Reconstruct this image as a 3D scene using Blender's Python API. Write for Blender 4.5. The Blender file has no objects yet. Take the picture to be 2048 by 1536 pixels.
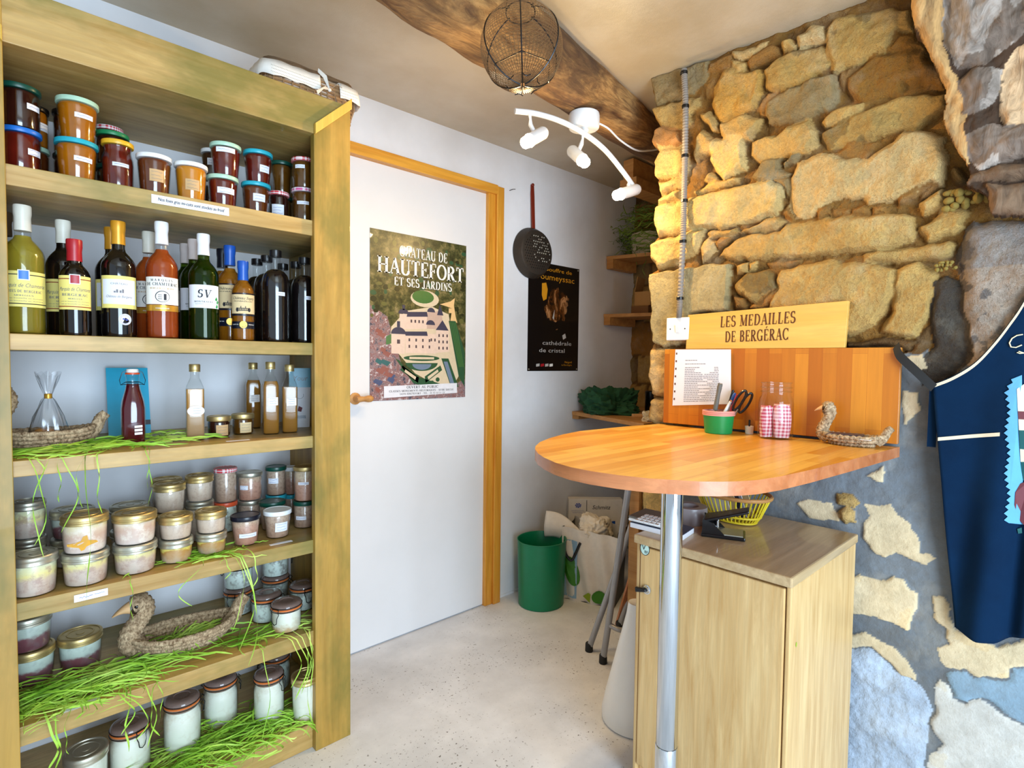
import bpy, bmesh, math, random
import numpy as np
from mathutils import Vector, Matrix
PI = math.pi
random.seed(7); RNG = np.random.default_rng(11)
SC = bpy.context.scene
COL = SC.collection

# ------------------------------------------------------------------ camera, light, exposure
F = 1100.0                                   # focal length in pixels of the 2048 x 1536 frame
CAM = Vector((0, 0, 1.2))
AX = ((0.733215, -0.679901, 0.011406), (0.019209, 0.037477, 0.999113), (0.679726, 0.732345, -0.040538))
cam = bpy.data.cameras.new('camera'); cam.sensor_width = 36.0; cam.lens = F / 2048 * 36; cam.clip_start = .02
co = bpy.data.objects.new('camera', cam); COL.objects.link(co); SC.camera = co
R_, U_, F_ = (Vector(a) for a in AX)
co.matrix_world = Matrix(((R_.x, U_.x, -F_.x, CAM.x), (R_.y, U_.y, -F_.y, CAM.y), (R_.z, U_.z, -F_.z, CAM.z), (0, 0, 0, 1)))

SC.view_settings.view_transform = 'Standard'; SC.view_settings.look = 'None'
SC.view_settings.gamma = 1.0; SC.view_settings.use_curve_mapping = False
SC.view_settings.exposure = 0.22
wd = bpy.data.worlds.new('world'); SC.world = wd; wd.use_nodes = True
wd.node_tree.nodes['Background'].inputs[0].default_value = (.74, .87, 1.0, 1)
wd.node_tree.nodes['Background'].inputs[1].default_value = .62
cy = SC.cycles
cy.max_bounces = 8; cy.transparent_max_bounces = 24; cy.use_denoising = True
cy.caustics_reflective = False; cy.caustics_refractive = False; cy.sample_clamp_indirect = 4.0

def area(name, loc, target, sx, sy, power, color):
    l = bpy.data.lights.new(name, 'AREA'); l.shape = 'RECTANGLE'; l.size = sx; l.size_y = sy; l.energy = power; l.color = color
    o = bpy.data.objects.new(name, l); COL.objects.link(o); o.location = loc
    o.rotation_euler = (Vector(target) - Vector(loc)).to_track_quat('-Z', 'Y').to_euler()
    return o
# daylight through the open shop door behind the camera
area('doorway_daylight', (.1, -1.7, 1.05), (1.1, 1.5, .8), 1.5, 2.0, 122, (.64, .82, 1.0))

def ray(x, y): return R_ * ((x - 1024) / F) - U_ * ((y - 768) / F) + F_
def at(x, y, depth): return CAM + ray(x, y) * depth                     # a photo pixel at a distance along the view axis
def onY(x, y, Y): d = ray(x, y); return CAM + d * (Y / d.y)
def onX(x, y, X): d = ray(x, y); return CAM + d * (X / d.x)
def onZ(x, y, Z): d = ray(x, y); return CAM + d * ((Z - CAM.z) / d.z)
# the stone wall: u runs along it to the right, h out of it into the room
WP = Vector((1.80, .9, 0)); WE = Vector((.0529, -.9986, 0)); WN = Vector((-.9986, -.0529, 0))
def wall(u, h, z): return WP + WE * u + WN * h + Vector((0, 0, z))
def onW(x, y, h=0.0):
    d = ray(x, y); p0 = WP + WN * h
    p = CAM + d * ((p0 - CAM).dot(WN) / d.dot(WN))
    return ((p - WP).dot(WE), p.z)
D = 2.052                                    # the white wall
ZC = 2.25                                    # ceiling
S = {1: 1.612, 2: 1.249, 3: .970, 4: .653, 5: .372, 6: .076}   # shelf tops

# ------------------------------------------------------------------ materials
def s2l(c): return tuple(((x / 12.92) if x <= .04045 else ((x + .055) / 1.055) ** 2.4) for x in c)
def rgb(r, g, b): return s2l((r / 255, g / 255, b / 255))
MATS = {}
class NT:
    def __init__(s, name):
        s.m = bpy.data.materials.new(name); s.m.use_nodes = True; s.t = s.m.node_tree
        s.b = s.t.nodes['Principled BSDF']; s.out = s.t.nodes['Material Output']
        s.tc = s.t.nodes.new('ShaderNodeTexCoord')
    def n(s, t, **k):
        x = s.t.nodes.new(t)
        for a, v in k.items(): setattr(x, a, v)
        return x
    def l(s, a, b): s.t.links.new(a, b)
    def noise(s, scale, detail=4, rough=.6, stretch=None, rot=None, dist=0):
        x = s.n('ShaderNodeTexNoise'); x.inputs['Scale'].default_value = scale; x.inputs['Detail'].default_value = detail
        x.inputs['Roughness'].default_value = rough; x.inputs['Distortion'].default_value = dist
        mp = s.n('ShaderNodeMapping'); s.l(s.tc.outputs['Object'], mp.inputs[0])
        if stretch: mp.inputs['Scale'].default_value = stretch
        if rot: mp.inputs['Rotation'].default_value = rot
        s.l(mp.outputs[0], x.inputs[0]); return x.outputs[0]
    def ramp(s, src, stops, interp='LINEAR'):
        r = s.n('ShaderNodeValToRGB'); r.color_ramp.interpolation = interp; e = r.color_ramp.elements
        while len(e) < len(stops): e.new(.5)
        for i, (p, c) in enumerate(stops):
            e[i].position = p; e[i].color = (c, c, c, 1) if isinstance(c, (int, float)) else (*c[:3], 1)
        s.l(src, r.inputs[0]); return r.outputs[0]
    def mix(s, fac, a, b, mode='MIX'):
        x = s.n('ShaderNodeMix', data_type='RGBA', blend_type=mode)
        for i, v in ((0, fac), (6, a), (7, b)):
            if isinstance(v, bpy.types.NodeSocket): s.l(v, x.inputs[i])
            elif isinstance(v, (int, float)): x.inputs[i].default_value = v
            else: x.inputs[i].default_value = (*v[:3], 1)
        return x.outputs[2]
    def bump(s, src, strength=.3, dist=.002):
        x = s.n('ShaderNodeBump'); x.inputs['Strength'].default_value = strength; x.inputs['Distance'].default_value = dist
        s.l(src, x.inputs['Height'])
        prev = s.b.inputs['Normal']
        if prev.is_linked: s.l(prev.links[0].from_socket, x.inputs['Normal'])
        s.l(x.outputs[0], prev)
    def set(s, rough=None, metal=None, coat=None, trans=None, spec=None):
        for k, v in (('Roughness', rough), ('Metallic', metal), ('Coat Weight', coat), ('Transmission Weight', trans), ('Specular IOR Level', spec)):
            if v is not None: s.b.inputs[k].default_value = v
        return s
    def col(s, c):
        if isinstance(c, bpy.types.NodeSocket): s.l(c, s.b.inputs['Base Color'])
        else: s.b.inputs['Base Color'].default_value = (*c[:3], 1)
        return s

def pm(name, c, rough=.5, metal=0, coat=0, var=.12, scale=30, bump=0, spec=None):
    if name in MATS: return MATS[name]
    t = NT(name); t.set(rough, metal, coat, spec=spec)
    n = t.noise(scale, 3)
    t.col(t.mix(n, tuple(max(0, x * (1 - var)) for x in c), tuple(min(1, x * (1 + var)) for x in c)))
    if bump: t.bump(t.noise(scale * 3, 4), bump, .002)
    MATS[name] = t.m; return t.m

def wood(name, dark, light, grain='x', scale=6, rough=.5, coat=0, patch=None, amount=.5, fine=1.0):
    t = NT(name); t.set(rough, 0, coat)
    st = {'x': (.08, 1, 1), 'y': (1, .08, 1), 'z': (1, 1, .08)}[grain]
    a = t.noise(scale * 6, 6, .65, st, dist=.6); b = t.noise(scale * 30, 4, .6, tuple(v if v == 1 else .03 for v in st))
    c = t.mix(t.ramp(a, [(.35, 0), (.68, 1)]), dark, light)
    c = t.mix(t.ramp(b, [(.4, .55), (.6, 1)]), tuple(x * .72 for x in light), c) if fine else c
    if patch:
        p = t.ramp(t.noise(4.5, 5, .65, tuple(.5 if v != 1 else 1 for v in st)), [(.45, 0), (.62, amount)])
        c = t.mix(p, c, patch)
    t.col(c); t.bump(b, .25, .001)
    MATS[name] = t.m; return t.m

def glassy(name, tint=(1, 1, 1), ior=1.45, rough=.02):
    t = NT(name); t.t.nodes.remove(t.b)
    tr = t.n('ShaderNodeBsdfTransparent'); gl = t.n('ShaderNodeBsdfGlossy'); gl.inputs['Roughness'].default_value = rough
    n = t.noise(14, 2)
    tr_c = t.mix(n, tuple(x * .97 for x in tint), tint); t.l(tr_c, tr.inputs[0])
    lw = t.n('ShaderNodeLayerWeight'); lw.inputs[0].default_value = .5; pw = t.n('ShaderNodeMath', operation='POWER'); t.l(lw.outputs['Facing'], pw.inputs[0]); pw.inputs[1].default_value = 3.2
    fr = t.n('ShaderNodeMath', operation='MULTIPLY_ADD'); t.l(pw.outputs[0], fr.inputs[0]); fr.inputs[1].default_value = .55; fr.inputs[2].default_value = (ior - 1) ** 2 / (ior + 1) ** 2
    mx = t.n('ShaderNodeMixShader'); t.l(fr.outputs[0], mx.inputs[0]); t.l(tr.outputs[0], mx.inputs[1]); t.l(gl.outputs[0], mx.inputs[2])
    t.l(mx.outputs[0], t.out.inputs[0]); MATS[name] = t.m; return t.m

def liquid(name, c, see=.5, tint=None):       # tinted see-through fill
    t = NT(name); t.set(.12, 0, .6)
    t.col(t.mix(t.noise(18, 3), tuple(x * .75 for x in c), c))
    tr = t.n('ShaderNodeBsdfTransparent'); tr.inputs[0].default_value = (*(tint or c), 1)
    mx = t.n('ShaderNodeMixShader'); mx.inputs[0].default_value = see
    t.l(t.b.outputs[0], mx.inputs[1]); t.l(tr.outputs[0], mx.inputs[2]); t.l(mx.outputs[0], t.out.inputs[0])
    MATS[name] = t.m; return t.m

def layered(name, stops, blotch=None, amount=.4, h=.08, scale=60, seed=0.0):   # potted meat: layers by height, with marbling
    t = NT(name); t.set(.28, 0, .5)
    sp = t.n('ShaderNodeSeparateXYZ'); t.l(t.tc.outputs['Object'], sp.inputs[0])
    n = t.noise(22, 4, stretch=(1, 1, 1.6), rot=(seed, seed, 0))
    m = t.n('ShaderNodeMath', operation='MULTIPLY_ADD'); t.l(n, m.inputs[0]); m.inputs[1].default_value = .5; m.inputs[2].default_value = -.25
    d = t.n('ShaderNodeMath', operation='DIVIDE'); t.l(sp.outputs[2], d.inputs[0]); d.inputs[1].default_value = h
    a = t.n('ShaderNodeMath', operation='ADD'); t.l(d.outputs[0], a.inputs[0]); t.l(m.outputs[0], a.inputs[1])
    c = t.ramp(a.outputs[0], stops)
    if blotch:
        b = t.ramp(t.noise(scale, 5, .7, rot=(seed * 2, 0, seed)), [(.48, 0), (.62, amount)])
        c = t.mix(b, c, blotch)
    t.col(c); MATS[name] = t.m; return t.m

M = MATS
GL = glassy('clear_glass', (.97, .985, .98)); glassy('green_glass', (.30, .42, .08)); glassy('cellophane', (.96, .97, .98), 1.9, .16)
shelfw_x = wood('shelf_wood_long', rgb(160, 122, 56), rgb(208, 172, 106), 'x', 4, .5, .1, rgb(112, 106, 40), .75)
shelfw_z = wood('shelf_wood_upright', rgb(150, 112, 36), rgb(196, 154, 70), 'z', 3, .5, .1, rgb(106, 100, 34), .7)
wood('pine_trim', rgb(196, 122, 28), rgb(232, 168, 62), 'z', 5, .4, .15)
wood('pine_trim_flat', rgb(196, 122, 28), rgb(232, 168, 62), 'x', 5, .4, .15)
wood('sign_wood', rgb(224, 168, 70), rgb(238, 190, 98), 'y', 3, .45, .1)
wood('oak_laminate', rgb(196, 152, 92), rgb(230, 194, 136), 'z', 7, .45, .05)
wood('oak_laminate_top', rgb(176, 144, 100), rgb(208, 178, 134), 'x', 6, .3, .3)
wood('niche_plank', rgb(164, 108, 50), rgb(206, 152, 86), 'y', 4, .6)
wood('beak_wood', rgb(214, 164, 108), rgb(232, 188, 136), 'x', 6, .5)
wood('log_wood', rgb(96, 60, 26), rgb(196, 146, 84), 'x', 2.2, .7, 0, rgb(60, 40, 22), .85)
t = NT('log_wood'); t.set(.75)
g1 = t.noise(13, 7, .7, (.22, 1, 1), dist=1.6); g2 = t.noise(60, 5, .65, (.12, 1, 1), dist=.8); g3 = t.noise(3.2, 5, .6, (.8, 1, 1))
c = t.mix(t.ramp(g1, [(.36, 0), (.6, 1)]), rgb(84, 50, 22), rgb(206, 156, 92)); c = t.mix(t.ramp(g2, [(.4, .6), (.56, 0)]), c, rgb(120, 76, 36)); c = t.mix(t.ramp(g3, [(.42, .75), (.58, 0)]), c, rgb(66, 44, 28))
t.col(c); t.bump(g1, .9, .02); t.bump(g2, .5, .006); MATS['log_wood'] = t.m
wood('strip_wood', rgb(204, 160, 58), rgb(232, 192, 88), 'z', 5, .5, .1)
pm('white_lid', rgb(238, 240, 240), .35); pm('mint_lid', rgb(176, 214, 190), .35); pm('turquoise_lid', rgb(40, 170, 190), .35)
pm('dark_green_lid', rgb(10, 70, 56), .35); pm('navy_lid', rgb(18, 22, 36), .3); pm('yellow_lid', rgb(220, 172, 40), .35)
pm('blue_lid', rgb(30, 110, 200), .35); pm('orange_lid', rgb(214, 84, 44), .35); pm('black_lid', rgb(18, 16, 16), .3)
pm('gold_metal', rgb(206, 182, 124), .42, .85); pm('tin_metal', rgb(196, 192, 174), .40, .85); pm('steel_wire', rgb(60, 62, 66), .35, 1)
pm('chrome', rgb(214, 218, 222), .07, 1, var=.02); pm('paper', rgb(232, 234, 240), .7, var=.03); pm('cream_paper', rgb(226, 200, 152), .7, var=.05)
pm('kraft_paper', rgb(204, 166, 116), .7); pm('yellow_label', rgb(240, 224, 128), .6, var=.03); pm('ink', rgb(40, 38, 42), .6); pm('blue_ink', rgb(70, 84, 170), .6)
pm('sepia_ink', rgb(94, 48, 16), .6); pm('grey_ink', rgb(120, 118, 124), .6); pm('gilt', rgb(214, 160, 60), .3, .6); pm('dark_red_ink', rgb(140, 30, 20), .6)
pm('rubber_seal', rgb(226, 122, 56), .55); pm('black_plastic', rgb(14, 14, 16), .25); pm('white_plastic', rgb(236, 236, 234), .3, var=.03)
pm('grey_tube', rgb(158, 158, 160), .35, .3); pm('black_rubber', rgb(20, 20, 20), .7); pm('iron', rgb(66, 58, 50), .5, .5, bump=.3)
pm('bin_green', rgb(0, 118, 76), .38); pm('cup_green', rgb(16, 150, 78), .35); pm('cup_pink', rgb(238, 168, 158), .4); pm('print_white', rgb(244, 240, 232), .5, var=.02)
pm('jam_amber', rgb(168, 96, 10), .12, 0, .6, .3, 30); pm('jam_dark', rgb(46, 16, 10), .12, 0, .6, .4, 40); pm('jam_red', rgb(96, 22, 12), .12, 0, .6, .4, 40)
pm('jam_brown', rgb(98, 44, 12), .12, 0, .6, .4, 35); pm('jam_olive', rgb(92, 56, 14), .12, 0, .6, .4, 35); pm('jam_orange', rgb(204, 128, 20), .12, 0, .6, .2, 25)
pm('red_wine_glass', rgb(12, 9, 9), .06, 0, .8); pm('black_spirit', rgb(22, 16, 16), .1, 0, .8)
pm('straw_dark', rgb(92, 70, 46), .8); pm('eye_black', rgb(14, 12, 12), .2); pm('maroon', rgb(106, 44, 50), .7)
liquid('white_wine', rgb(196, 176, 60), .62, (.86, .80, .36)); liquid('rose_wine', rgb(204, 92, 36), .5, (.82, .40, .16)); liquid('amber_wine', rgb(196, 124, 30), .5, (.8, .55, .18))
liquid('green_wine', rgb(96, 118, 30), .45, (.42, .52, .1)); liquid('cherry_liquor', rgb(92, 10, 26), .12, (.4, .04, .08)); liquid('clear_amber', rgb(176, 120, 44), .3, (.72, .5, .2))
YT, PK, BW, WH = rgb(238, 222, 150), rgb(218, 180, 158), rgb(150, 104, 90), rgb(232, 226, 208)
layered('pate_layered', [(.1, rgb(200, 182, 168)), (.42, rgb(214, 190, 172)), (.6, YT), (.9, rgb(226, 226, 190))], rgb(176, 140, 128), .7, scale=40)
layered('pate_pink', [(.05, rgb(224, 200, 188)), (.5, PK), (.72, rgb(236, 214, 186)), (.95, YT)], rgb(246, 230, 214), .8, scale=34)
layered('pate_yellow', [(.1, rgb(206, 180, 150)), (.38, rgb(190, 140, 70)), (.46, rgb(240, 218, 110)), (.9, rgb(238, 226, 160))], rgb(190, 136, 80), .5, scale=40)
layered('pate_beige', [(.1, rgb(208, 182, 160)), (.8, rgb(226, 206, 186))], rgb(168, 128, 110), .35, scale=90)
layered('rillettes', [(.1, rgb(174, 140, 118)), (.8, rgb(198, 170, 148))], rgb(128, 92, 76), .5, scale=120)
layered('rillettes_pink', [(.1, rgb(190, 138, 116)), (.7, rgb(206, 160, 138)), (.95, rgb(214, 190, 160))], rgb(140, 88, 70), .4, scale=110)
layered('duck_fat_meat', [(.1, rgb(112, 62, 70)), (.4, rgb(132, 80, 86)), (.5, rgb(196, 206, 194)), (.9, rgb(214, 226, 212))], rgb(120, 128, 130), .25, scale=26)
layered('confit', [(.1, rgb(206, 216, 206)), (.8, rgb(216, 228, 216))], rgb(116, 104, 96), .75, scale=34)
layered('cloudy_vinegar', [(.1, rgb(168, 134, 96)), (.52, rgb(182, 146, 104)), (.6, rgb(176, 118, 34)), (1, rgb(190, 134, 50))], h=.15)
layered('confit_white', [(.05, rgb(196, 160, 110)), (.15, rgb(236, 236, 218)), (.9, rgb(240, 240, 226))], rgb(206, 190, 160), .55, h=.15, scale=16)
def checker(name, a, b, scale, soft=True):
    t = NT(name); t.set(.5)
    sp = t.n('ShaderNodeSeparateXYZ'); t.l(t.tc.outputs['Object'], sp.inputs[0]); outs = []
    ad = t.n('ShaderNodeMath', operation='ADD'); t.l(sp.outputs[0], ad.inputs[0]); t.l(sp.outputs[1], ad.inputs[1])
    for s_ in (ad.outputs[0], sp.outputs[2]):
        m = t.n('ShaderNodeMath', operation='MULTIPLY'); t.l(s_, m.inputs[0]); m.inputs[1].default_value = scale
        f = t.n('ShaderNodeMath', operation='FRACT'); t.l(m.outputs[0], f.inputs[0])
        g = t.n('ShaderNodeMath', operation='GREATER_THAN'); t.l(f.outputs[0], g.inputs[0]); g.inputs[1].default_value = .5; outs.append(g.outputs[0])
    h = t.n('ShaderNodeMath', operation='ADD'); t.l(outs[0], h.inputs[0]); t.l(outs[1], h.inputs[1])
    hh = t.n('ShaderNodeMath', operation='MULTIPLY'); t.l(h.outputs[0], hh.inputs[0]); hh.inputs[1].default_value = .5
    t.col(t.ramp(hh.outputs[0], [(0, a), (.5, tuple((x + y) / 2 for x, y in zip(a, b))), (1, b)])); MATS[name] = t.m; return t.m
checker('gingham_red', rgb(244, 236, 236), rgb(206, 30, 44), 130); checker('gingham_pink', rgb(246, 238, 242), rgb(206, 60, 130), 120); checker('gingham_cloth', rgb(240, 214, 220), rgb(190, 50, 84), 95)

def seagrass(name='seagrass'):
    t = NT(name); t.set(.85)
    a = t.noise(160, 4, .7, (1, 1, .5)); b = t.noise(30, 3)
    c = t.mix(t.ramp(a, [(.34, 0), (.62, 1)]), rgb(104, 78, 50), rgb(214, 186, 148)); c = t.mix(t.ramp(b, [(.35, .35), (.6, 0)]), c, rgb(128, 96, 64))
    t.col(c); t.bump(a, .8, .003); MATS[name] = t.m
seagrass()

def butcher(name, plane):
    t = NT(name); t.set(.38, 0, .12)
    sx = t.n('ShaderNodeSeparateXYZ'); t.l(t.tc.outputs['Object'], sx.inputs[0]); mp = t.n('ShaderNodeCombineXYZ')
    t.l(sx.outputs[2 if plane == 'board' else 0], mp.inputs[0]); t.l(sx.outputs[1], mp.inputs[1])
    br = t.n('ShaderNodeTexBrick'); br.offset = .37; br.offset_frequency = 2; t.l(mp.outputs[0], br.inputs[0])
    br.inputs['Scale'].default_value = 1.0; br.inputs['Brick Width'].default_value = .34; br.inputs['Row Height'].default_value = .038
    br.inputs['Mortar Size'].default_value = .0004; br.inputs['Mortar Smooth'].default_value = 0.5; br.inputs['Bias'].default_value = 0
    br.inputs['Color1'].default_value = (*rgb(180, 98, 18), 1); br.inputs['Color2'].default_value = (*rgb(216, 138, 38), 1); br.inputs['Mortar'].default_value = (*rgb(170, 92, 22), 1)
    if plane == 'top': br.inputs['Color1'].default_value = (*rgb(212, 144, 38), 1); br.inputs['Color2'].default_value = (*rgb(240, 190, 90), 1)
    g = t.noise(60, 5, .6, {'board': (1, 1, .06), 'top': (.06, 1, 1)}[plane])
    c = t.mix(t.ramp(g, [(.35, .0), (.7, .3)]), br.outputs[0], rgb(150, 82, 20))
    t.col(c); MATS[name] = t.m
butcher('board_wood', 'board'); butcher('top_wood', 'top')
wood('edge_wood', rgb(170, 92, 44), rgb(206, 132, 84), 'y', 3, .4, .2)

t = NT('plaster'); t.set(.75)
n1 = t.noise(2.2, 5, .6); t.col(t.mix(t.ramp(n1, [(.35, 0), (.7, 1)]), rgb(218, 217, 218), rgb(234, 234, 237))); t.bump(t.noise(60, 5), .12, .002); t.bump(t.noise(4, 3), .15, .01); MATS['plaster'] = t.m
t = NT('door_paint'); t.set(.4); t.col(t.mix(t.noise(3, 5), rgb(214, 213, 213), rgb(230, 229, 230))); t.bump(t.noise(40, 3), .05, .001); MATS['door_paint'] = t.m
t = NT('ceiling_paint'); t.set(.33, spec=.7)
c = t.mix(t.ramp(t.noise(1.6, 5, .6, (1, 1, 1)), [(.4, 0), (.66, 1)]), rgb(180, 162, 132), rgb(204, 192, 172))
t.col(c); t.bump(t.noise(260, 3), .35, .0015); t.bump(t.noise(9, 3), .2, .01); MATS['ceiling_paint'] = t.m
t = NT('concrete'); t.set(.7)
c = t.mix(t.ramp(t.noise(3, 6, .65), [(.35, 0), (.7, 1)]), rgb(200, 202, 206), rgb(230, 232, 236))
v = t.n('ShaderNodeTexVoronoi'); v.inputs['Scale'].default_value = 62; t.l(t.tc.outputs['Object'], v.inputs[0])
sp1 = t.ramp(v.outputs['Distance'], [(.12, 1), (.24, 0)]); dens = t.ramp(t.noise(3.4, 4), [(.46, 0), (.58, .95)])
sp1 = t.ramp(t.noise(95, 3, .6), [(.63, 0), (.665, 1)])
sp = t.n('ShaderNodeMath', operation='MULTIPLY'); t.l(sp1, sp.inputs[0]); t.l(dens, sp.inputs[1])
c = t.mix(sp.outputs[0], c, rgb(84, 78, 74)); c = t.mix(t.ramp(t.noise(120, 2), [(.68, 0), (.74, .6)]), c, rgb(120, 108, 96))
t.col(c); t.bump(t.noise(60, 5), .15, .002); MATS['concrete'] = t.m
t = NT('stonework'); t.set(.9, spec=.2)
at_ = t.n('ShaderNodeAttribute'); at_.attribute_name = 'tint'
n1 = t.noise(28, 6, .7); n2 = t.noise(130, 5, .7); n3 = t.noise(9, 4, .6)
c = t.mix(t.ramp(n1, [(.36, .4), (.62, 0)]), at_.outputs['Color'], t.mix(.55, at_.outputs['Color'], (.14, .10, .05)))
kf = t.n('ShaderNodeMath', operation='MULTIPLY'); t.l(t.ramp(n2, [(.40, .48), (.58, 0)]), kf.inputs[0]); t.l(at_.outputs['Alpha'], kf.inputs[1])
c = t.mix(kf.outputs[0], c, t.mix(.5, at_.outputs['Color'], (.10, .08, .05)))
c = t.mix(t.ramp(n3, [(.5, 0), (.75, .3)]), c, t.mix(.5, at_.outputs['Color'], (.9, .8, .62)))
t.col(c); t.bump(n2, .9, .007); t.bump(n1, .8, .018)
for nd in t.t.nodes:
    if nd.type == 'BUMP':
        ml = t.n('ShaderNodeMath', operation='MULTIPLY'); ml.inputs[1].default_value = nd.inputs['Strength'].default_value; t.l(at_.outputs['Alpha'], ml.inputs[0]); t.l(ml.outputs[0], nd.inputs['Strength'])
MATS['stonework'] = t.m
t = NT('weathered_timber'); t.set(.85, spec=.2)
at_ = t.n('ShaderNodeAttribute'); at_.attribute_name = 'tint'
g = t.noise(30, 6, .7, (1, 1, .22), dist=1.2)
t.col(t.mix(t.ramp(g, [(.36, .75), (.6, 0)]), at_.outputs['Color'], t.mix(.8, at_.outputs['Color'], (.05, .035, .025)))); t.bump(g, .7, .007); MATS['weathered_timber'] = t.m
t = NT('raffia'); t.set(.6)
oi = t.noise(7, 3); t.col(t.ramp(oi, [(.3, rgb(112, 168, 34)), (.48, rgb(156, 204, 60)), (.7, rgb(204, 228, 110))])); t.b.inputs['Subsurface Weight'].default_value = 0; MATS['raffia'] = t.m
t = NT('raffia_dark'); t.set(.6); t.col(t.ramp(t.noise(7, 3), [(.3, rgb(66, 96, 16)), (.6, rgb(118, 146, 40))])); MATS['raffia_dark'] = t.m
t = NT('denim'); t.set(.9, spec=.12); t.col(t.mix(t.noise(6, 4), rgb(2, 22, 44), rgb(6, 42, 74))); t.bump(t.noise(500, 2), .3, .001); MATS['denim'] = t.m
def emis(name, c, s):
    t = NT(name); t.b.inputs['Emission Color'].default_value = (*c, 1); t.b.inputs['Emission Strength'].default_value = s; t.col(t.mix(t.noise(5, 1), c, c)); MATS[name] = t.m
emis('bulb_glow', (1, .74, .38), 150)

# ------------------------------------------------------------------ mesh building
class MB:
    def __init__(s): s.v = []; s.f = []; s.m = []; s.ms = []; s.k = 0
    def mat(s, name):
        if name not in s.ms: s.ms.append(name)
        s.k = s.ms.index(name); return s
    def add(s, vs, fs):
        o = len(s.v); s.v += [tuple(x) for x in vs]
        for f in fs: s.f.append(tuple(i + o for i in f)); s.m.append(s.k)
        return s
    def box(s, a, b, R=None, c=(0, 0, 0)):
        x0, y0, z0 = a; x1, y1, z1 = b
        vs = [Vector(p) for p in ((x0, y0, z0), (x1, y0, z0), (x1, y1, z0), (x0, y1, z0), (x0, y0, z1), (x1, y0, z1), (x1, y1, z1), (x0, y1, z1))]
        if R is not None: vs = [R @ p + Vector(c) for p in vs]
        return s.add(vs, [(3, 2, 1, 0), (4, 5, 6, 7), (0, 1, 5, 4), (1, 2, 6, 5), (2, 3, 7, 6), (3, 0, 4, 7)])
    def hexa(s, b4, t4):                      # two quads, wound alike
        return s.add(list(b4) + list(t4), [(3, 2, 1, 0), (4, 5, 6, 7), (0, 1, 5, 4), (1, 2, 6, 5), (2, 3, 7, 6), (3, 0, 4, 7)])
    def loft(s, prof, n=28, sq=None, cap0=True, cap1=True, tr=None, a0=0.0):
        # prof: (radius, z[, squareness]); squareness 0 circle .. 1 square
        vs = []
        for p in prof:
            r, z = p[0], p[1]; q = p[2] if len(p) > 2 else (sq or 0)
            for i in range(n):
                a = a0 + 2 * PI * i / n; ca, sa = math.cos(a), math.sin(a)
                k = 1.0 if not q else (1 - q) + q / max(abs(ca), abs(sa))
                vs.append((r * k * ca, r * k * sa, z))
        fs = []
        for j in range(len(prof) - 1):
            for i in range(n):
                i2 = (i + 1) % n; fs.append((j * n + i, j * n + i2, (j + 1) * n + i2, (j + 1) * n + i))
        if cap0: fs.append(tuple(range(n))[::-1])
        if cap1: fs.append(tuple(range((len(prof) - 1) * n, len(prof) * n)))
        if tr is not None: vs = [tr @ Vector(p) for p in vs]
        return s.add(vs, fs)
    def tube(s, pts, r, n=8, closed=False, caps=True, mod=None):
        P = [Vector(p) for p in pts]; N = len(P); rr = r if hasattr(r, '__len__') else [r] * N
        vs = []; up = None
        for i in range(N):
            if closed: tg = (P[(i + 1) % N] - P[i - 1])
            else: tg = P[min(i + 1, N - 1)] - P[max(i - 1, 0)]
            tg.normalize()
            if up is None:
                up = Vector((0, 0, 1)) if abs(tg.z) < .9 else Vector((1, 0, 0))
            a = (up - tg * up.dot(tg)).normalized(); b = tg.cross(a); up = a
            for j in range(n):
                t_ = 2 * PI * j / n; q = rr[i] * (mod(i, t_) if mod else 1)
                vs.append(P[i] + a * (q * math.cos(t_)) + b * (q * math.sin(t_)))
        fs = []
        for i in range(N if closed else N - 1):
            i2 = (i + 1) % N
            for j in range(n): j2 = (j + 1) % n; fs.append((i * n + j, i * n + j2, i2 * n + j2, i2 * n + j))
        if not closed and caps: fs += [tuple(range(n))[::-1], tuple(range((N - 1) * n, N * n))]
        return s.add(vs, fs)
    def prism(s, poly, f0, f1):               # poly 2-D (counter-clockwise seen from f1); f0, f1 map (u, v) to 3-D
        n = len(poly); vs = [f0(*p) for p in poly] + [f1(*p) for p in poly]
        return s.add(vs, [tuple(range(n))[::-1], tuple(range(n, 2 * n))] + [(i, (i + 1) % n, n + (i + 1) % n, n + i) for i in range(n)])
    def poly(s, pts): return s.add(pts, [tuple(range(len(pts)))])
    def ball(s, c, r, n=14, m=9, sc=(1, 1, 1)):
        prof = [(r * math.sin(PI * j / m), -r * math.cos(PI * j / m)) for j in range(m + 1)]
        prof[0] = (r * .02, -r); prof[-1] = (r * .02, r)
        return s.loft(prof, n, tr=Matrix.Translation(c) @ Matrix.Diagonal((*sc, 1)))
    def build(s, name, parent=None, smooth=True, sharp=38, loc=None, rz=0, bevel=0):
        me = bpy.data.meshes.new(name); me.from_pydata(s.v, [], s.f)
        for m_ in s.ms: me.materials.append(MATS[m_])
        if len(s.ms) > 1: me.polygons.foreach_set('material_index', s.m)
        if smooth:
            me.polygons.foreach_set('use_smooth', [True] * len(me.polygons)); me.update(); me.set_sharp_from_angle(angle=math.radians(sharp))
        me.update()
        o = bpy.data.objects.new(name, me); COL.objects.link(o)
        if parent: o.parent = parent
        if loc: o.location = loc
        if rz: o.rotation_euler.z = rz
        if bevel:
            b = o.modifiers.new('soft_edges', 'BEVEL'); b.width = bevel; b.segments = 2; b.limit_method = 'ANGLE'
        return o
def tag(o, label, cat, group=None, kind=None):
    o['label'] = label; o['category'] = cat
    if group: o['group'] = group
    if kind: o['kind'] = kind
    return o
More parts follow.
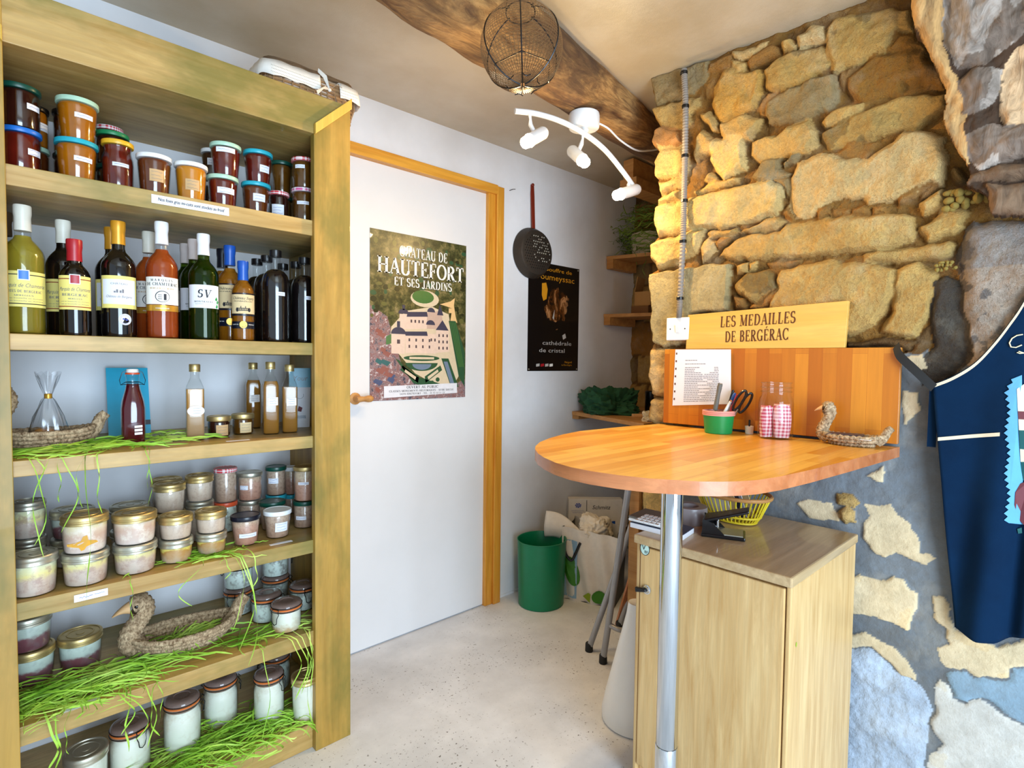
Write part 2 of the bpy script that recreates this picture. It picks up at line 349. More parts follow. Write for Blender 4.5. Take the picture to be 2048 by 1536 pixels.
def thing(name, label, cat, loc=(0, 0, 0), rz=0, group=None):
    o = bpy.data.objects.new(name, None); COL.objects.link(o); o.location = loc; o.rotation_euler.z = rz; o.empty_display_size = .05
    return tag(o, label, cat, group)
def struct(o): o['kind'] = 'structure'; return o

# lettering: sans text from the built-in font, serif capitals drawn stroke by stroke
_TX = {}
def text_geo(body):
    if body in _TX: return _TX[body]
    cu = bpy.data.curves.new('t', 'FONT'); cu.body = body; cu.resolution_u = 2
    o = bpy.data.objects.new('t', cu); COL.objects.link(o); dg = bpy.context.evaluated_depsgraph_get(); dg.update()
    me = o.evaluated_get(dg).to_mesh(); vs = [(v.co.x, v.co.y) for v in me.vertices]; fs = [tuple(p.vertices) for p in me.polygons]
    o.evaluated_get(dg).to_mesh_clear(); bpy.data.objects.remove(o); bpy.data.curves.remove(cu)
    w = max(v[0] for v in vs) if vs else 1
    _TX[body] = (vs, fs, w); return _TX[body]
T_, H_ = .185, .068
SER = {
 'A': (.78, [('l', .10, 0, .39, 1, H_), ('l', .39, 1, .68, 0, T_), ('l', .20, .34, .58, .34, H_), ('s', .10, 0), ('s', .68, 0)]),
 'B': (.70, [('v', .16, 0, 1), ('a', .30, .745, .24, .235, -90, 90), ('a', .30, .27, .28, .25, -90, 90), ('l', .08, .97, .32, .97, H_), ('l', .16, .51, .32, .51, H_), ('l', .08, .03, .32, .03, H_)]),
 'C': (.76, [('a', .42, .5, .34, .48, 45, 315), ('l', .69, .98, .69, .70, H_), ('l', .69, .02, .69, .26, H_)]),
 'D': (.80, [('v', .16, 0, 1), ('a', .30, .5, .38, .47, -90, 90), ('l', .08, .97, .32, .97, H_), ('l', .08, .03, .32, .03, H_)]),
 'E': (.66, [('v', .16, 0, 1), ('l', .08, .97, .58, .97, H_), ('l', .16, .51, .44, .51, H_), ('l', .08, .03, .60, .03, H_), ('l', .57, .99, .57, .78, H_), ('l', .59, .01, .60, .24, H_), ('l', .44, .62, .44, .40, H_)]),
 'F': (.62, [('v', .16, 0, 1), ('l', .08, .97, .56, .97, H_), ('l', .16, .50, .44, .50, H_), ('l', .55, .99, .55, .76, H_), ('l', .44, .62, .44, .38, H_), ('s', .16, 0)]),
 'G': (.82, [('a', .42, .5, .34, .48, 45, 325), ('l', .69, .98, .69, .70, H_), ('v', .66, 0.02, .42), ('l', .52, .42, .78, .42, H_)]),
 'H': (.84, [('v', .17, 0, 1), ('v', .67, 0, 1), ('l', .17, .51, .67, .51, H_), ('s', .17, 0), ('s', .17, 1), ('s', .67, 0), ('s', .67, 1)]),
 'I': (.36, [('v', .18, 0, 1), ('s', .18, 0), ('s', .18, 1)]),
 'J': (.46, [('v', .28, .12, 1), ('a', .14, .12, .14, .15, 180, 360), ('s', .28, 1)]),
 'L': (.62, [('v', .16, 0, 1), ('s', .16, 1), ('l', .08, .03, .56, .03, H_), ('l', .55, .01, .57, .30, H_)]),
 'M': (.98, [('l', .14, 0, .16, 1, H_), ('l', .16, 1, .48, .05, T_), ('l', .48, .05, .80, 1, H_), ('v', .82, 0, 1), ('s', .14, 0), ('s', .82, 0), ('s', .14, 1), ('s', .84, 1)]),
 'N': (.82, [('l', .16, 0, .16, 1, H_), ('l', .16, 1, .66, 0, T_), ('l', .66, 0, .66, 1, H_), ('s', .16, 0), ('s', .12, 1), ('s', .66, 1)]),
 'O': (.82, [('a', .41, .5, .34, .48, 0, 360)]),
 'P': (.66, [('v', .16, 0, 1), ('a', .28, .72, .28, .25, -90, 90), ('l', .08, .97, .30, .97, H_), ('l', .16, .47, .30, .47, H_), ('s', .16, 0)]),
 'Q': (.82, [('a', .41, .5, .34, .48, 0, 360), ('l', .42, .2, .74, -.12, T_)]),
 'R': (.76, [('v', .16, 0, 1), ('a', .30, .74, .26, .23, -90, 90), ('l', .08, .97, .32, .97, H_), ('l', .16, .50, .32, .50, H_), ('l', .34, .50, .64, .0, T_), ('s', .16, 0), ('s', .68, 0)]),
 'S': (.60, [('a', .29, .74, .21, .24, 40, 270), ('a', .30, .26, .23, .24, -140, 90), ('l', .47, .98, .47, .74, H_), ('l', .09, .02, .09, .27, H_)]),
 'T': (.72, [('v', .36, 0, 1), ('l', .06, .97, .66, .97, H_), ('l', .07, .99, .07, .75, H_), ('l', .65, .99, .65, .75, H_), ('s', .36, 0)]),
 'U': (.80, [('v', .17, .28, 1), ('l', .64, .28, .64, 1, H_), ('a', .405, .28, .235, .26, 180, 360), ('s', .17, 1), ('s', .64, 1)]),
 'V': (.78, [('l', .10, 1, .39, 0, T_), ('l', .39, 0, .68, 1, H_), ('s', .10, 1), ('s', .68, 1)]),
 'X': (.78, [('l', .12, 1, .66, 0, T_), ('l', .12, 0, .66, 1, H_), ('s', .12, 0), ('s', .66, 0), ('s', .12, 1), ('s', .66, 1)]),
 '-': (.40, [('l', .06, .4, .34, .4, .1)]), ':': (.3, [('l', .15, .1, .15, .24, .14), ('l', .15, .6, .15, .74, .14)]), '.': (.28, [('l', .14, 0, .14, .14, .14)]), ' ': (.36, []),
}
SER['\u00c9'] = (.66, SER['E'][1] + [('l', .28, 1.08, .44, 1.26, .08)])
for _d in '0123456789': SER[_d] = (.6, None)
def serif_geo(body, track=0.0):
    vs = []; fs = []; x = 0
    def quad(p): o = len(vs); vs.extend(p); fs.append((o, o + 1, o + 2, o + 3))
    for ch in body:
        w, st = SER.get(ch, (.5, []))
        if st is None:
            v2, f2, _ = text_geo(ch); o = len(vs); vs += [(x + a * 1.35, b * 1.35) for a, b in v2]; fs += [tuple(i + o for i in f) for f in f2]; st = []
        for k in st:
            if k[0] == 'v': a, b, c = x + k[1], k[2], k[3]; quad([(a - T_ / 2, b), (a + T_ / 2, b), (a + T_ / 2, c), (a - T_ / 2, c)])
            elif k[0] == 's': a, b = x + k[1], k[2]; d = H_ * (1 if b < .5 else -1); quad([(a - .16, b), (a + .16, b), (a + .16, b + d), (a - .16, b + d)][::1 if d > 0 else -1])
            elif k[0] == 'l':
                a, b, c, d, wd_ = x + k[1], k[2], x + k[3], k[4], k[5]; L = math.hypot(c - a, d - b) or 1; nx, ny = -(d - b) / L * wd_ / 2, (c - a) / L * wd_ / 2
                quad([(a - nx, b - ny), (c - nx, d - ny), (c + nx, d + ny), (a + nx, b + ny)])
            else:
                _, cx, cy_, rx, ry, s0, s1 = k; N = 16
                for i in range(N):
                    q = []
                    for e in (i, i + 1):
                        g = math.radians(s0 + (s1 - s0) * e / N); wd_ = H_ + (T_ - H_) * abs(math.cos(g))
                        q.append(((x + cx + (rx - wd_ / 2) * math.cos(g), cy_ + (ry - wd_ / 2) * math.sin(g)), (x + cx + (rx + wd_ / 2) * math.cos(g), cy_ + (ry + wd_ / 2) * math.sin(g))))
                    quad([q[0][0], q[0][1], q[1][1], q[1][0]])
        x += w + track
    return vs, fs, x
def letter(mb, body, f, height, x0=0, y0=0, width=None, serif=False, center=True, slant=0.0, track=.0):
    # f maps (u, v) in metres on the surface to 3-D; height = capital height; width squeezes the line to fit
    vs, fs, w = serif_geo(body, track) if serif else text_geo(body)
    k = height if serif else height / .70
    kx = k if width is None else width / max(w, 1e-6)
    ox = x0 - (w * kx / 2 if center else 0)
    mb.add([f(ox + (v[0] + slant * v[1]) * kx, y0 + v[1] * k) for v in vs], fs)
def squiggle(mb, f, x0, x1, y, amp=.0012, w=.0005, seed=0):
    r = random.Random(seed); n = max(6, int((x1 - x0) / .0018)); pts = []
    for i in range(n + 1): pts.append((x0 + (x1 - x0) * i / n, y + amp * (r.random() - .5) * 2 * (1 if i % 2 else .5)))
    for a, b in zip(pts, pts[1:]): mb.add([f(a[0], a[1] - w), f(b[0], b[1] - w), f(b[0], b[1] + w), f(a[0], a[1] + w)], [(0, 1, 2, 3)])

# ------------------------------------------------------------------ the setting
def quadbox(name, a, b, m): o = MB().mat(m).box(a, b).build(name, smooth=False); return struct(o)
quadbox('floor', (-1.3, -1.9, -.08), (3.1, 2.2, 0), 'concrete')
quadbox('ceiling', (-1.3, -1.9, ZC), (3.1, 2.2, ZC + .08), 'ceiling_paint')
quadbox('wall_back', (-1.3, D, 0), (3.1, 2.2, ZC), 'plaster')

STONES = [('g',[(1305,155),(1362,135),(1415,120),(1415,145),(1407,172),(1362,192),(1315,208),(1301,180)]),('c',[(1304,217),(1362,196),(1395,192),(1397,208),(1378,223),(1382,241),(1366,260),(1348,262),(1319,252),(1305,233)]),('r',[(1309,260),(1325,254),(1362,264),(1364,288),(1339,293),(1313,299),(1301,288),(1303,278)]),('C',[(1306,325),(1317,292),(1364,292),(1378,312),(1364,349),(1333,353),(1308,351)]),('C',[(1316,362),(1362,351),(1366,364),(1360,376),(1317,388),(1314,378)]),('C',[(1310,396),(1321,389),(1360,382),(1360,400),(1339,402),(1311,408)]),('C',[(1309,417),(1315,409),(1362,402),(1387,392),(1405,388),(1495,368),(1544,357),(1561,382),(1559,415),(1551,427),(1514,441),(1456,450),(1409,460),(1374,463),(1317,472),(1309,448)]),('C',[(1301,488),(1313,480),(1374,466),(1405,462),(1405,495),(1397,507),(1374,515),(1354,525),(1315,538),(1301,519)]),('G',[(1298,546),(1359,538),(1456,526),(1459,579),(1457,623),(1380,628),(1377,684),(1327,696),(1305,681),(1306,666),(1302,646)]),('p',[(1296,699),(1336,699),(1340,754),(1339,790),(1324,792),(1303,784),(1296,754)]),('p',[(1298,801),(1309,794),(1337,797),(1339,845),(1306,847),(1295,836)]),('C',[(1286,930),(1336,866),(1339,1077),(1289,1077)]),('o',[(1415,145),(1417,129),(1446,114),(1462,106),(1460,133),(1436,141)]),('p',[(1462,102),(1510,92),(1534,81),(1532,90),(1510,104),(1509,112),(1468,116)]),('o',[(1492,120),(1514,104),(1540,90),(1555,94),(1551,106),(1514,124),(1501,129)]),('c',[(1462,122),(1491,120),(1491,135),(1475,139),(1462,133)]),('y',[(1446,141),(1460,137),(1491,139),(1522,129),(1524,145),(1522,168),(1520,188),(1512,209),(1491,223),(1436,239),(1428,231),(1421,206),(1428,186),(1434,165)]),('c',[(1436,241),(1487,227),(1524,235),(1514,252),(1505,276),(1487,278),(1468,285),(1452,282),(1438,264)]),('c',[(1403,233),(1417,221),(1426,231),(1434,258),(1423,260),(1405,245)]),('k',[(1524,137),(1540,122),(1573,104),(1596,94),(1643,88),(1657,102),(1657,129),(1624,155),(1600,168),(1563,178),(1544,184),(1528,178),(1527,157)]),('g',[(1536,200),(1563,182),(1604,170),(1628,155),(1667,149),(1674,168),(1671,196),(1661,211),(1628,231),(1585,243),(1553,250),(1534,250),(1532,225)]),('p',[(1592,73),(1622,45),(1647,45),(1652,65),(1651,81),(1624,84),(1600,92)]),('c',[(1559,84),(1581,75),(1596,84),(1592,92),(1561,102)]),('c',[(1504,280),(1530,266),(1553,270),(1573,252),(1620,235),(1630,258),(1634,291),(1612,307),(1573,315),(1518,324),(1504,313)]),('o',[(1517,215),(1532,186),(1550,186),(1536,198),(1530,231),(1518,229)]),('c',[(1387,280),(1397,260),(1417,268),(1446,288),(1425,303),(1389,319)]),('C',[(1425,327),(1417,316),(1428,271),(1487,273),(1492,320),(1489,339),(1468,349),(1448,355),(1434,343)]),('g',[(1499,351),(1520,323),(1561,318),(1559,335),(1579,343),(1573,351),(1534,357),(1512,362)]),('g',[(1565,329),(1581,312),(1596,312),(1592,321),(1569,333)]),('c',[(1405,362),(1425,343),(1436,357),(1415,366)]),('c',[(1389,380),(1436,359),(1475,355),(1473,366),(1428,376),(1393,388)]),('p',[(1578,360),(1590,325),(1640,305),(1665,302),(1700,313),(1740,315),(1760,300),(1800,268),(1830,258),(1890,265),(1888,300),(1885,345),(1883,370),(1850,378),(1800,390),(1780,400),(1735,408),(1722,395),(1660,400),(1620,430),(1590,432),(1578,405)]),('k',[(1550,357),(1577,353),(1577,394),(1567,394),(1561,380)]),('o',[(1555,423),(1575,407),(1585,435),(1569,433)]),('c',[(1477,466),(1522,441),(1553,431),(1569,441),(1546,458),(1495,466)]),('c',[(1411,468),(1417,462),(1473,454),(1477,466),(1462,472),(1417,472)]),('p',[(1405,497),(1415,474),(1430,482),(1432,501),(1417,515),(1405,527)]),('o',[(1432,484),(1440,474),(1464,474),(1452,488),(1436,497)]),('c',[(1436,511),(1448,497),(1471,482),(1495,470),(1553,462),(1573,445),(1632,437),(1700,432),(1803,425),(1828,429),(1830,462),(1819,481),(1790,492),(1753,503),(1705,506),(1644,512),(1600,516),(1514,517),(1465,517)]),('c',[(1728,512),(1753,503),(1797,495),(1852,488),(1893,486),(1904,493),(1902,510),(1884,519),(1830,523),(1766,529),(1731,525)]),('c',[(1836,453),(1873,431),(1884,418),(1915,409),(1933,423),(1930,453),(1904,471),(1884,473),(1873,479),(1852,482),(1836,464)]),('c',[(1842,405),(1882,378),(1891,412),(1873,420),(1849,426)]),('k',[(1896,344),(1906,328),(1926,331),(1936,350),(1928,368),(1911,363)]),('o',[(1633,433),(1633,418),(1657,416),(1659,429)]),('o',[(1659,431),(1666,418),(1696,418),(1696,431)]),('o',[(1698,431),(1700,418),(1723,412),(1738,420),(1736,429)]),('o',[(1740,427),(1744,414),(1768,412),(1771,425)]),('o',[(1795,394),(1803,388),(1832,377),(1830,392),(1797,405)]),('o',[(1836,379),(1860,368),(1876,370),(1858,388),(1841,396)]),('c',[(1545,579),(1561,543),(1602,532),(1661,521),(1749,532),(1788,543),(1784,579),(1766,631),(1749,652),(1696,669),(1573,672),(1538,614)]),('c',[(1758,666),(1778,623),(1784,573),(1790,546),(1807,535),(1837,527),(1872,538),(1872,579),(1857,637),(1831,678),(1778,669)]),('k',[(1468,570),(1494,546),(1532,541),(1547,552),(1544,576),(1523,593),(1497,605),(1479,590)]),('c',[(1468,529),(1491,521),(1492,543),(1470,552)]),('c',[(1494,521),(1511,521),(1506,538),(1495,543)]),('o',[(1532,526),(1594,523),(1573,535),(1538,535)]),('o',[(1523,593),(1548,576),(1545,602),(1535,614),(1494,617),(1503,605)]),('o',[(1468,587),(1485,599),(1485,617),(1468,620)]),('D',[(1693,684),(1778,678),(1831,681),(1819,702),(1793,696),(1693,693)]),('D',[(1831,678),(1863,652),(1862,684),(1848,708),(1822,702)]),('k',[(1654,50),(1672,33),(1723,20),(1821,13),(1830,61),(1793,66),(1775,98),(1751,109),(1727,123),(1692,131),(1677,143),(1661,144),(1657,114),(1653,72)]),('O',[(1692,175),(1696,153),(1723,131),(1753,105),(1797,101),(1849,98),(1869,129),(1889,158),(1895,182),(1841,164),(1803,162),(1799,182),(1736,197),(1725,199),(1696,186)]),('o',[(1681,142),(1701,136),(1692,166),(1683,175),(1677,158)]),('c',[(1639,243),(1657,217),(1679,210),(1723,203),(1718,221),(1688,241),(1646,254)]),('k',[(1637,267),(1666,249),(1705,230),(1740,210),(1797,195),(1895,184),(1900,214),(1871,232),(1838,254),(1788,265),(1742,278),(1698,291),(1661,295),(1639,280)]),('o',[(1670,304),(1705,284),(1753,282),(1736,311),(1694,315)]),('O',[(1788,66),(1830,61),(1849,98),(1797,101),(1775,98)]),('B',[(1910,510),(1915,490),(1928,462),(1950,444),(1983,440),(2090,436),(2160,560),(2090,700),(1980,740),(1960,760),(1920,710),(1912,600)]),('K',[(1868,560),(1890,548),(1910,558),(1930,590),(1935,640),(1945,710),(1900,760),(1850,770),(1838,745),(1870,690),(1862,640)]),('w',[(1804,780),(1843,785),(1838,800),(1843,820),(1814,847),(1833,852),(1804,852)]),('w',[(1813,710),(1854,708),(1863,737),(1831,743),(1816,737)]),('w',[(1727,948),(1764,931),(1765,951),(1769,966),(1754,964),(1739,953)]),('c',[(1680,985),(1707,993),(1717,1003),(1710,1018),(1690,1010),(1680,1005)]),('c',[(1682,1025),(1695,1015),(1712,1025),(1712,1047),(1695,1050),(1685,1040)]),('w',[(1720,1005),(1737,1004),(1764,1005),(1777,1003),(1796,1025),(1824,1047),(1821,1055),(1836,1077),(1843,1109),(1863,1109),(1878,1122),(1858,1136),(1819,1124),(1786,1107),(1762,1119),(1749,1109),(1742,1094),(1722,1080),(1725,1050),(1739,1030)]),('w',[(1592,1010),(1620,1000),(1665,1003),(1685,1035),(1680,1048),(1620,1035)]),('w',[(1696,1151),(1720,1147),(1754,1159),(1767,1159),(1786,1150),(1807,1156),(1817,1175),(1833,1188),(1832,1230),(1827,1262),(1817,1265),(1796,1254),(1767,1246),(1743,1236),(1717,1232),(1696,1230)]),('w',[(1696,1270),(1728,1267),(1757,1281),(1791,1299),(1817,1326),(1831,1347),(1828,1363),(1804,1355),(1788,1336),(1767,1320),(1746,1299),(1696,1298)]),('b',[(1685,1299),(1746,1299),(1767,1320),(1788,1339),(1828,1363),(1849,1384),(1862,1415),(1860,1474),(1852,1540),(1849,1764),(1521,1764),(1601,1299)]),('w',[(1865,1191),(1899,1189),(1902,1230),(1907,1254),(1931,1265),(1963,1278),(1997,1289),(2032,1286),(2050,1275),(2103,1275),(2103,1326),(2032,1334),(2018,1339),(2016,1357),(1992,1357),(1958,1360),(1944,1355),(1926,1339),(1913,1344),(1891,1341),(1873,1326),(1876,1299),(1899,1291),(1886,1275),(1884,1257),(1870,1246),(1865,1230),(1868,1220),(1862,1204)]),('e',[(1891,1349),(1926,1341),(1944,1357),(1992,1360),(2016,1357),(2024,1334),(2129,1326),(2129,1455),(2045,1452),(2008,1429),(1971,1400),(1960,1394),(1934,1405),(1907,1394),(1902,1368)]),('W',[(1873,1373),(1886,1365),(1902,1371),(1907,1394),(1928,1405),(1955,1394),(1973,1405),(2005,1429),(2050,1455),(2156,1458),(2156,1764),(1839,1764),(1854,1540),(1860,1508),(1891,1495),(1870,1468),(1862,1442),(1868,1408)])]
TIMBER = [('y',[(1822,-40),(1870,-40),(1890,30),(1895,110),(1905,160),(1925,190),(1950,215),(1935,270),(1942,335),(1915,300),(1895,250),(1897,195),(1870,130),(1845,90),(1832,50)]),('v',[(1880,-40),(2400,-40),(2400,60),(2050,85),(2005,120),(1975,145),(1920,158),(1900,110),(1893,40)]),('v',[(1918,178),(1945,158),(1985,150),(2008,160),(2004,195),(1985,225),(1955,245),(1935,240),(1938,210)]),('P',[(2003,200),(2012,150),(2028,120),(2050,108),(2400,100),(2400,260),(2060,262),(2015,264),(2006,235)]),('v',[(1940,285),(1990,262),(2400,275),(2400,330),(2040,330),(1960,350),(1942,320)]),('u',[(1945,362),(2000,345),(2400,340),(2400,362),(2000,372),(1935,378)]),('u',[(1975,382),(2400,366),(2400,432),(1988,438)])]
CLS = {  # tint, how far the face stands proud, edge rounding
 'c': ((208, 168, 98), .006, .010), 'C': ((226, 192, 122), .010, .012), 'y': ((206, 158, 76), .008, .010), 'o': ((172, 122, 58), -.004, .008), 'O': ((150, 104, 40), .000, .010),
 'r': ((196, 140, 82), .010, .010), 'g': ((160, 136, 92), .006, .009), 'G': ((188, 168, 118), .012, .006), 'k': ((190, 152, 84), .004, .010), 'p': ((220, 184, 122), .010, .012),
 'D': ((112, 80, 44), -.010, .008), 'B': ((150, 140, 134), .030, .030), 'K': ((66, 60, 56), .004, .010), 'w': ((222, 200, 162), .001, .004), 'W': ((202, 198, 190), .001, .005),
 'b': ((172, 186, 204), .010, .03), 'e': ((140, 166, 184), .001, .006),
 'y': ((206, 158, 76), .008, .010), 'Y': ((204, 160, 104), .02, .012), 'v': ((176, 162, 150), .03, .030), 'u': ((124, 98, 76), .02, .012), 'P': ((220, 182, 140), .012, .010)}
def vnoise(x, y, scale, seed):
    r = np.random.default_rng(seed); g = r.random((257, 257)); X = x / scale + 500; Y = y / scale + 500
    i = np.floor(X).astype(int); j = np.floor(Y).astype(int); fx = X - i; fy = Y - j; fx = fx * fx * (3 - 2 * fx); fy = fy * fy * (3 - 2 * fy)
    a = g[i % 256, j % 256]; b = g[(i + 1) % 256, j % 256]; c = g[i % 256, (j + 1) % 256]; d = g[(i + 1) % 256, (j + 1) % 256]
    return (a * (1 - fx) + b * fx) * (1 - fy) + (c * (1 - fx) + d * fx) * fy - .5
def fbm(x, y, scale, seed, octs=4):
    t = 0; a = 1.0
    for k in range(octs): t = t + a * vnoise(x, y, scale / 2 ** k, seed + k); a *= .5
    return t
def inside_dist(px, py, poly):
    ins = np.zeros(px.shape, bool); dist = np.full(px.shape, 9.0); n = len(poly)
    for i in range(n):
        x0, y0 = poly[i]; x1, y1 = poly[(i + 1) % n]
        c = ((y0 > py) != (y1 > py)); xi = (x1 - x0) * (py - y0) / ((y1 - y0) or 1e-9) + x0; ins ^= c & (px < xi)
        dx, dy = x1 - x0, y1 - y0; t = np.clip(((px - x0) * dx + (py - y0) * dy) / (dx * dx + dy * dy + 1e-12), 0, 1)
        dist = np.minimum(dist, np.hypot(px - x0 - t * dx, py - y0 - t * dy))
    return ins, dist
def heightfield(name, polys, u0, u1, z0, z1, step, base, mat, h0, thick, ragged_left=False, keep=None, warp=.007, rough=1.0, grow=0.0):
    nu = int((u1 - u0) / step) + 1; nz = int((z1 - z0) / step) + 1
    u, z = np.meshgrid(np.linspace(u0, u1, nu), np.linspace(z0, z1, nz), indexing='ij')
    if ragged_left:                                   # the corner stones stick out by different amounts
        ul = np.full(nz, 9.0); zz = z[0]
        for k, p in polys:
            if min(q[0] for q in p) > u0 + .16: continue
            for a, b in zip(p, p[1:] + p[:1]):
                lo, hi = sorted((a[1], b[1]))
                for j in np.where((zz >= lo) & (zz <= hi))[0]:
                    t = (zz[j] - a[1]) / ((b[1] - a[1]) or 1e-9); ul[j] = min(ul[j], a[0] + t * (b[0] - a[0]))
        ul[ul > u0 + .05] = u0 + .022
        ul = np.convolve(np.pad(ul, 2, 'edge'), np.ones(5) / 5, 'valid')
        w = np.clip(1 - (u - u0) / .12, 0, 1); u = u + w * (ul[None, :] - .003 - u0)
    wu = u + warp * fbm(u, z, .045, 3, 2) * 2; wz = z + warp * fbm(u, z, .045, 19, 2) * 2
    h = (h0(u, z) if callable(h0) else np.full(u.shape, h0)) + rough * .012 * fbm(u, z, .06, 31, 5) * (1 if not callable(h0) else np.where(h0(u, z) < -.012, 2.2, .5)); col = np.empty(u.shape + (3,)); rgh = np.where(h0(u, z) > -.012, .3, 1.0) if callable(h0) else np.ones(u.shape)
    bc = base(u, z); col[:] = bc
    for idx, (k, p) in enumerate(polys):
        tint, top, rd = CLS[k]; xs = [q[0] for q in p]; zs = [q[1] for q in p]; mg = .03
        box = (u > min(xs) - mg) & (u < max(xs) + mg) & (z > min(zs) - mg) & (z < max(zs) + mg)
        if not box.any(): continue
        ins, dist = inside_dist(wu[box], wz[box], p); gr = grow if k not in 'wWbe' else 0
        near = ~ins & (dist < gr); dist = np.where(ins, dist + gr, gr - dist); ins = ins | near; dist = np.maximum(dist, 0)
        uu, vv = u[box], z[box]; r = random.Random(idx + 5)
        soft = k in 'wWe'
        face = top + (r.random() - .5) * .006 * (0 if soft else 1) + (r.random() - .5) * .08 * (uu - np.mean(xs)) * (0 if soft else 1) + (r.random() - .5) * .08 * (vv - np.mean(zs)) * (0 if soft else 1)
        amp = {'G': .004, 'w': .004, 'W': .004, 'e': .003, 'v': .03, 'b': .018}.get(k, .020)
        face = face + amp * fbm(uu, vv, .085, 40 + idx, 5) + .4 * amp * np.abs(fbm(uu, vv, .05, 60 + idx, 3))
        prof = 1 - np.exp(-dist / rd)
        hb = h[box]; cb = col[box]
        hb = np.where(ins, hb + (face - hb) * np.clip(prof * 1.25, 0, 1), hb)
        jit = 1 + (r.random() - .5) * .10; c = np.array(rgb(*tint)) * jit
        mott = fbm(uu, vv, .07, 80 + idx, 4)[:, None]
        c = c[None, :] * (1 + .25 * mott)
        if k in 'wW': c = np.where(mott > .28, c * np.array([1.0, .95, .86]), c)
        if k in 'B': c = np.where(fbm(uu, vv, .12, 7, 5)[:, None] > .08, c * np.array([.5, .5, .52]), np.where(vv[:, None] < 1.45, c * np.array([1.35, 1.22, 1.05]), c))
        if k == 'k': c = np.where(fbm(uu, vv, .1, 17, 5)[:, None] > .16, c * np.array([.6, .6, .62]), c)
        if k == 'G': c = np.where((fbm(uu, vv, .09, 27, 4)[:, None] > .2), c * .75, c)
        if k == 'v': c = np.where(fbm(uu * 2.2, vv, .16, 9, 5)[:, None] > .1, c * np.array([.52, .46, .42]), c)
        if k == 'P': c = np.where(fbm(uu, vv, .02, 33, 2)[:, None] > .42, c * .3, c)
        cb = np.where((ins & (dist > .002))[:, None], c, cb); h[box] = hb; col[box] = cb; rgh[box] = np.where(ins, {'w': .35, 'W': .3, 'e': .3, 'b': .55, 'P': .35}.get(k, 1.0), rgh[box])
    if keep is not None: km = keep(u, z)
    P = np.empty(u.shape + (3,))
    for i in range(3): P[..., i] = WP[i] + WE[i] * u + WN[i] * h
    P[..., 2] = z
    idx = np.arange(nu * nz).reshape(nu, nz)
    f = np.stack([idx[:-1, :-1], idx[1:, :-1], idx[1:, 1:], idx[:-1, 1:]], -1).reshape(-1, 4)
    if keep is not None:
        kk = (km[:-1, :-1] & km[:-1, 1:] & km[1:, 1:] & km[1:, :-1]).reshape(-1); f = f[kk]
    verts = P.reshape(-1, 3)
    # thickness: border edges run straight back into the wall
    from collections import Counter
    e = np.concatenate([f[:, [0, 1]], f[:, [1, 2]], f[:, [2, 3]], f[:, [3, 0]]]); key = np.sort(e, 1); kk = key[:, 0].astype(np.int64) * 10 ** 7 + key[:, 1]
    un, inv, cnt = np.unique(kk, return_inverse=True, return_counts=True); be = e[cnt[inv] == 1]
    bv = np.unique(be); mp = -np.ones(len(verts), int); mp[bv] = len(verts) + np.arange(len(bv))
    back = verts[bv] - np.array(WN)[None, :] * thick
    V = np.concatenate([verts, back]); Fc = np.concatenate([f, np.stack([be[:, 1], be[:, 0], mp[be[:, 0]], mp[be[:, 1]]], -1)])
    used = np.unique(Fc); rm = -np.ones(len(V), int); rm[used] = np.arange(len(used)); Fc = rm[Fc]; V = V[used]
    C = np.concatenate([col.reshape(-1, 3), col.reshape(-1, 3)[bv]])[used]; RG = np.concatenate([rgh.reshape(-1), rgh.reshape(-1)[bv]])
    me = bpy.data.meshes.new(name); me.vertices.add(len(V)); me.vertices.foreach_set('co', V.astype(np.float32).ravel())
    me.loops.add(len(Fc) * 4); me.loops.foreach_set('vertex_index', Fc.astype(np.int32).ravel())
    me.polygons.add(len(Fc)); me.polygons.foreach_set('loop_start', np.arange(0, len(Fc) * 4, 4, dtype=np.int32)); me.polygons.foreach_set('use_smooth', np.ones(len(Fc), bool))
    ca = me.color_attributes.new('tint', 'FLOAT_COLOR', 'POINT'); ca.data.foreach_set('color', np.concatenate([C, RG[used][:, None]], 1).astype(np.float32).ravel())
    me.materials.append(MATS[mat]); me.update(); me.validate()
    o = bpy.data.objects.new(name, me); COL.objects.link(o); return o
def to_wall(polys): return [(k, [onW(x, y) for x, y in p]) for k, p in polys]
CEM = [onW(*p) for p in ((1280, 862), (1345, 862), (1800, 712), (1850, 690), (1905, 765), (1960, 700), (2200, 640), (2600, 700), (2600, 3200), (1200, 3200))]
def wall_base(u, z):
    ins, _ = inside_dist(u + .03 * fbm(u, z, .1, 5), z + .03 * fbm(u, z, .1, 6), CEM)
    n = fbm(u, z, .2, 51, 4)[..., None]
    cem = np.array(rgb(112, 118, 124)) * (1 + .35 * n); mor = np.array(rgb(158, 112, 50)) * (1 + .5 * n)
    return np.where(ins[..., None], cem, mor)
def wall_h0(u, z):
    ins, _ = inside_dist(u + .03 * fbm(u, z, .1, 5), z + .03 * fbm(u, z, .1, 6), CEM); return np.where(ins, -.004, -.024)
UL = min(q[0] for k, p in to_wall(STONES) if min(q[0] for q in p) > -.35 for q in p)
def more_stones():
    r = random.Random(31); out = []; z = .9
    while z < 2.15:
        hh = .12 + .10 * r.random(); u = .93
        while u < 1.24: w_ = .12 + .16 * r.random(); g = .004; out.append((r.choice('ckpc'), [(u + g, z + g), (u + w_ * .5, z + g * .3), (u + w_ - g, z + g), (u + w_ - g * .4, z + hh * .5), (u + w_ - g, z + hh - g), (u + w_ * .4, z + hh - g * .4), (u + g, z + hh - g)])); u += w_
        z += hh
    return out
o = heightfield('wall_right', to_wall(STONES) + more_stones(), -.285, 1.25, 0.0, ZC, .0036, wall_base, 'stonework', wall_h0, .95, True, grow=.004)
struct(o)
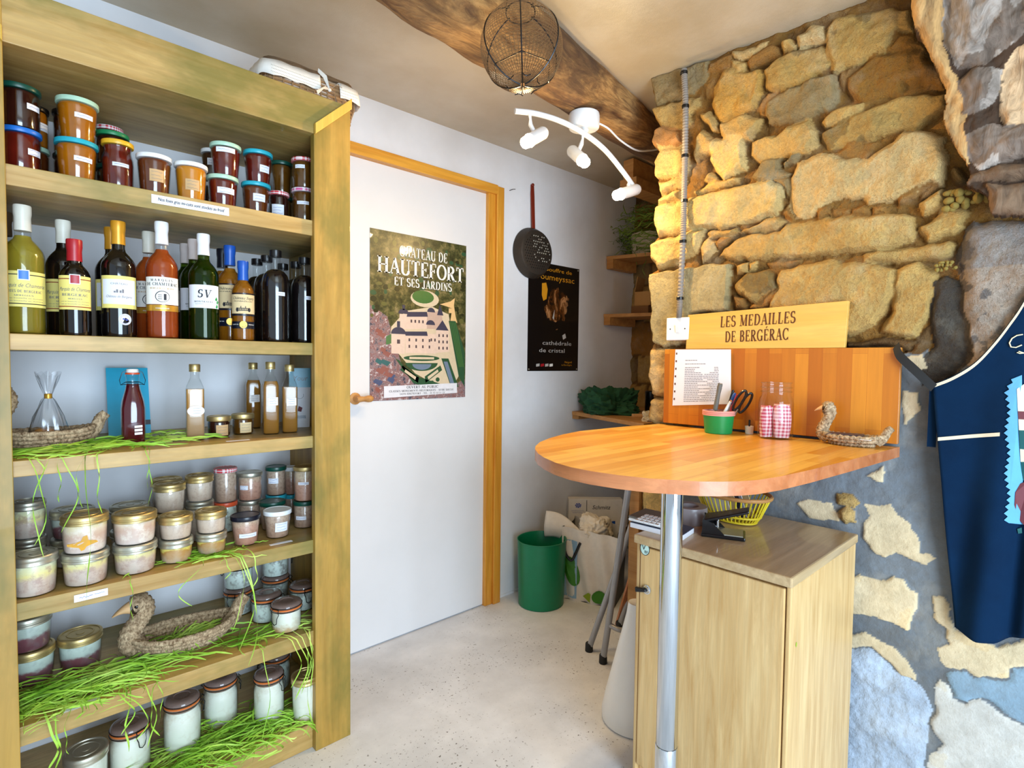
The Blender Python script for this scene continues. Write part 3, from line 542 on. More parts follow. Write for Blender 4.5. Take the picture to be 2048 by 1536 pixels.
TP = [('Y' if k == 'y' else k, p) for k, p in to_wall(TIMBER)]
def tkeep(u, z):
    m = np.zeros(u.shape, bool)
    O = [onW(*p) for p in ((1815, -80), (2420, -80), (2420, 425), (1986, 441), (1972, 402), (1935, 380), (1946, 360), (1936, 334), (1906, 292), (1888, 252), (1896, 222), (1896, 192), (1860, 118), (1838, 90), (1832, 50))]
    ins, d = inside_dist(u + .006 * fbm(u, z, .03, 4), z + .006 * fbm(u, z, .03, 8), O); return ins & (z < ZC - .002)
def tbase(u, z): return np.array(rgb(70, 50, 36)) * (1 + .5 * fbm(u, z, .1, 2)[..., None])
lt = heightfield('timber_lintel', TP, .45, 1.2, 1.5, ZC, .003, tbase, 'weathered_timber', .005, .03, keep=tkeep, warp=.006, rough=2.2, grow=.004)
lt.location = WN * .05; struct(lt)

# niche behind the end of the stone wall
def niche_polys():
    r = random.Random(4); out = []; z = .0
    while z < 2.2:
        hh = .16 + .12 * r.random(); u = -1.3
        while u < 1.4:
            w_ = .18 + .22 * r.random(); g = .008
            out.append((r.choice('kocgk'), [(u + g, z + g), (u + w_ * .5, z + g * .3), (u + w_ - g, z + g), (u + w_ - g * .4, z + hh * .5), (u + w_ - g, z + hh - g), (u + w_ * .4, z + hh - g * .4), (u + g, z + hh - g)])); u += w_
        z += hh
    return out
nb = heightfield('wall_niche', niche_polys(), -.60, .65, 0, ZC, .012, lambda u, z: np.array(rgb(120, 88, 46)) * (1 + .4 * fbm(u, z, .2, 51, 4)[..., None]), 'stonework', -.015, .05)
nb.location = Vector((2.97, 1.5, 0)) - WP; struct(nb)

# the door, its frame
DX0, DX1 = .93, 1.712
d_ = MB().mat('door_paint').box((DX0, D - .012, .006), (DX1, D + .02, 2.0)).build('door_1', smooth=False, bevel=.002); struct(d_)
hd = MB().mat('sepia_handle' if 'sepia_handle' in MATS else 'niche_plank')
hd.loft([(.024, 0), (.024, .006), (.014, .01), (.012, .02), (.012, .045)], 16, tr=Matrix.Translation((1.035, D - .012, 1.045)) @ Matrix.Rotation(PI / 2, 4, 'X'))
hd.loft([(.009, 0), (.012, .012), (.010, .03), (.014, .05), (.013, .062), (.007, .07)], 14, tr=Matrix.Translation((1.022, D - .055, 1.045)) @ Matrix.Rotation(PI / 2, 4, 'Y'))
hd.build('door_handle', d_)
fr = MB().mat('pine_trim').box((DX1, D - .03, 0), (DX1 + .045, D, 2.04)); fr.box((DX1 + .045, D - .042, 0), (DX1 + .09, D, 2.04))
fr.mat('pine_trim_flat').box((.86, D - .042, 2.0), (DX1 + .05, D, 2.045)); struct(fr.build('trim_1', smooth=False, bevel=.003))
quadbox('trim_2', (1.81, D - .004, 0), (2.9, D, .012), 'plaster')

# the log under the ceiling
pts = []; rad = []
for i in range(70):
    t = i / 69; x = .25 + 2.7 * t; pts.append((x, 1.268 + .18 * (x - 1.17) + .008 * math.sin(5 * t), 2.200 + .020 * max(0, x - 1.17))); rad.append(.112 - .026 * (x - 1.17) + .010 * math.sin(11 * t + 1) * (1 - t))
def bark(i, a): return 1 + .13 * (math.sin(3 * a + i * .16) * .45 + math.sin(7 * a - i * .31) * .25 + math.sin(i * .9 + 2 * a) * .2) * (1.6 if i < 26 else .7)
lg = MB().mat('log_wood').tube(pts, rad, 40, mod=bark).build('ceiling_beam', sharp=80); struct(lg)
tb = MB().mat('niche_plank').box((2.36, 1.66, 2.14), (2.94, 1.72, 2.235)); tb.box((2.36, 1.64, 2.085), (2.94, 1.74, 2.14)); struct(tb.build('trim_3', smooth=False))

# ------------------------------------------------------------------ the shelf unit
YF = 1.60
su = thing('shelf_unit', 'tall greenish wooden shelving unit of jars and bottles against white wall', 'shelving unit', (.35, YF, 0))
def part(mb, name, **k): o = mb.build(name, su, loc=(-.35, -YF, 0), **k); return o
part(MB().mat('shelf_wood_upright').hexa([(.683, YF, 0), (.797, YF, 0), (.797, YF + .025, 0), (.683, YF + .025, 0)], [(.683, YF, 1.872), (.797, YF, 1.968), (.797, YF + .025, 1.968), (.683, YF + .025, 1.872)]), 'post', smooth=False, bevel=.0015)
part(MB().mat('shelf_wood_upright').box((-.10, YF, 0), (.014, YF + .025, 1.968)), 'post', smooth=False, bevel=.0015)
part(MB().mat('shelf_wood_long').add([(-.10, YF + .003, 1.862), (.690, YF + .003, 1.862), (.797, YF + .003, 1.975), (-.10, YF + .003, 1.985), (-.10, YF + .028, 1.862), (.690, YF + .028, 1.862), (.797, YF + .028, 1.975), (-.10, YF + .028, 1.985)], [(0, 1, 2, 3), (7, 6, 5, 4), (0, 4, 5, 1), (1, 5, 6, 2), (2, 6, 7, 3), (3, 7, 4, 0)]), 'header', smooth=False, bevel=.0015)
for a, b, dx in (((.683, 1.862), (.797, 1.968), 1), ((.014, 1.862), (-.10, 1.968), -1)):
    A = Vector((a[0], YF - .012, a[1])); B = Vector((b[0], YF - .012, b[1])); nn = Vector((0, 0, .026))
    part(MB().mat('strip_wood').hexa([A - nn * .2, B - nn * .2, B + Vector((0, .013, 0)) - nn * .2, A + Vector((0, .013, 0)) - nn * .2], [A + nn, B + nn, B + Vector((0, .013, 0)) + nn, A + Vector((0, .013, 0)) + nn]), 'mitre_strip', smooth=False, bevel=.001)
TH = {1: .045, 2: .036, 3: .036, 4: .040, 5: .045, 6: .076}
for k, z in S.items():
    part(MB().mat('shelf_wood_long').box((-.10, YF + .0152 + (0 if k != 6 else .01), z - TH[k] + (0.0005 if k == 6 else 0)), (.781, D - .001, z)), 'shelf', smooth=False, bevel=.0015)
part(MB().mat('shelf_wood_long').box((-.10, YF + .0285, 1.8625), (.781, D - .001, 1.880)), 'top_board', smooth=False)
part(MB().mat('shelf_wood_upright').box((.781, YF + .025, 0), (.797, D - .001, 1.955)), 'side_panel', smooth=False)
part(MB().mat('shelf_wood_upright').box((-.115, YF + .025, 0), (-.10, D - .001, 1.955)), 'side_panel', smooth=False)

# paper strips on the shelf edges
def edge_label(px0, px1, py, w, h, z, rows, label, Y=YF + .0125, tilt=0.0, ink='grey_ink', txt=None):
    a = onY(px0, py, Y); b = onY(px1, py, Y); cx = (a.x + b.x) / 2
    o = thing('shelf_edge_label', label, 'label', (cx, Y, z), 0, 'paper strips on the shelf edges')
    W2 = (b.x - a.x) / 2
    def f(u, v, d=0): return (u, -d, v + u * tilt)
    MB().mat('paper').prism([(-W2, -h / 2), (W2, -h / 2), (W2, h / 2), (-W2, h / 2)], lambda u, v: f(u, v, -.0007), lambda u, v: f(u, v, .0)).build('strip', o, smooth=False)
    mb = MB().mat('ink' if txt else ink)
    if txt:
        for du in (0, .0003): letter(mb, txt, lambda u, v: f(u + du, v, .0006 + du), .0085, 0, -.003, width=W2 * 1.7, slant=.2)
    else: squiggle(mb, lambda u, v: f(u, v, .0006), -W2 * .7, W2 * .1, .0, .0022, .0005, px0); squiggle(mb, lambda u, v: f(u, v, .0006), W2 * .2, W2 * .8, .001, .002, .0004, px1)
    mb.build('lettering', o, smooth=False)
edge_label(303, 458, 408, .17, .021, 1.592, 1, 'long white typed paper strip on edge of the top jam shelf', txt='Nos foies gras mi-cuits sont stock\u00e9s au froid')
edge_label(148, 216, 1194, .07, .017, .636, 1, 'short white handwritten strip on shelf edge beneath the big potted meat jars', tilt=.01, ink='blue_ink')
def flat_label(px0, px1, py, z, w, label, rz=0):
    a = onZ(px0, py, z); b = onZ(px1, py, z); c = (a + b) / 2
    o = tag(MB().mat('paper').box((-(b - a).length / 2, -w / 2, 0), ((b - a).length / 2, w / 2, .0006)).build('shelf_label', smooth=False, loc=(c.x, max(c.y, YF + .017 + w / 2), z), rz=0), label, 'label', 'paper strips on the shelf edges'); return o
flat_label(453, 498, 881, S[3], .012, 'narrow beige paper strip lying before the small gold-lidded jars')
flat_label(540, 584, 1086, S[4], .014, 'pinkish white paper strip lying in front of the white-lidded tumbler')
flat_label(136, 196, 1420, S[5], .02, 'white paper strip lying on the shelf edge among green raffia')

# ------------------------------------------------------------------ jars
def facing(x, y): return math.atan2(-y, -x)
def wrap(r0, r1, h, phi, d=.0006):              # (arc length, height) -> point on a tapered round body
    def f(u, v):
        r = r0 + (r1 - r0) * v / h + d; a = phi + u / max(r, 1e-4); return (r * math.cos(a), r * math.sin(a), v)
    return f
def label_patch(mb, f, u0, u1, v0, v1, n=14, wavy=False):
    vs = []; fs = []
    for i in range(n + 1):
        u = u0 + (u1 - u0) * i / n; vs += [f(u, v0), f(u, v1)]
    for i in range(n): a = 2 * i; fs.append((a, a + 2, a + 3, a + 1))
    return mb.add(vs, fs)
def oval_patch(mb, f, cu, cv, ru, rv, n=24): return mb.add([f(cu + ru * math.cos(2 * PI * i / n), cv + rv * math.sin(2 * PI * i / n)) for i in range(n)], [tuple(range(n))])
def jar_label(o, r0, r1, h, phi, spec, seed=1):
    for (off, v, w, hh, m) in spec:
        f = wrap(r0, r1, h, phi + off); mb = MB().mat(m); label_patch(mb, f, -w / 2, w / 2, v - hh / 2, v + hh / 2)
        f2 = wrap(r0, r1, h, phi + off, .0012); mb.mat('blue_ink' if m == 'paper' else 'grey_ink')
        rows = 1 if hh < .014 else 2 if hh < .024 else 3
        for q in range(rows): squiggle(mb, f2, -w * .38, w * (.38 - .12 * (q % 2)), v + (q - (rows - 1) / 2) * -.0085, .0014, .00035, seed + q)
        mb.build('label', o, smooth=True)
def lid_geo(r, z, hh, mat, ridges=False, n=32):
    mb = MB().mat(mat)
    if ridges:
        p = [(r * .98, z), (r * 1.0, z + .001), (r * 1.0, z + hh * .25), (r * .975, z + hh * .32), (r * .975, z + hh * .45), (r * 1.0, z + hh * .52), (r * 1.0, z + hh * .82), (r * .97, z + hh * .95), (r * .93, z + hh), (r * .86, z + hh), (r * .84, z + hh - .0018), (r * .62, z + hh - .0018), (r * .60, z + hh - .0004), (r * .56, z + hh - .0004), (r * .54, z + hh - .0018), (r * .2, z + hh - .0018), (r * .18, z + hh - .0008), (.0005, z + hh - .0008)]
    else: p = [(r * .985, z), (r, z + .0008), (r, z + hh - .002), (r * .985, z + hh - .0006), (r * .955, z + hh), (r * .90, z + hh), (r * .885, z + hh - .0012), (.0005, z + hh - .0012)]
    return mb.loft(p, n, cap1=True)
def jam_jar(name, label, x, y, z, r, h, fill, lid, labels=(), shape='taper', group=None, cat='jar', seed=1, lidh=.011):
    o = thing(name, label, cat, (x, y, z), 0, group); rb, rt = (.80 * r, .955 * r) if shape == 'taper' else (.93 * r, .95 * r) if shape == 'straight' else (.95 * r, .97 * r)
    zt = h - lidh
    if shape == 'round': g = [(rb * .75, .0), (rb * .97, .004), (rb, .012), (rt * 1.02, zt * .62), (rt * 1.0, zt * .72), (rt * .88, zt * .86), (rt * .86, zt * .90), (rt * .9, zt)]
    else: g = [(rb * .86, 0), (rb * .97, .002), (rb, .007), (rb + (rt - rb) * .9, zt * .9), (rt * .97, zt * .95), (rt * .93, zt)]
    MB().mat('clear_glass').loft(g, 30, cap1=False).build('glass', o)
    MB().mat(fill).loft([(max(.001, p[0] - .0016), p[1] * .965 + .0016) for p in g], 28).build('filling', o)
    lid_geo(r, zt, lidh, lid).build('lid', o)
    jar_label(o, rb, rt, zt, facing(x, y), labels, seed); return o
def pate_jar(name, label, x, y, z, r, h, fill, lid='gold_metal', group=None, splash=False):
    o = thing(name, label, 'jar', (x, y, z), 0, group); lh = .021; zt = h - lh
    g = [(r * .74, 0), (r * .86, .002), (r * .895, .008), (r * .93, zt * .5), (r * .955, zt * .93), (r * .95, zt)]
    MB().mat('clear_glass').loft(g, 36, cap1=False).build('glass', o)
    MB().mat(fill).loft([(p[0] - .0018, p[1] * .97 + .0012) for p in g], 32).build('filling', o)
    lid_geo(r, zt, lh, lid, True, 44).build('lid', o)
    if splash:
        f = wrap(r * .895, r * .95, zt, facing(x, y), .0004); mb = MB().mat('yolk_drip')
        pts = [(-.040, .026), (-.02, .030), (-.008, .034), (-.004, .044), (.004, .046), (.006, .034), (.022, .030), (.026, .025), (.010, .022), (.002, .019), (-.002, .012), (-.008, .010), (-.012, .018), (-.026, .020), (-.038, .021)]
        mb.add([f(*p) for p in pts], [tuple(range(len(pts)))]); mb.build('egg_yolk_streak', o)
    return o
pm('yolk_drip', rgb(226, 160, 30), .3)
def tumbler(name, label, x, y, z, r, h, fill, lid, labels=(), group=None, seed=1): return jam_jar(name, label, x, y, z, r, h, fill, lid, labels, 'taper' if r > .039 else 'straight', group, 'jar', seed, .013)
def clip_jar(label, x, y, z, r, h, fill, phi_clip, group, tall=False):
    o = thing('clip_top_jar', label, 'jar', (x, y, z), 0, group); lh = .018 if h < .12 else .020; zt = h - lh
    g = [(r * .78, 0), (r * .9, .003), (r * .95, .010), (r * .95, zt * .72), (r * .93, zt * .84), (r * .84, zt * .95), (r * .86, zt)] if tall else [(r * .82, 0), (r * .92, .003), (r * .93, .01), (r * .94, zt * .9), (r * .92, zt)]
    MB().mat('clear_glass').loft(g, 36, cap1=False).build('glass', o)
    MB().mat(fill).loft([(p[0] - .002, p[1] * .9 + .0015) for p in g], 32).build('filling', o)
    rr = g[-1][0]
    MB().mat('rubber_seal').loft([(rr * .9, zt), (rr * 1.06, zt), (rr * 1.07, zt + .0035), (rr * .9, zt + .0045)], 36).build('rubber_seal', o)
    mb = MB().mat('lid_glass'); mb.loft([(rr * .95, zt + .0045), (rr * 1.05, zt + .0055), (rr * 1.05, zt + .010), (rr * .99, zt + lh * .82), (rr * .85, zt + lh), (rr * .5, zt + lh), (rr * .46, zt + lh - .002), (.0006, zt + lh - .002)], 36).build('glass_lid', o)
    w = MB().mat('steel_wire'); c, s_ = math.cos(phi_clip), math.sin(phi_clip)
    def q(rad, t, z_): return (rad * c - t * s_, rad * s_ + t * c, z_)
    w.tube([(rr * 1.075 * math.cos(2 * PI * i / 30), rr * 1.075 * math.sin(2 * PI * i / 30), zt - .004) for i in range(30)], .0011, 5, closed=True)
    w.tube([(rr * 1.07 * math.cos(2 * PI * i / 30), rr * 1.07 * math.sin(2 * PI * i / 30), zt + .0078) for i in range(30)], .0011, 5, closed=True)
    R1 = rr * 1.12
    for sg in (-1, 1):
        w.tube([q(R1, sg * .011, zt + .008), q(R1 + .006, sg * .012, zt + .001), q(R1 + .002, sg * .012, zt - .006), q(R1 + .008, sg * .010, zt - .016), q(R1 + .006, sg * .007, zt - .032)], .0012, 5)
    w.tube([q(R1 + .006, -.007, zt - .032), q(R1 + .007, 0, zt - .036), q(R1 + .006, .007, zt - .032)], .0012, 5)
    w.tube([q(R1, -.011, zt + .008), q(R1 + .002, 0, zt + .010), q(R1, .011, zt + .008)], .0012, 5)
    w.tube([q(-R1, -.006, zt + .008), q(-R1 - .005, 0, zt + .001), q(-R1, .006, zt - .005)], .0012, 5)
    w.build('wire_clip', o); return o
t = NT('lid_glass'); t.set(.08, 0, .8); t.col(t.mix(t.noise(40, 3), rgb(128, 104, 96), rgb(160, 138, 128)))
tr = t.n('ShaderNodeBsdfTransparent'); tr.inputs[0].default_value = (.8, .78, .76, 1); mx = t.n('ShaderNodeMixShader'); mx.inputs[0].default_value = .35
t.l(t.b.outputs[0], mx.inputs[1]); t.l(tr.outputs[0], mx.inputs[2]); t.l(mx.outputs[0], t.out.inputs[0]); MATS['lid_glass'] = t.m

GJ = 'jam jars on the top shelf'
P_ = 'paper'; K_ = 'kraft_paper'
W1 = [(.45, .055, .034, .012, P_)]
for a in [
 ('dark jam jar with blue lid at left end of the top shelf, under green lid', .041, 1.705, 1.612, .039, .101, 'jam_red', 'blue_lid', [(.75, .05, .03, .014, P_)], 'straight'),
 ('brown jam jar with dark green lid stacked on the blue-lidded jar', .041, 1.705, 1.713, .039, .096, 'jam_dark', 'dark_green_lid', [(.75, .05, .03, .013, P_)], 'straight'),
 ('amber jar with pale lid at the back, behind the blue-lidded jar', .068, 1.86, 1.612, .034, .112, 'jam_brown', 'mint_lid', [(.75, .03, .03, .016, P_)], 'straight'),
 ('amber jar with black lid at the back, stacked behind the green-lidded jar', .068, 1.86, 1.724, .034, .100, 'jam_amber', 'black_lid', [(.75, .05, .03, .02, P_)], 'straight'),
 ('large amber jam jar with turquoise and yellow lid, lower of its stack', .142, 1.70, 1.612, .043, .101, 'jam_amber', 'turquoise_lid', [(.35, .055, .038, .011, P_)], 'taper'),
 ('large amber jam jar with mint lid, upper of the stack at left', .145, 1.70, 1.713, .042, .097, 'jam_amber', 'mint_lid', [(.35, .055, .038, .011, P_)], 'taper'),
 ('dark jar mostly hidden at the back, lower of the two behind the amber stack', .142, 1.86, 1.612, .036, .110, 'jam_dark', 'black_lid', [], 'straight'),
 ('dark jar with black lid peeping out behind the mint-lidded amber jar', .142, 1.86, 1.722, .036, .110, 'jam_dark', 'black_lid', [], 'straight'),
 ('round-shouldered dark red jar with yellow lid and narrow white label', .223, 1.70, 1.612, .034, .123, 'jam_red', 'yellow_lid', [(.2, .062, .036, .009, P_)], 'round'),
 ('dark jar hidden behind the yellow-lidded jar, carrying a green-lidded jar', .224, 1.79, 1.612, .037, .085, 'jam_dark', 'dark_green_lid', [], 'straight'),
 ('nearly black jar with green and pink lid and tilted white label', .224, 1.79, 1.697, .037, .085, 'jam_dark', 'green_pink_lid', [(.5, .05, .03, .022, P_)], 'straight'),
 ('jar at the back under the red spotted lid, hidden from view', .231, 1.90, 1.612, .033, .110, 'jam_dark', 'dark_green_lid', [], 'straight'),
 ('jar with red spotted lid just showing behind the green and pink lid', .231, 1.90, 1.722, .033, .110, 'jam_dark', 'gingham_red', [], 'straight'),
 ('brown jam jar with plain white lid and square kraft label', .299, 1.69, 1.612, .040, .105, 'jam_brown', 'white_lid', [(.15, .05, .032, .030, K_)], 'taper'),
 ('orange amber jam jar with plain white lid and square kraft label', .383, 1.69, 1.612, .040, .105, 'jam_orange', 'white_lid', [(.1, .045, .034, .028, K_)], 'taper'),
 ('red-brown jar with pale mint lid, lower of the stack beside the paper strip', .464, 1.70, 1.612, .040, .093, 'jam_red', 'mint_lid', [(.25, .05, .046, .016, P_)], 'taper'),
 ('dark red jar with mint lid and wide white label, upper of its stack', .472, 1.70, 1.705, .040, .090, 'jam_red', 'mint_lid', [(0, .068, .05, .013, P_)], 'taper'),
 ('dark jar hidden behind the mint-lidded stack, lower one', .478, 1.85, 1.612, .032, .110, 'jam_dark', 'white_lid', [(.1, .05, .03, .02, P_)], 'straight'),
 ('dark purple jar with white lid peeping out behind the mint-lidded stack', .478, 1.85, 1.722, .032, .100, 'jam_dark', 'white_lid', [(.0, .06, .03, .02, P_)], 'straight'),
 ('red jam jar with turquoise lid, lower of the turquoise pair', .556, 1.71, 1.612, .040, .097, 'jam_brown', 'turquoise_lid', [(.25, .052, .034, .021, P_)], 'taper'),
 ('red jam jar with turquoise and mint lid, upper of the turquoise pair', .562, 1.71, 1.709, .040, .092, 'jam_red', 'turquoise_lid', [(.55, .04, .03, .020, P_)], 'taper'),
 ('small dark jar with red gingham lid and large pale blue label', .630, 1.735, 1.612, .030, .094, 'jam_dark', 'gingham_red', [(-.1, .035, .036, .036, P_)], 'straight'),
 ('jar hidden behind the small red gingham lid, carrying an olive-brown jar', .668, 1.815, 1.612, .033, .105, 'jam_olive', 'dark_green_lid', [], 'straight'),
 ('olive-brown jar with dark green lid, without label, near the right post', .668, 1.815, 1.717, .033, .108, 'jam_olive', 'dark_green_lid', [], 'taper'),
 ('brown jar with pink gingham lid, lower of the stack by the right post', .700, 1.715, 1.612, .037, .113, 'jam_olive', 'gingham_pink', [(-.1, .066, .036, .010, P_)], 'straight'),
 ('brown jar with red gingham lid, upper of the stack by the right post', .700, 1.715, 1.725, .037, .092, 'jam_olive', 'gingham_red', [(-.35, .062, .03, .011, P_)], 'straight'),
]:
    pm('green_pink_lid', rgb(30, 130, 80), .4)
    jam_jar('jam_jar', *a[:8], labels=a[8], shape=a[9], group=GJ, seed=int(a[1] * 1000))

GP = 'potted meat jars with ridged metal lids'
for a in [
 ('big ridged-lid jar of pale potted meat, front left beside the left post', .046, 1.67, .653, .045, .093, 'pate_layered', 'tin_metal'),
 ('big ridged-lid potted meat jar under the one streaked with yolk', .141, 1.672, .653, .048, .078, 'pate_layered', 'tin_metal'),
 ('big pink potted meat jar with an orange yolk streak and gold lid', .141, 1.672, .731, .048, .090, 'pate_pink', 'gold_metal', True),
 ('big ridged-lid jar with pale yellow fat, lower of the second big stack', .243, 1.68, .653, .049, .075, 'pate_layered', 'tin_metal'),
 ('big pink potted meat jar with gold lid, upper of the second big stack', .243, 1.68, .728, .049, .078, 'pate_pink', 'gold_metal'),
 ('smaller jar with a bright yellow fat layer under a silver lid, left one', .337, 1.692, .653, .041, .063, 'pate_yellow', 'tin_metal'),
 ('smaller beige potted meat jar stacked left above the yellow layered ones', .337, 1.692, .716, .041, .063, 'pate_beige', 'gold_metal'),
 ('smaller jar with a bright yellow fat layer, right one beside the navy lid', .425, 1.70, .653, .040, .060, 'pate_yellow', 'tin_metal'),
 ('smaller beige potted meat jar stacked right, beside the navy-lidded tumbler', .425, 1.70, .713, .040, .062, 'pate_beige', 'gold_metal'),
 ('dusty ridged-lid jar at the back left, lower of the stack by the post', .042, 1.83, .653, .036, .092, 'pate_layered', 'tin_metal'),
 ('ridged-lid jar at the back left, top of the stack by the post', .042, 1.83, .745, .036, .093, 'pate_layered', 'tin_metal'),
 ('ridged-lid jar at the back behind the yolk-streaked one, hidden lower', .130, 1.84, .653, .048, .074, 'pate_layered', 'tin_metal'),
 ('dark-filled ridged-lid jar at the back, behind the yolk-streaked jar', .130, 1.84, .727, .048, .074, 'duck_fat_meat', 'tin_metal'),
 ('ridged-lid jar hidden at the back behind the second big stack', .256, 1.84, .653, .048, .069, 'pate_beige', 'tin_metal'),
 ('ridged-lid jar at the back, its lid showing above the second big stack', .256, 1.84, .722, .048, .069, 'pate_beige', 'tin_metal'),
 ('greenish ridged-lid jar under the white potted meat jar in the back row', .350, 1.83, .653, .041, .103, 'pate_beige', 'gold_metal'),
 ('white potted meat jar with gold lid on top in the back row', .350, 1.83, .756, .041, .083, 'pate_beige', 'gold_metal'),
 ('ridged-lid jar at the very back, lower one behind the white jar', .361, 1.93, .653, .042, .091, 'pate_beige', 'tin_metal'),
 ('ridged-lid jar at the very back, its lid showing behind the white jar', .361, 1.93, .744, .042, .090, 'pate_beige', 'gold_metal'),
 ('ridged-lid jar beneath the gold-rimmed jar left of the red gingham lid', .431, 1.845, .653, .038, .119, 'pate_beige', 'tin_metal'),
 ('pale pink jar with thick gold lid left of the red gingham lid', .431, 1.845, .772, .038, .078, 'pate_beige', 'gold_metal'),
]: pate_jar('potted_meat_jar', *a[:8], group=GP, splash=len(a) > 8)
GT = 'rillettes tumblers at the right of the fourth shelf'
for a in [
 ('tumbler with orange-red lid under the red gingham lidded one', .514, 1.885, .653, .034, .094, 'confit', 'orange_lid', []),
 ('tall grey-beige tumbler with red gingham lid on the back stack', .514, 1.885, .747, .034, .108, 'rillettes', 'gingham_red', []),
 ('jar with mottled lid beneath the one with a blackened silver rim', .592, 1.90, .653, .038, .085, 'rillettes', 'tin_metal', []),
 ('pink rillettes jar with worn silver lid and small white label at left', .592, 1.90, .738, .038, .091, 'rillettes_pink', 'tin_metal', [(-.55, .045, .028, .014, P_)]),
 ('tumbler with dark green lid half hidden behind the white-lidded one', .632, 1.812, .653, .040, .091, 'rillettes', 'dark_green_lid', []),
 ('blue-lidded jar at the back under the dark green lid', .688, 1.935, .653, .034, .080, 'rillettes', 'turquoise_lid', []),
 ('slim tumbler with dark green lid and white label on the back stack', .688, 1.935, .733, .034, .098, 'rillettes', 'dark_green_lid', [(-.3, .052, .034, .018, P_)]),
 ('blue-lidded jar at the back right under the white lid', .750, 1.96, .653, .026, .067, 'rillettes', 'turquoise_lid', []),
 ('slim brown tumbler with white lid at the back right', .750, 1.96, .720, .026, .098, 'rillettes_pink', 'white_lid', []),
 ('tumbler with dark green lid and blue-white label beside the right post', .720, 1.77, .653, .036, .087, 'rillettes', 'dark_green_lid', [(-.35, .035, .034, .012, P_)]),
 ('tall pink rillettes jar with gold lid, top of the stack by the right post', .722, 1.77, .740, .036, .112, 'rillettes_pink', 'gold_metal', [(-.15, .06, .034, .009, P_)]),
 ('beige tumbler with navy blue lid and narrow white label', .521, 1.714, .653, .041, .087, 'rillettes_pink', 'navy_lid', [(.2, .032, .05, .012, P_)]),
 ('beige tumbler with plain white lid and square framed label', .616, 1.723, .653, .041, .084, 'rillettes', 'white_lid', [(.35, .036, .038, .028, P_)]),
]: tumbler('meat_tumbler', *a, group=GT, seed=int(a[1] * 1000))
GD = 'duck in fat jars with ridged lids on the fifth shelf'
pate_jar('duck_meat_jar', 'ridged-lid jar of dark meat under white fat, lower of the left stack', .041, 1.84, .372, .049, .088, 'duck_fat_meat', 'gold_metal', GD)
pate_jar('duck_meat_jar', 'ridged-lid jar of dark meat under white fat, upper of the left stack', .036, 1.84, .460, .049, .086, 'duck_fat_meat', 'tin_metal', GD)
pate_jar('duck_meat_jar', 'ridged-lid jar of dark meat standing alone left of the duck basket', .141, 1.845, .372, .049, .089, 'duck_fat_meat', 'gold_metal', GD)
GK = 'clip-top jars with orange rubber seals'
for a in [
 ('clip-top jar of confit at the back, lower of the left pair behind the duck tail', .554, 1.90, .372, .045, .086, 'confit', -2.3),
 ('clip-top jar of confit at the back, upper of the left pair', .554, 1.90, .458, .045, .086, 'confit', 2.4),
 ('clip-top jar of confit at the back right, lower of its pair', .681, 1.925, .372, .045, .086, 'confit', -.6),
 ('clip-top jar of confit at the back right, upper of its pair', .681, 1.925, .458, .045, .086, 'confit', -.5),
 ('clip-top jar with dark meat, left of the front white one', .605, 1.792, .372, .046, .086, 'confit', -.7),
 ('clip-top jar of white fat with bright orange seal, nearest on the fifth shelf', .628, 1.685, .372, .046, .088, 'confit_white', -2.6),
 ('clip-top jar of confit against the right post on the fifth shelf', .724, 1.795, .372, .043, .085, 'confit', -1.6),
]: clip_jar(*a, group=GK)
pate_jar('confit_jar', 'white-filled jar with wide grey ridged lid, bottom shelf far left', .138, 1.72, .0765, .047, .132, 'confit_white', 'tin_metal', 'tall white confit jars on the bottom shelf')
GB = 'tall white confit jars on the bottom shelf'
for a in [
 ('tall clip-top jar with tilted pinkish glass lid, left on the bottom shelf', .236, 1.76, .0765, .050, .140, 'confit_white', -1.2),
 ('tall clip-top jar of white confit with orange seal, left of the pair', .361, 1.765, .0765, .050, .158, 'confit_white', -.4),
 ('tall clip-top jar of white confit, right of the pair under the shelf edge', .476, 1.817, .0765, .050, .148, 'confit_white', -.3),
 ('tall clip-top jar of white confit with pink glass lid beside the right post', .590, 1.73, .0765, .047, .158, 'confit_white', -1.0),
 ('clip-top jar in shade behind the pink-lidded tall jar', .670, 1.90, .0765, .050, .120, 'confit', 2.8),
]: clip_jar(*a, group=GB, tall=True)
pate_jar('confit_jar', 'tall white confit jar with dark ridged lid touching the right post', .676, 1.660, .0765, .042, .145, 'confit_white', 'gold_metal', GB)

# small gold-lidded jars on the third shelf
for lb, x, y, f in (('squat dark brown jar with gold lid and kraft label, left one', .464, 1.76, 'jam_dark'), ('squat olive jar with gold lid and grey label, right one', .538, 1.788, 'jam_olive')):
    jam_jar('spread_jar', lb, x, y, S[3], .032, .062, f, 'gold_metal', [(.3, .022, .034, .031, K_ if f == 'jam_dark' else 'cream_paper')], 'straight', 'squat gold-lidded jars on the third shelf', 'jar', 9, .014)

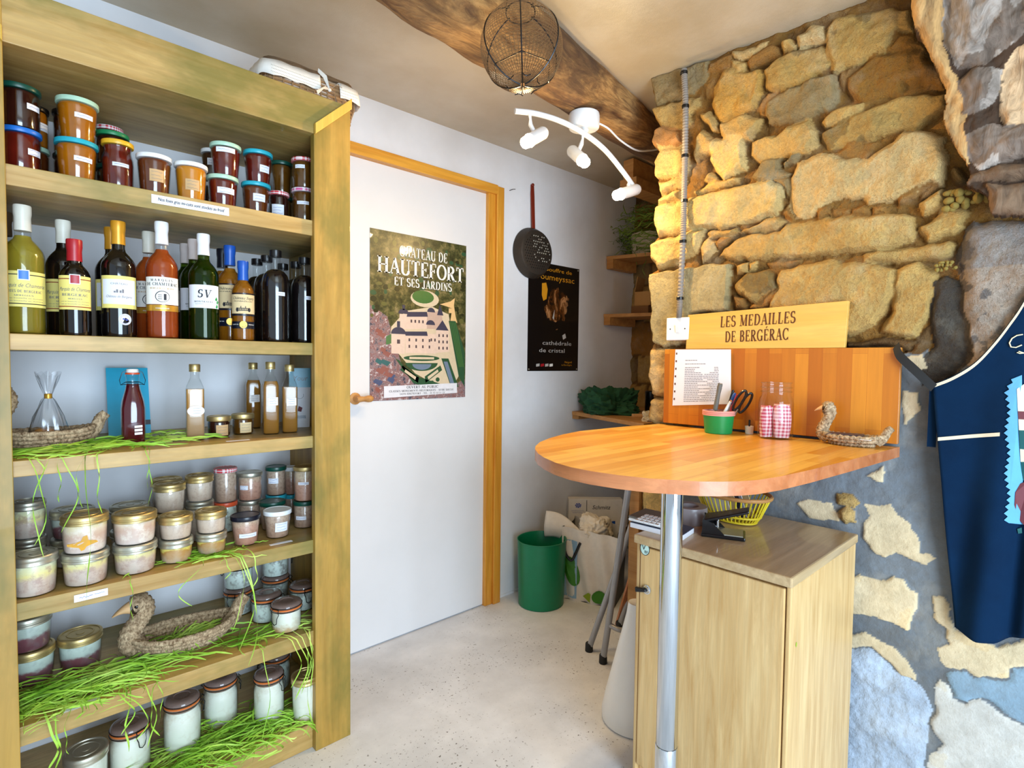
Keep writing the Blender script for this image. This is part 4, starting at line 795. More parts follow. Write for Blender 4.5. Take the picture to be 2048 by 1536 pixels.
# ------------------------------------------------------------------ bottles
GW = 'wine bottles on the second shelf'
def wine(label, x, y, z, r, h, glass, fill, cap, spec, capl=.058, group=GW, name='wine_bottle', neck=.385, level=.70):
    o = thing(name, label, 'bottle', (x, y, z), 0, group); hb = h * .60; rn = r * neck; phi = facing(x, y)
    g = [(r * .8, .0), (r * .97, .003), (r, .010), (r, hb)] + [(rn + (r - rn) * (math.cos(PI * .5 * q) ** .85), hb + h * .145 * q ** 1.0) for q in (.18, .36, .54, .7, .84, .95)] + [(rn, hb + h * .165), (rn * .93, h * .95), (rn * 1.08, h * .955), (rn * 1.08, h * .985), (rn * .9, h - .001)]
    if fill: MB().mat(glass).loft(g, 32, cap1=False).build('glass', o); MB().mat(fill).loft([(p[0] * .955, p[1] * .99 + .002) for p in g if p[1] < h * level + .03], 28).build('wine', o)
    else: MB().mat(glass).loft(g, 32).build('glass', o)
    MB().mat(cap).loft([(rn * 1.06, h - capl), (rn * 1.08, h - capl + .001), (rn * 1.03, h - .028), (rn * 1.13, h - .018), (rn * 1.13, h - .003), (rn * 1.08, h), (.0005, h + .0004)], 26).build('capsule', o)
    if spec:
        lab = MB(); spec(lab, lambda u, v, d=.0005: wrap(r, r, 1, phi, d)(u, v), r); lab.build('label', o)
    return o
def lb_yellow(crest, line2, stripe):
    def s(mb, f, r):
        w = r * 1.28; z0, z1 = .062, .142
        mb.mat('yellow_label'); label_patch(mb, f, -w, w, z0, z1)
        g = lambda u, v: f(u, v, .001); mb.mat(stripe)
        for zz in (z0 + .007, z1 - .008): label_patch(mb, g, -w, w, zz - .001, zz + .001)
        mb.mat('paper'); label_patch(mb, lambda u, v: f(u, v, .0013), -.0105, .0105, z1 - .020, z1 + .003, 4)
        mb.mat(crest); label_patch(mb, lambda u, v: f(u, v, .0018), -.0085, .0085, z1 - .018, z1 + .001, 4)
        mb.mat('grey_ink'); letter(mb, 'Marquis de Chamterac', g, .009, 0, z0 + .044, width=w * 1.75, slant=.35)
        letter(mb, line2, g, .0058, 0, z0 + .032, width=w * 1.4, serif=True, track=.1)
        letter(mb, 'MOELLEUX', g, .003, 0, z0 + .024, width=w * .7, serif=True)
        for k in range(2): letter(mb, 'mis en bouteille au domaine', g, .0026, 0, z0 + .012 + .006 * k, width=w * 1.5)
    return s
def lb_chateau(mb, f, r):
    w = r * 1.22; z0, z1 = .072, .152; g = lambda u, v: f(u, v, .001); k = lambda u, v: f(u, v, .0015)
    mb.mat('yellow_label'); label_patch(mb, f, -w, w, z0, z1); mb.mat('paper'); label_patch(mb, g, -w * .86, w * .86, z0 + .010, z1 - .009)
    mb.mat('grey_ink'); letter(mb, 'CH\u00c2TEAU', k, .0045, 0, z1 - .022, width=w * .8, serif=False)
    for a, b in ((-.009, .004), (-.004, .008), (.003, .006), (.008, .009)): label_patch(mb, k, a - .002, a + .002, z0 + .038, z0 + .038 + b, 2)
    letter(mb, 'Ch\u00e2teau de Bergerac', k, .006, 0, z0 + .026, width=w * 1.3, slant=.3); mb.mat('paper')
    oval_patch(mb, g, .012, .045, .014, .014); mb.mat('blue_ink')
    for rr in (.0125, .010): 
        for q in range(24): a0, a1 = 2 * PI * q / 24, 2 * PI * (q + .7) / 24; mb.add([k(.012 + rr * math.cos(a), .045 + rr * math.sin(a)) for a in (a0, a1)] + [k(.012 + (rr - .0007) * math.cos(a), .045 + (rr - .0007) * math.sin(a)) for a in (a1, a0)], [(0, 1, 2, 3)])
    oval_patch(mb, k, .009, .046, .003, .002, 8); oval_patch(mb, k, .015, .044, .003, .002, 8)
def lb_rose(mb, f, r):
    w = r * 1.22; z0, z1 = .088, .158; g = lambda u, v: f(u, v, .001)
    mb.mat('print_white'); label_patch(mb, f, -w, w, z0, z1); mb.mat('gilt'); label_patch(mb, f, -w, w, z0 - .017, z0 - .002)
    mb.mat('ink'); letter(mb, 'MARQUIS', g, .0055, 0, z1 - .011, width=w * 1.2, serif=True, track=.45); letter(mb, 'DE CHAMTERAC', g, .0075, 0, z1 - .022, width=w * 1.75, serif=True, track=.12)
    mb.mat('gilt'); letter(mb, 'BERGERAC ROSE', g, .0036, 0, z1 - .031, width=w * 1.3, serif=True, track=.2); mb.mat('ink')
    for q in range(26):
        a0, a1 = 2 * PI * q / 26, 2 * PI * (q + 1) / 26; th = .0007 + .0012 * abs(math.sin(a0 / 2 + .4)); c = (0, z0 + .020)
        mb.add([g(c[0] + .0165 * math.cos(a), c[1] + .0145 * math.sin(a)) for a in (a0, a1)] + [g(c[0] + (.0165 - th) * math.cos(a), c[1] + (.0145 - th) * math.sin(a)) for a in (a1, a0)], [(0, 1, 2, 3)])
    label_patch(mb, g, .003, .009, z0 + .011, z0 + .027, 2)
    for q in range(3): label_patch(mb, g, -.010, -.001, z0 + .013 + q * .005, z0 + .0143 + q * .005, 2)
    mb.mat('print_white'); letter(mb, 'COMMANDERIE', g, .0028, 0, z0 - .0115, width=w * .7, serif=True)
def lb_sv(mb, f, r):
    w = r * 1.2; z0, z1 = .086, .148; g = lambda u, v: f(u, v, .001)
    mb.mat('paper'); label_patch(mb, f, -w, w, z0, z1); mb.mat('ink'); letter(mb, 'S', g, .021, -.010, z0 + .028, serif=True, slant=.15); letter(mb, 'V', g, .021, .008, z0 + .028, serif=True, slant=.15)
    label_patch(mb, g, -.002, .002, z0 + .0235, z0 + .024, 2); letter(mb, 'MONTRAVEL', g, .0040, 0, z0 + .015, width=w * 1.1, serif=True, track=.2); mb.mat('grey_ink'); letter(mb, 'appellation controlee', g, .0022, 0, z0 + .010, width=w * 1.0)
    mb.mat('cup_green')
    for q, (u, v) in enumerate(((.036, .004), (.039, .016), (.034, .024))): mb.add([g(u - .005, z0 + v), g(u, z0 + v - .004), g(u + .004, z0 + v + .002), g(u, z0 + v + .008)], [(0, 1, 2, 3)])
def lb_sweet(sc):
    def s(mb, f, r):
        w = r * 1.28; z0, z1 = .078 * sc, .132 * sc; g = lambda u, v: f(u, v, .001)
        mb.mat('cream_paper'); label_patch(mb, f, -w, w, z0, z1); mb.mat('navy_lid'); label_patch(mb, f, -w, w, z0 - .006, z0 - .001); label_patch(mb, f, -w, w, z1 + .001, z1 + .004); label_patch(mb, f, -w, w, .036 * sc, .056 * sc)
        mb.mat('gilt'); oval_patch(mb, g, 0, .047 * sc, .010, .010); oval_patch(mb, lambda u, v: f(u, v, .0014), 0, .047 * sc, .006, .006)
        mb.mat('ink'); letter(mb, 'Ch\u00e2teau Septy', g, .0075, 0, z1 - .014, width=w * 1.6, slant=.35); letter(mb, 'MONBAZILLAC', g, .0036, 0, z1 - .021, width=w * 1.4, serif=False)
        label_patch(mb, g, -.014, .014, z0 + .008, z0 + .016, 4)
        for u in (-.016, .016): oval_patch(mb, g, u, z0 + .011, .004, .006)
        for u in (-.006, .006): label_patch(mb, g, u - .001, u + .001, z0 + .016, z0 + .021, 2)
        mb.mat('cream_paper')
        for q in range(6): label_patch(mb, lambda u, v: f(u, v, .0015), -.012 + q * .0042, -.010 + q * .0042, z0 + .010, z0 + .014, 1)
        mb.mat('print_white'); letter(mb, 'GRAND VIN', g, .003, -w * .6, .046 * sc, width=w * .5); letter(mb, 'MEDAILLE', g, .003, w * .6, .046 * sc, width=w * .5)
    return s
z2 = S[2]
pm('cap_cream', rgb(226, 222, 206), .4); pm('cap_red', rgb(170, 28, 38), .35); pm('cap_gold', rgb(222, 156, 40), .3, .3); pm('cap_white', rgb(240, 240, 242), .35); pm('cap_blue', rgb(26, 84, 176), .3); pm('cap_pinkish', rgb(220, 206, 200), .5)
wine('yellow-green white wine bottle with yellow label at left end of the wine shelf', .041, 1.70, z2, .039, .295, 'clear_glass', 'white_wine', 'cap_cream', lb_yellow('blue_lid', 'COTES DE BERGERAC', 'ink'))
wine('pale wine bottle mostly hidden behind the white wine and left post', .012, 1.86, z2, .034, .305, 'clear_glass', 'white_wine', 'straw_dark', None)
wine('dark red wine bottle with cream capsule standing behind the half bottle', .120, 1.80, z2, .037, .293, 'red_wine_glass', None, 'cap_cream', lb_yellow('cap_red', 'BERGERAC', 'dark_red_ink'))
wine('half bottle of red wine with red capsule and yellow label', .133, 1.692, z2, .031, .231, 'red_wine_glass', None, 'cap_red', lb_yellow('cap_red', 'BERGERAC', 'dark_red_ink'), .052, neck=.46)
wine('dark wine bottle with gold capsule and white and yellow label', .221, 1.70, z2, .037, .291, 'red_wine_glass', None, 'cap_gold', lb_chateau)
wine('dark wine bottle with gold capsule directly behind the other gold-capped one', .219, 1.80, z2, .037, .292, 'red_wine_glass', None, 'cap_gold', lb_chateau)
wine('rose wine bottle with white label and gold band, front of its pair', .313, 1.69, z2, .037, .304, 'clear_glass', 'rose_wine', 'cap_white', lb_rose)
wine('rose wine bottle behind the front rose bottle', .304, 1.81, z2, .036, .297, 'clear_glass', 'rose_wine', 'cap_cream', lb_rose)
wine('green wine bottle with white label of two dark initials, front one', .411, 1.69, z2, .037, .289, 'green_glass', 'green_wine', 'cap_white', lb_sv)
wine('green wine bottle with pinkish capsule, second in the green row', .411, 1.79, z2, .037, .290, 'green_glass', 'green_wine', 'cap_pinkish', lb_sv)
wine('green wine bottle with pinkish capsule, last in the green row', .411, 1.885, z2, .037, .291, 'green_glass', 'green_wine', 'cap_pinkish', lb_sv)
wine('half bottle of amber sweet wine with blue capsule', .512, 1.69, z2, .030, .229, 'clear_glass', 'amber_wine', 'cap_blue', lb_sweet(1.0), .055, neck=.44)
wine('tall amber sweet wine bottle with blue capsule behind the half bottle', .502, 1.778, z2, .037, .284, 'clear_glass', 'amber_wine', 'cap_blue', lb_sweet(1.25))
wine('tall amber sweet wine bottle with dark blue capsule at the back', .508, 1.875, z2, .037, .289, 'clear_glass', 'amber_wine', 'navy_lid', lb_sweet(1.25))
def flask(label, x, y, h, r, tagged):
    o = thing('liquor_bottle', label, 'bottle', (x, y, z2), 0, 'dark liquor bottles on the second shelf'); phi = facing(x, y); rn = .0125; hb = h * .63
    g = [(r * .82, 0), (r * .97, .004), (r, .012), (r, hb), (r * .97, hb + h * .05), (r * .86, hb + h * .10), (r * .62, hb + h * .138), (rn * 1.15, hb + h * .155), (rn, hb + h * .175), (rn * 1.05, h * .93), (rn * 1.25, h * .94), (rn * 1.25, h - .004)]
    MB().mat('clear_glass').loft(g, 30).build('glass', o); MB().mat('black_spirit').loft([(p[0] * .965, p[1] + .0015) for p in g[:8]], 28).build('liquor', o)
    MB().mat('black_lid').loft([(rn * 1.3, h - .020), (rn * 1.36, h - .019), (rn * 1.36, h - .001), (rn * 1.2, h), (.0005, h)], 24).build('cap', o)
    if tagged:
        mb = MB(); f = wrap(r, r, 1, phi + .35, .0006); mb.mat('paper'); label_patch(mb, f, -.013, .013, h * .50, h * .50 + .011, 6); mb.mat('blue_ink'); squiggle(mb, wrap(r, r, 1, phi + .35, .0011), -.009, .009, h * .50 + .0055, .0015, .0004, 3); mb.build('label', o)
flask('black liquor bottle with black cap and tiny white sticker, foremost of the dark group', .607, 1.70, .275, .039, True)
flask('black liquor bottle, second behind the foremost dark bottle', .612, 1.79, .272, .038, False)
flask('black liquor bottle, last at the back left of the dark group', .612, 1.878, .273, .037, False)
flask('black liquor bottle at the back, between the two front dark bottles', .694, 1.878, .268, .037, False)
flask('black liquor bottle with tiny white sticker right beside the right post', .698, 1.71, .267, .039, True)
flask('black liquor bottle behind the stickered one at the right post', .706, 1.798, .266, .037, False)

# third shelf bottles
def square_bottle(label, x, y, h, w, fill, level, lab, rz):
    o = thing('vinegar_bottle', label, 'bottle', (x, y, S[3]), rz, 'square bottles with gold screw caps'); rn = .0115
    g = [(w * .9, 0, .75), (w, .004, .85), (w, h * .66, .85), (w * .86, h * .72, .6), (rn * 1.3, h * .785, .1), (rn, h * .82, 0), (rn * .98, h * .93, 0)]
    MB().mat('clear_glass').loft(g, 40, cap1=False, a0=PI / 40).build('glass', o)
    MB().mat(fill).loft([(p[0] * .93, p[1] + .003, p[2]) for p in g if p[1] <= h * level], 40, a0=PI / 40).build('vinegar', o)
    MB().mat('gold_metal').loft([(rn * 1.22, h * .90), (rn * 1.22, h * .915), (rn * 1.18, h * .92), (rn * 1.22, h * .925), (rn * 1.22, h - .002), (rn * 1.1, h), (.0005, h)], 26).build('screw_cap', o)
    if fill != 'cloudy_vinegar':
        r = random.Random(int(x * 1000)); mb = MB().mat('fruit_piece')
        for k in range(14): mb.ball(((r.random() - .5) * w * 1.1, (r.random() - .5) * w * 1.1, .012 + r.random() * h * .42), .006 + .004 * r.random(), 8, 6, (1, .8, .8))
        mb.build('fruit_pieces', o)
    mb = MB(); F_Y = -w - .0008
    if lab == 'oval': mb.mat('print_white'); n = 26; mb.add([(.001 + .021 * math.cos(2 * PI * i / n), F_Y, h * .39 + .0145 * math.sin(2 * PI * i / n)) for i in range(n)], [tuple(range(n))]); g2 = 'grey_ink'
    else: mb.mat('print_white'); mb.add([(-.010, F_Y, h * .40), (.018, F_Y, h * .405), (.018, F_Y, h * .515), (-.010, F_Y, h * .51)], [(0, 1, 2, 3)]); g2 = 'blue_ink'
    mb.mat(g2)
    for k in range(3): squiggle(mb, lambda u, v: (u, F_Y - .0005, v), -.006, .014, h * (.43 if lab != 'oval' else .36) + .007 * k, .0015, .0004, k + int(x * 99))
    mb.build('label', o, smooth=False)
pm('fruit_piece', rgb(170, 116, 60), .4)
square_bottle('square bottle of cloudy vinegar with oval white label, standing in front alone', .397, 1.738, .213, .0235, 'cloudy_vinegar', .70, 'oval', -.18)
square_bottle('square bottle with gold cap at the back, left of the three by the post', .612, 1.925, .217, .0235, 'clear_amber', .72, 'tag', -.25)
square_bottle('square amber bottle with garlic pieces, middle of the three by the post', .603, 1.738, .221, .0235, 'clear_amber', .78, 'tag', -.22)
square_bottle('square bottle with pale cloves at its base, rightmost beside the post', .661, 1.738, .213, .0235, 'clear_amber', .66, 'tag', -.3)
o = thing('swing_top_bottle', 'dark red cherry liqueur in a swing-top bottle before the blue booklet', 'bottle', (.252, 1.74, S[3]), -.12)
g = [(.024, 0, .55), (.027, .004, .6), (.0275, .095, .55), (.025, .115, .4), (.017, .145, .1), (.0145, .16, 0), (.0145, .178, 0), (.016, .180, 0), (.016, .185, 0)]
MB().mat('clear_glass').loft(g, 40, a0=PI / 40).build('glass', o); MB().mat('cherry_liquor').loft([(p[0] * .95, p[1] * .995 + .002, p[2]) for p in g if p[1] < .172], 40, a0=PI / 40).build('liqueur', o)
MB().mat('orange_lid').loft([(.0155, .1852), (.0165, .186), (.0165, .189), (.015, .190)], 24).build('rubber_seal', o)
MB().mat('white_plastic').loft([(.0135, .190), (.0140, .191), (.0128, .199), (.009, .2005), (.0005, .2005)], 24).build('stopper', o)
w = MB().mat('steel_wire'); w.tube([(.0155 * math.cos(2 * PI * i / 24), .0155 * math.sin(2 * PI * i / 24), .165) for i in range(24)], .0009, 5, closed=True)
for s_ in (-1, 1): w.tube([(s_ * .0155, 0, .165), (s_ * .026, -.002, .158), (s_ * .028, 0, .170), (s_ * .022, 0, .190), (s_ * .0135, 0, .1955)], .0009, 5)
w.tube([(-.026, -.002, .158), (-.018, -.018, .160), (0, -.022, .158), (.018, -.018, .160), (.026, -.002, .158)], .0009, 5); w.build('wire_bail', o)
mb = MB().mat('print_white')
for k in range(3): mb.add([(.002, -.0283, .028 + .009 * k), (.019, -.0283, .029 + .009 * k), (.019, -.0283, .0352 + .009 * k), (.002, -.0283, .0342 + .009 * k)], [(0, 1, 2, 3)])
mb.build('label', o, smooth=False)
# booklets at the back of the third shelf
pm('booklet_blue', rgb(40, 176, 214), .35); pm('pouch_blue', rgb(36, 140, 168), .3)
o = thing('booklet', 'bright turquoise booklet leaning on the wall behind the red bottle', 'booklet', (.276, 1.962, S[3]), -.04)
MB().mat('booklet_blue').hexa([(-.052, -.006, 0), (.052, -.006, 0), (.052, 0, 0), (-.052, 0, 0)], [(-.052, .052, .198), (.052, .052, .198), (.052, .058, .198), (-.052, .058, .198)]).build('cover', o, smooth=False)
f = lambda u, v: (u, -.0068 + .058 * v / .198, v)
mb = MB().mat('navy_lid'); mb.add([f(.010, .028), f(.052, .028), f(.052, .042), f(.010, .042)], [(0, 1, 2, 3)]); mb.mat('rubber_seal'); mb.add([f(.02, .043), f(.036, .043), f(.04, .047), f(.026, .049)], [(0, 1, 2, 3)]); mb.build('printed_band', o, smooth=False)
o = thing('pouch', 'blue and white printed pouch standing in the right corner by the post', 'pouch', (.742, 1.86, S[3]), -.35)
MB().mat('paper').hexa([(-.03, -.016, 0), (.03, -.016, 0), (.03, .016, 0), (-.03, .016, 0)], [(-.034, -.006, .135), (.034, -.006, .135), (.034, .004, .135), (-.034, .004, .135)]).mat('pouch_blue').hexa([(-.034, -.006, .135), (.034, -.006, .135), (.034, .004, .135), (-.034, .004, .135)], [(-.034, -.003, .20), (.034, -.003, .20), (.034, .0, .20), (-.034, .0, .20)]).build('bag', o, smooth=False)
f = lambda u, v: (u, -.0175 + .0118 * v / .135 if v < .135 else -.0068 + .003 * (v - .135) / .065, v)
mb = MB().mat('navy_lid'); letter(mb, 'Your', f, .016, 0, .158, slant=.2); 
for q in range(22): a0, a1 = 2 * PI * q / 22, 2 * PI * (q + .8) / 22; mb.add([f(.012 * math.cos(a), .108 + .012 * math.sin(a)) for a in (a0, a1)] + [f(.0108 * math.cos(a), .108 + .0108 * math.sin(a)) for a in (a1, a0)], [(0, 1, 2, 3)])
mb.add([f(-.018, .030), f(.018, .030), f(.018, .040), f(-.018, .040)], [(0, 1, 2, 3)]); mb.mat('maroon'); mb.add([f(-.008, .055), f(.004, .052), (f(.008, .066)), f(-.004, .072)], [(0, 1, 2, 3)]); mb.build('print', o, smooth=False)

# ------------------------------------------------------------------ seagrass duck baskets
def rope_mod(pitch, amp): return lambda i, a: 1 + amp * math.sin(a * 2 + i * pitch) + amp * .6 * math.sin(a * 5 - i * pitch * 2.3)
def smooth_path(pts, n):
    P = [Vector(p) for p in pts]; out = []
    for i in range(n):
        t = i / (n - 1) * (len(P) - 1); k = min(int(t), len(P) - 2); f = t - k
        p0, p1, p2, p3 = P[max(k - 1, 0)], P[k], P[k + 1], P[min(k + 2, len(P) - 1)]
        out.append(.5 * ((2 * p1) + (p2 - p0) * f + (2 * p0 - 5 * p1 + 4 * p2 - p3) * f * f + (3 * p1 - p0 - 3 * p2 + p3) * f ** 3))
    return out
def duck(label, loc, rz, L, W, H, neck_h, coil, shaggy=False):
    # head towards -x; L, W half length and half width of the bowl
    o = thing('duck_basket', label, 'basket', loc, rz, 'woven seagrass duck baskets')
    mb = MB().mat('seagrass'); nr = max(3, int(H / (coil * 1.5)))
    for k in range(nr):
        t = k / (nr - 1); z = coil + (H - 2 * coil) * t; e = .70 + .30 * math.sin(t * PI / 2); n = 120
        pts = [((L * e) * math.cos(2 * PI * i / n) + .06 * L * (1 - t) * 0, W * e * math.sin(2 * PI * i / n), z + (.012 * (L / .13) * t * (math.cos(2 * PI * i / n) ** 4))) for i in range(n)]
        mb.tube(pts, coil * (1.15 if k == nr - 1 else 1), 8, closed=True, mod=lambda i, a: 1 + (.22 if shaggy else .13) * math.sin(i * PI / 2 + a) + .1 * math.sin(i * 2.1 + 3 * a))
    # floor of the bowl
    n = 40; mb.add([(L * .72 * math.cos(2 * PI * i / n), W * .72 * math.sin(2 * PI * i / n), coil) for i in range(n)], [tuple(range(n))])
    mb.build('bowl', o, sharp=80)
    hs = neck_h
    path = smooth_path([(-L * .78, 0, L * .19), (-L * .97, 0, L * .34), (-L * .98, 0, H + hs * .14), (-L * .84, 0, H + hs * .42), (-L * .76, 0, H + hs * .66), (-L * .84, 0, H + hs * .82), (-L * .96, 0, H + hs * .80)], 90)
    rb = [L * v for v in (.19, .225, .205, .18, .215, .255, .15)]
    rad = [float(np.interp(i / 89 * 6, range(7), rb)) for i in range(90)]; rad[-1] = L * .03; rad[-2] = L * .07; rad[-3] = L * .095
    mb = MB().mat('seagrass').tube(path, rad, 26, mod=lambda i, a: 1 + (.13 if shaggy else .07) * math.sin(i * 1.57) * math.sin(a * 6 + i * .8) + .05 * math.sin(i * 1.3 + 2 * a))
    mb.build('neck_and_head', o, sharp=80)
    hx, hz = path[-6].x - L * .02, path[-6].z; bl = L * .30
    mb = MB().mat('beak_wood'); pr = []
    for i in range(9):
        t = i / 8; pr.append((L * (.10 * (1 - t) ** .7 + .03), t))
    vs = []; n = 16
    for r_, t in pr:
        for j in range(n):
            a = 2 * PI * j / n; fl = 1 - .55 * t; vs.append((hx - L * .05 - bl * t, r_ * math.cos(a), hz - L * .015 - bl * .42 * t * t + r_ * fl * math.sin(a)))
    fs = [(j * n + i, j * n + (i + 1) % n, (j + 1) * n + (i + 1) % n, (j + 1) * n + i) for j in range(8) for i in range(n)] + [tuple(range(8 * n, 9 * n))[::-1]]
    mb.add(vs, fs); mb.build('beak', o)
    for s_ in (-1, 1):
        c = path[-14]; MB().mat('eye_black').ball((c.x - L * .03, s_ * L * .205, c.z + L * .03), L * .046, 12, 8, (1, .5, .8)).build('eye', o)
    tp = smooth_path([(L * .82, 0, H * .45), (L * 1.0, 0, H * .85), (L * 1.12, 0, H + .20 * L), (L * 1.26, 0, H + .36 * L)], 30)
    tr_ = [L * float(np.interp(i / 29, (0, .4, .8, 1), (.16, .15, .13, .115))) for i in range(30)]
    MB().mat('seagrass').tube(tp, tr_, 20, mod=lambda i, a: (1 + .10 * math.sin(i * 1.57) * math.sin(a * 5 + i) + .04 * math.sin(i * 2.1 + a * 2)) * (1 if abs(math.cos(a)) > .0 else 1)).build('tail', o, sharp=80)
    return o
duck('large seagrass duck basket with raffia inside on the fifth shelf', (.372, 1.775, S[5]), -.06, .130, .075, .058, .112, .0072)
duck('seagrass duck basket holding a cellophane bag, its head behind left post', (.079, 1.775, S[3]), .0, .095, .055, .050, .105, .0056)
dk = duck('small shaggy seagrass duck basket with dark cards on the wooden table', (1.738, .475, .977), -PI / 2 + .053, .074, .036, .030, .088, .0055, True)

# ------------------------------------------------------------------ green raffia
def ribbon(mb, pts, w, roll=0.0):
    vs = []; N = len(pts)
    for i, p in enumerate(pts):
        p = Vector(p); tg = (Vector(pts[min(i + 1, N - 1)]) - Vector(pts[max(i - 1, 0)]))
        if tg.length < 1e-7: tg = Vector((1, 0, 0))
        tg.normalize(); a = tg.cross(Vector((0, 0, 1)))
        if a.length < .1: a = tg.cross(Vector((0, 1, 0)))
        a.normalize(); b = tg.cross(a); d = a * math.cos(roll + i * .12) + b * math.sin(roll + i * .12)
        q = w * (1 if 0 < i < N - 1 else .25); vs += [p - d * q, p + d * q]
    mb.add(vs, [(2 * i, 2 * i + 1, 2 * i + 3, 2 * i + 2) for i in range(N - 1)])
def raffia(name, label, cx, cy, z, rx, ry, hgt, n, seed, hang=(), length=.13, mat='raffia', spread=1.0, dirx=1.0, group='tangled green raffia on the shelves'):
    r = random.Random(seed); mb = MB().mat(mat)
    tuft = [(r.random() * 2 * PI, r.gauss(0, .8)) for _ in range(9)]
    for k in range(int(n * .72)):
        a = r.random() * 2 * PI; q = math.sqrt(r.random()); px, py = cx + rx * q * math.cos(a), cy + ry * q * math.sin(a)
        th = (tuft[k % 9][1] + r.gauss(0, .28) if r.random() < .75 else r.random() * 6.28) + (PI if r.random() < .5 else 0); cur = r.gauss(0, 1) * 8.0
        zz = z + .002 + hgt * r.random() ** 1.3 * (1 - q * .7); L = length * (.5 + r.random()); pts = []; st = L / 9; lift = hgt * r.random() * .6
        for i in range(10):
            pts.append((px, min(max(py, 1.56 if cy < 2 and cx < 1 else -9), D - .004 if cx < 1 else 9), max(z + .0012, zz + lift * math.sin(PI * i / 9) + r.gauss(0, .0012)))); px += st * math.cos(th) * dirx; py += st * math.sin(th) * .7 * spread; th += cur * st
            if cx < 1: px = min(max(px, -.09 if py > YF + .03 else .02), .772 if py > YF + .03 else .672)
        ribbon(mb, pts, .0011 + .0017 * r.random() ** 2, r.random() * .8)
    for (hx, ytop, drop, sway, w) in hang:             # strands falling over the shelf front
        s = r.random() * 6; pts = [(hx + .02 * r.gauss(0, 1), ytop + .07, z + .004), (hx + .004, ytop + .01, z + .006)]
        for i in range(12):
            t = i / 11; pts.append((hx + sway * math.sin(t * 2.6 + s * .1) + .003 * math.sin(t * 9 + s), ytop - .012 - .010 * math.sin(PI * t), z + .002 - drop * t))
        ribbon(mb, pts, w, r.random())
    o = mb.build(name, sharp=180); tag(o, label, 'raffia', group, 'stuff'); return o
YH = YF + .004
raffia('raffia', 'green raffia strewn on the third shelf around the duck basket', .10, 1.69, S[3], .13, .05, .018, 120, 1,
       [(.05, YH, .07, .012, .0012), (.075, YH, .22, -.03, .0010), (.09, YH, .10, .0, .0014), (.085, YH, .17, .035, .0011), (.135, YH, .34, .006, .0016), (.14, YH, .12, -.02, .001), (.165, YH, .14, -.006, .0014), (.035, YH, .19, .03, .001), (.26, YH, .14, .003, .0009)], .15)
raffia('raffia', 'green raffia lying beside and behind the red swing-top bottle', .30, 1.76, S[3], .08, .06, .02, 60, 2, [(.255, YH, .10, .004, .0009)], .14)
raffia('raffia', 'thick green raffia nest at left front of the fifth shelf', .12, 1.70, S[5], .17, .07, .030, 420, 3,
       [(.07, YH, .12, .01, .0018), (.055, YH, .11, .02, .0024), (.19, YH, .09, .03, .0016), (.215, YH, .14, -.01, .0022), (.245, YH, .15, .02, .0014), (.20, YH, .12, .05, .0012), (.275, YH, .13, -.02, .0018), (.27, YH, .10, .01, .0010), (.10, YH, .09, -.01, .0010)], .16)
raffia('raffia', 'green raffia filling the big duck basket', .372, 1.775, S[5] + .012, .075, .038, .026, 190, 4, (), .09)
raffia('raffia', 'loose green raffia strands before the clip-top jars', .55, 1.68, S[5], .13, .05, .010, 60, 5,
       [(.60, YH, .14, .03, .0014), (.61, YH, .18, .04, .0018), (.63, YH, .17, .03, .0012), (.665, YH, .20, .0, .0016), (.67, YH, .28, -.02, .0012), (.655, YH, .12, .01, .0010), (.52, YH, .26, .02, .0010)], .15)
raffia('raffia', 'green raffia heaped on the bottom shelf between the tall jars', .48, 1.69, S[6], .24, .075, .040, 560, 6, (), .16)
raffia('raffia', 'green raffia tucked under the yellow layered jars on the fourth shelf', .42, 1.68, S[4], .10, .05, .008, 60, 7,
       [(.38, YH, .10, -.06, .0012), (.43, YH, .05, .01, .0010), (.455, YH, .26, .045, .0014), (.47, YH, .31, .04, .0018), (.50, YH, .09, .01, .0016), (.445, YH, .20, .03, .0008), (.22, YH, .10, .0, .0010)], .12)

# cellophane bag of biscuits in the left duck
o = thing('cellophane_bag', 'clear cellophane bag of golden biscuits tied with gold clip', 'bag', (.083, 1.775, S[3] + .010))
n = 40; g = [(.030, .0), (.037, .012), (.036, .040), (.027, .072), (.012, .112), (.0058, .122), (.010, .136), (.018, .165), (.022, .178)]
mb = MB().mat('cellophane'); vs = []
for r_, z in g:
    for i in range(n):
        a = 2 * PI * i / n; k = 1 + (.16 if z > .05 else .05) * math.sin(7 * a + z * 40) + .06 * math.sin(11 * a); vs.append((r_ * k * math.cos(a) * 1.05, r_ * k * math.sin(a) * .75, z + (.006 * math.sin(5 * a) if z > .17 else 0)))
mb.add(vs, [(j * n + i, j * n + (i + 1) % n, (j + 1) * n + (i + 1) % n, (j + 1) * n + i) for j in range(len(g) - 1) for i in range(n)]); mb.build('wrapper', o, sharp=180)
MB().mat('gilt').loft([(.0075, .116), (.008, .118), (.008, .126), (.0072, .128)], 18).build('clip', o)
pm('biscuit', rgb(190, 128, 56), .7, bump=.4); r = random.Random(8); mb = MB().mat('biscuit')
for k in range(12): mb.ball(((r.random() - .5) * .044, (r.random() - .5) * .03, .010 + r.random() * .028), .011, 10, 7, (1, 1, .55))
mb.build('biscuits', o)

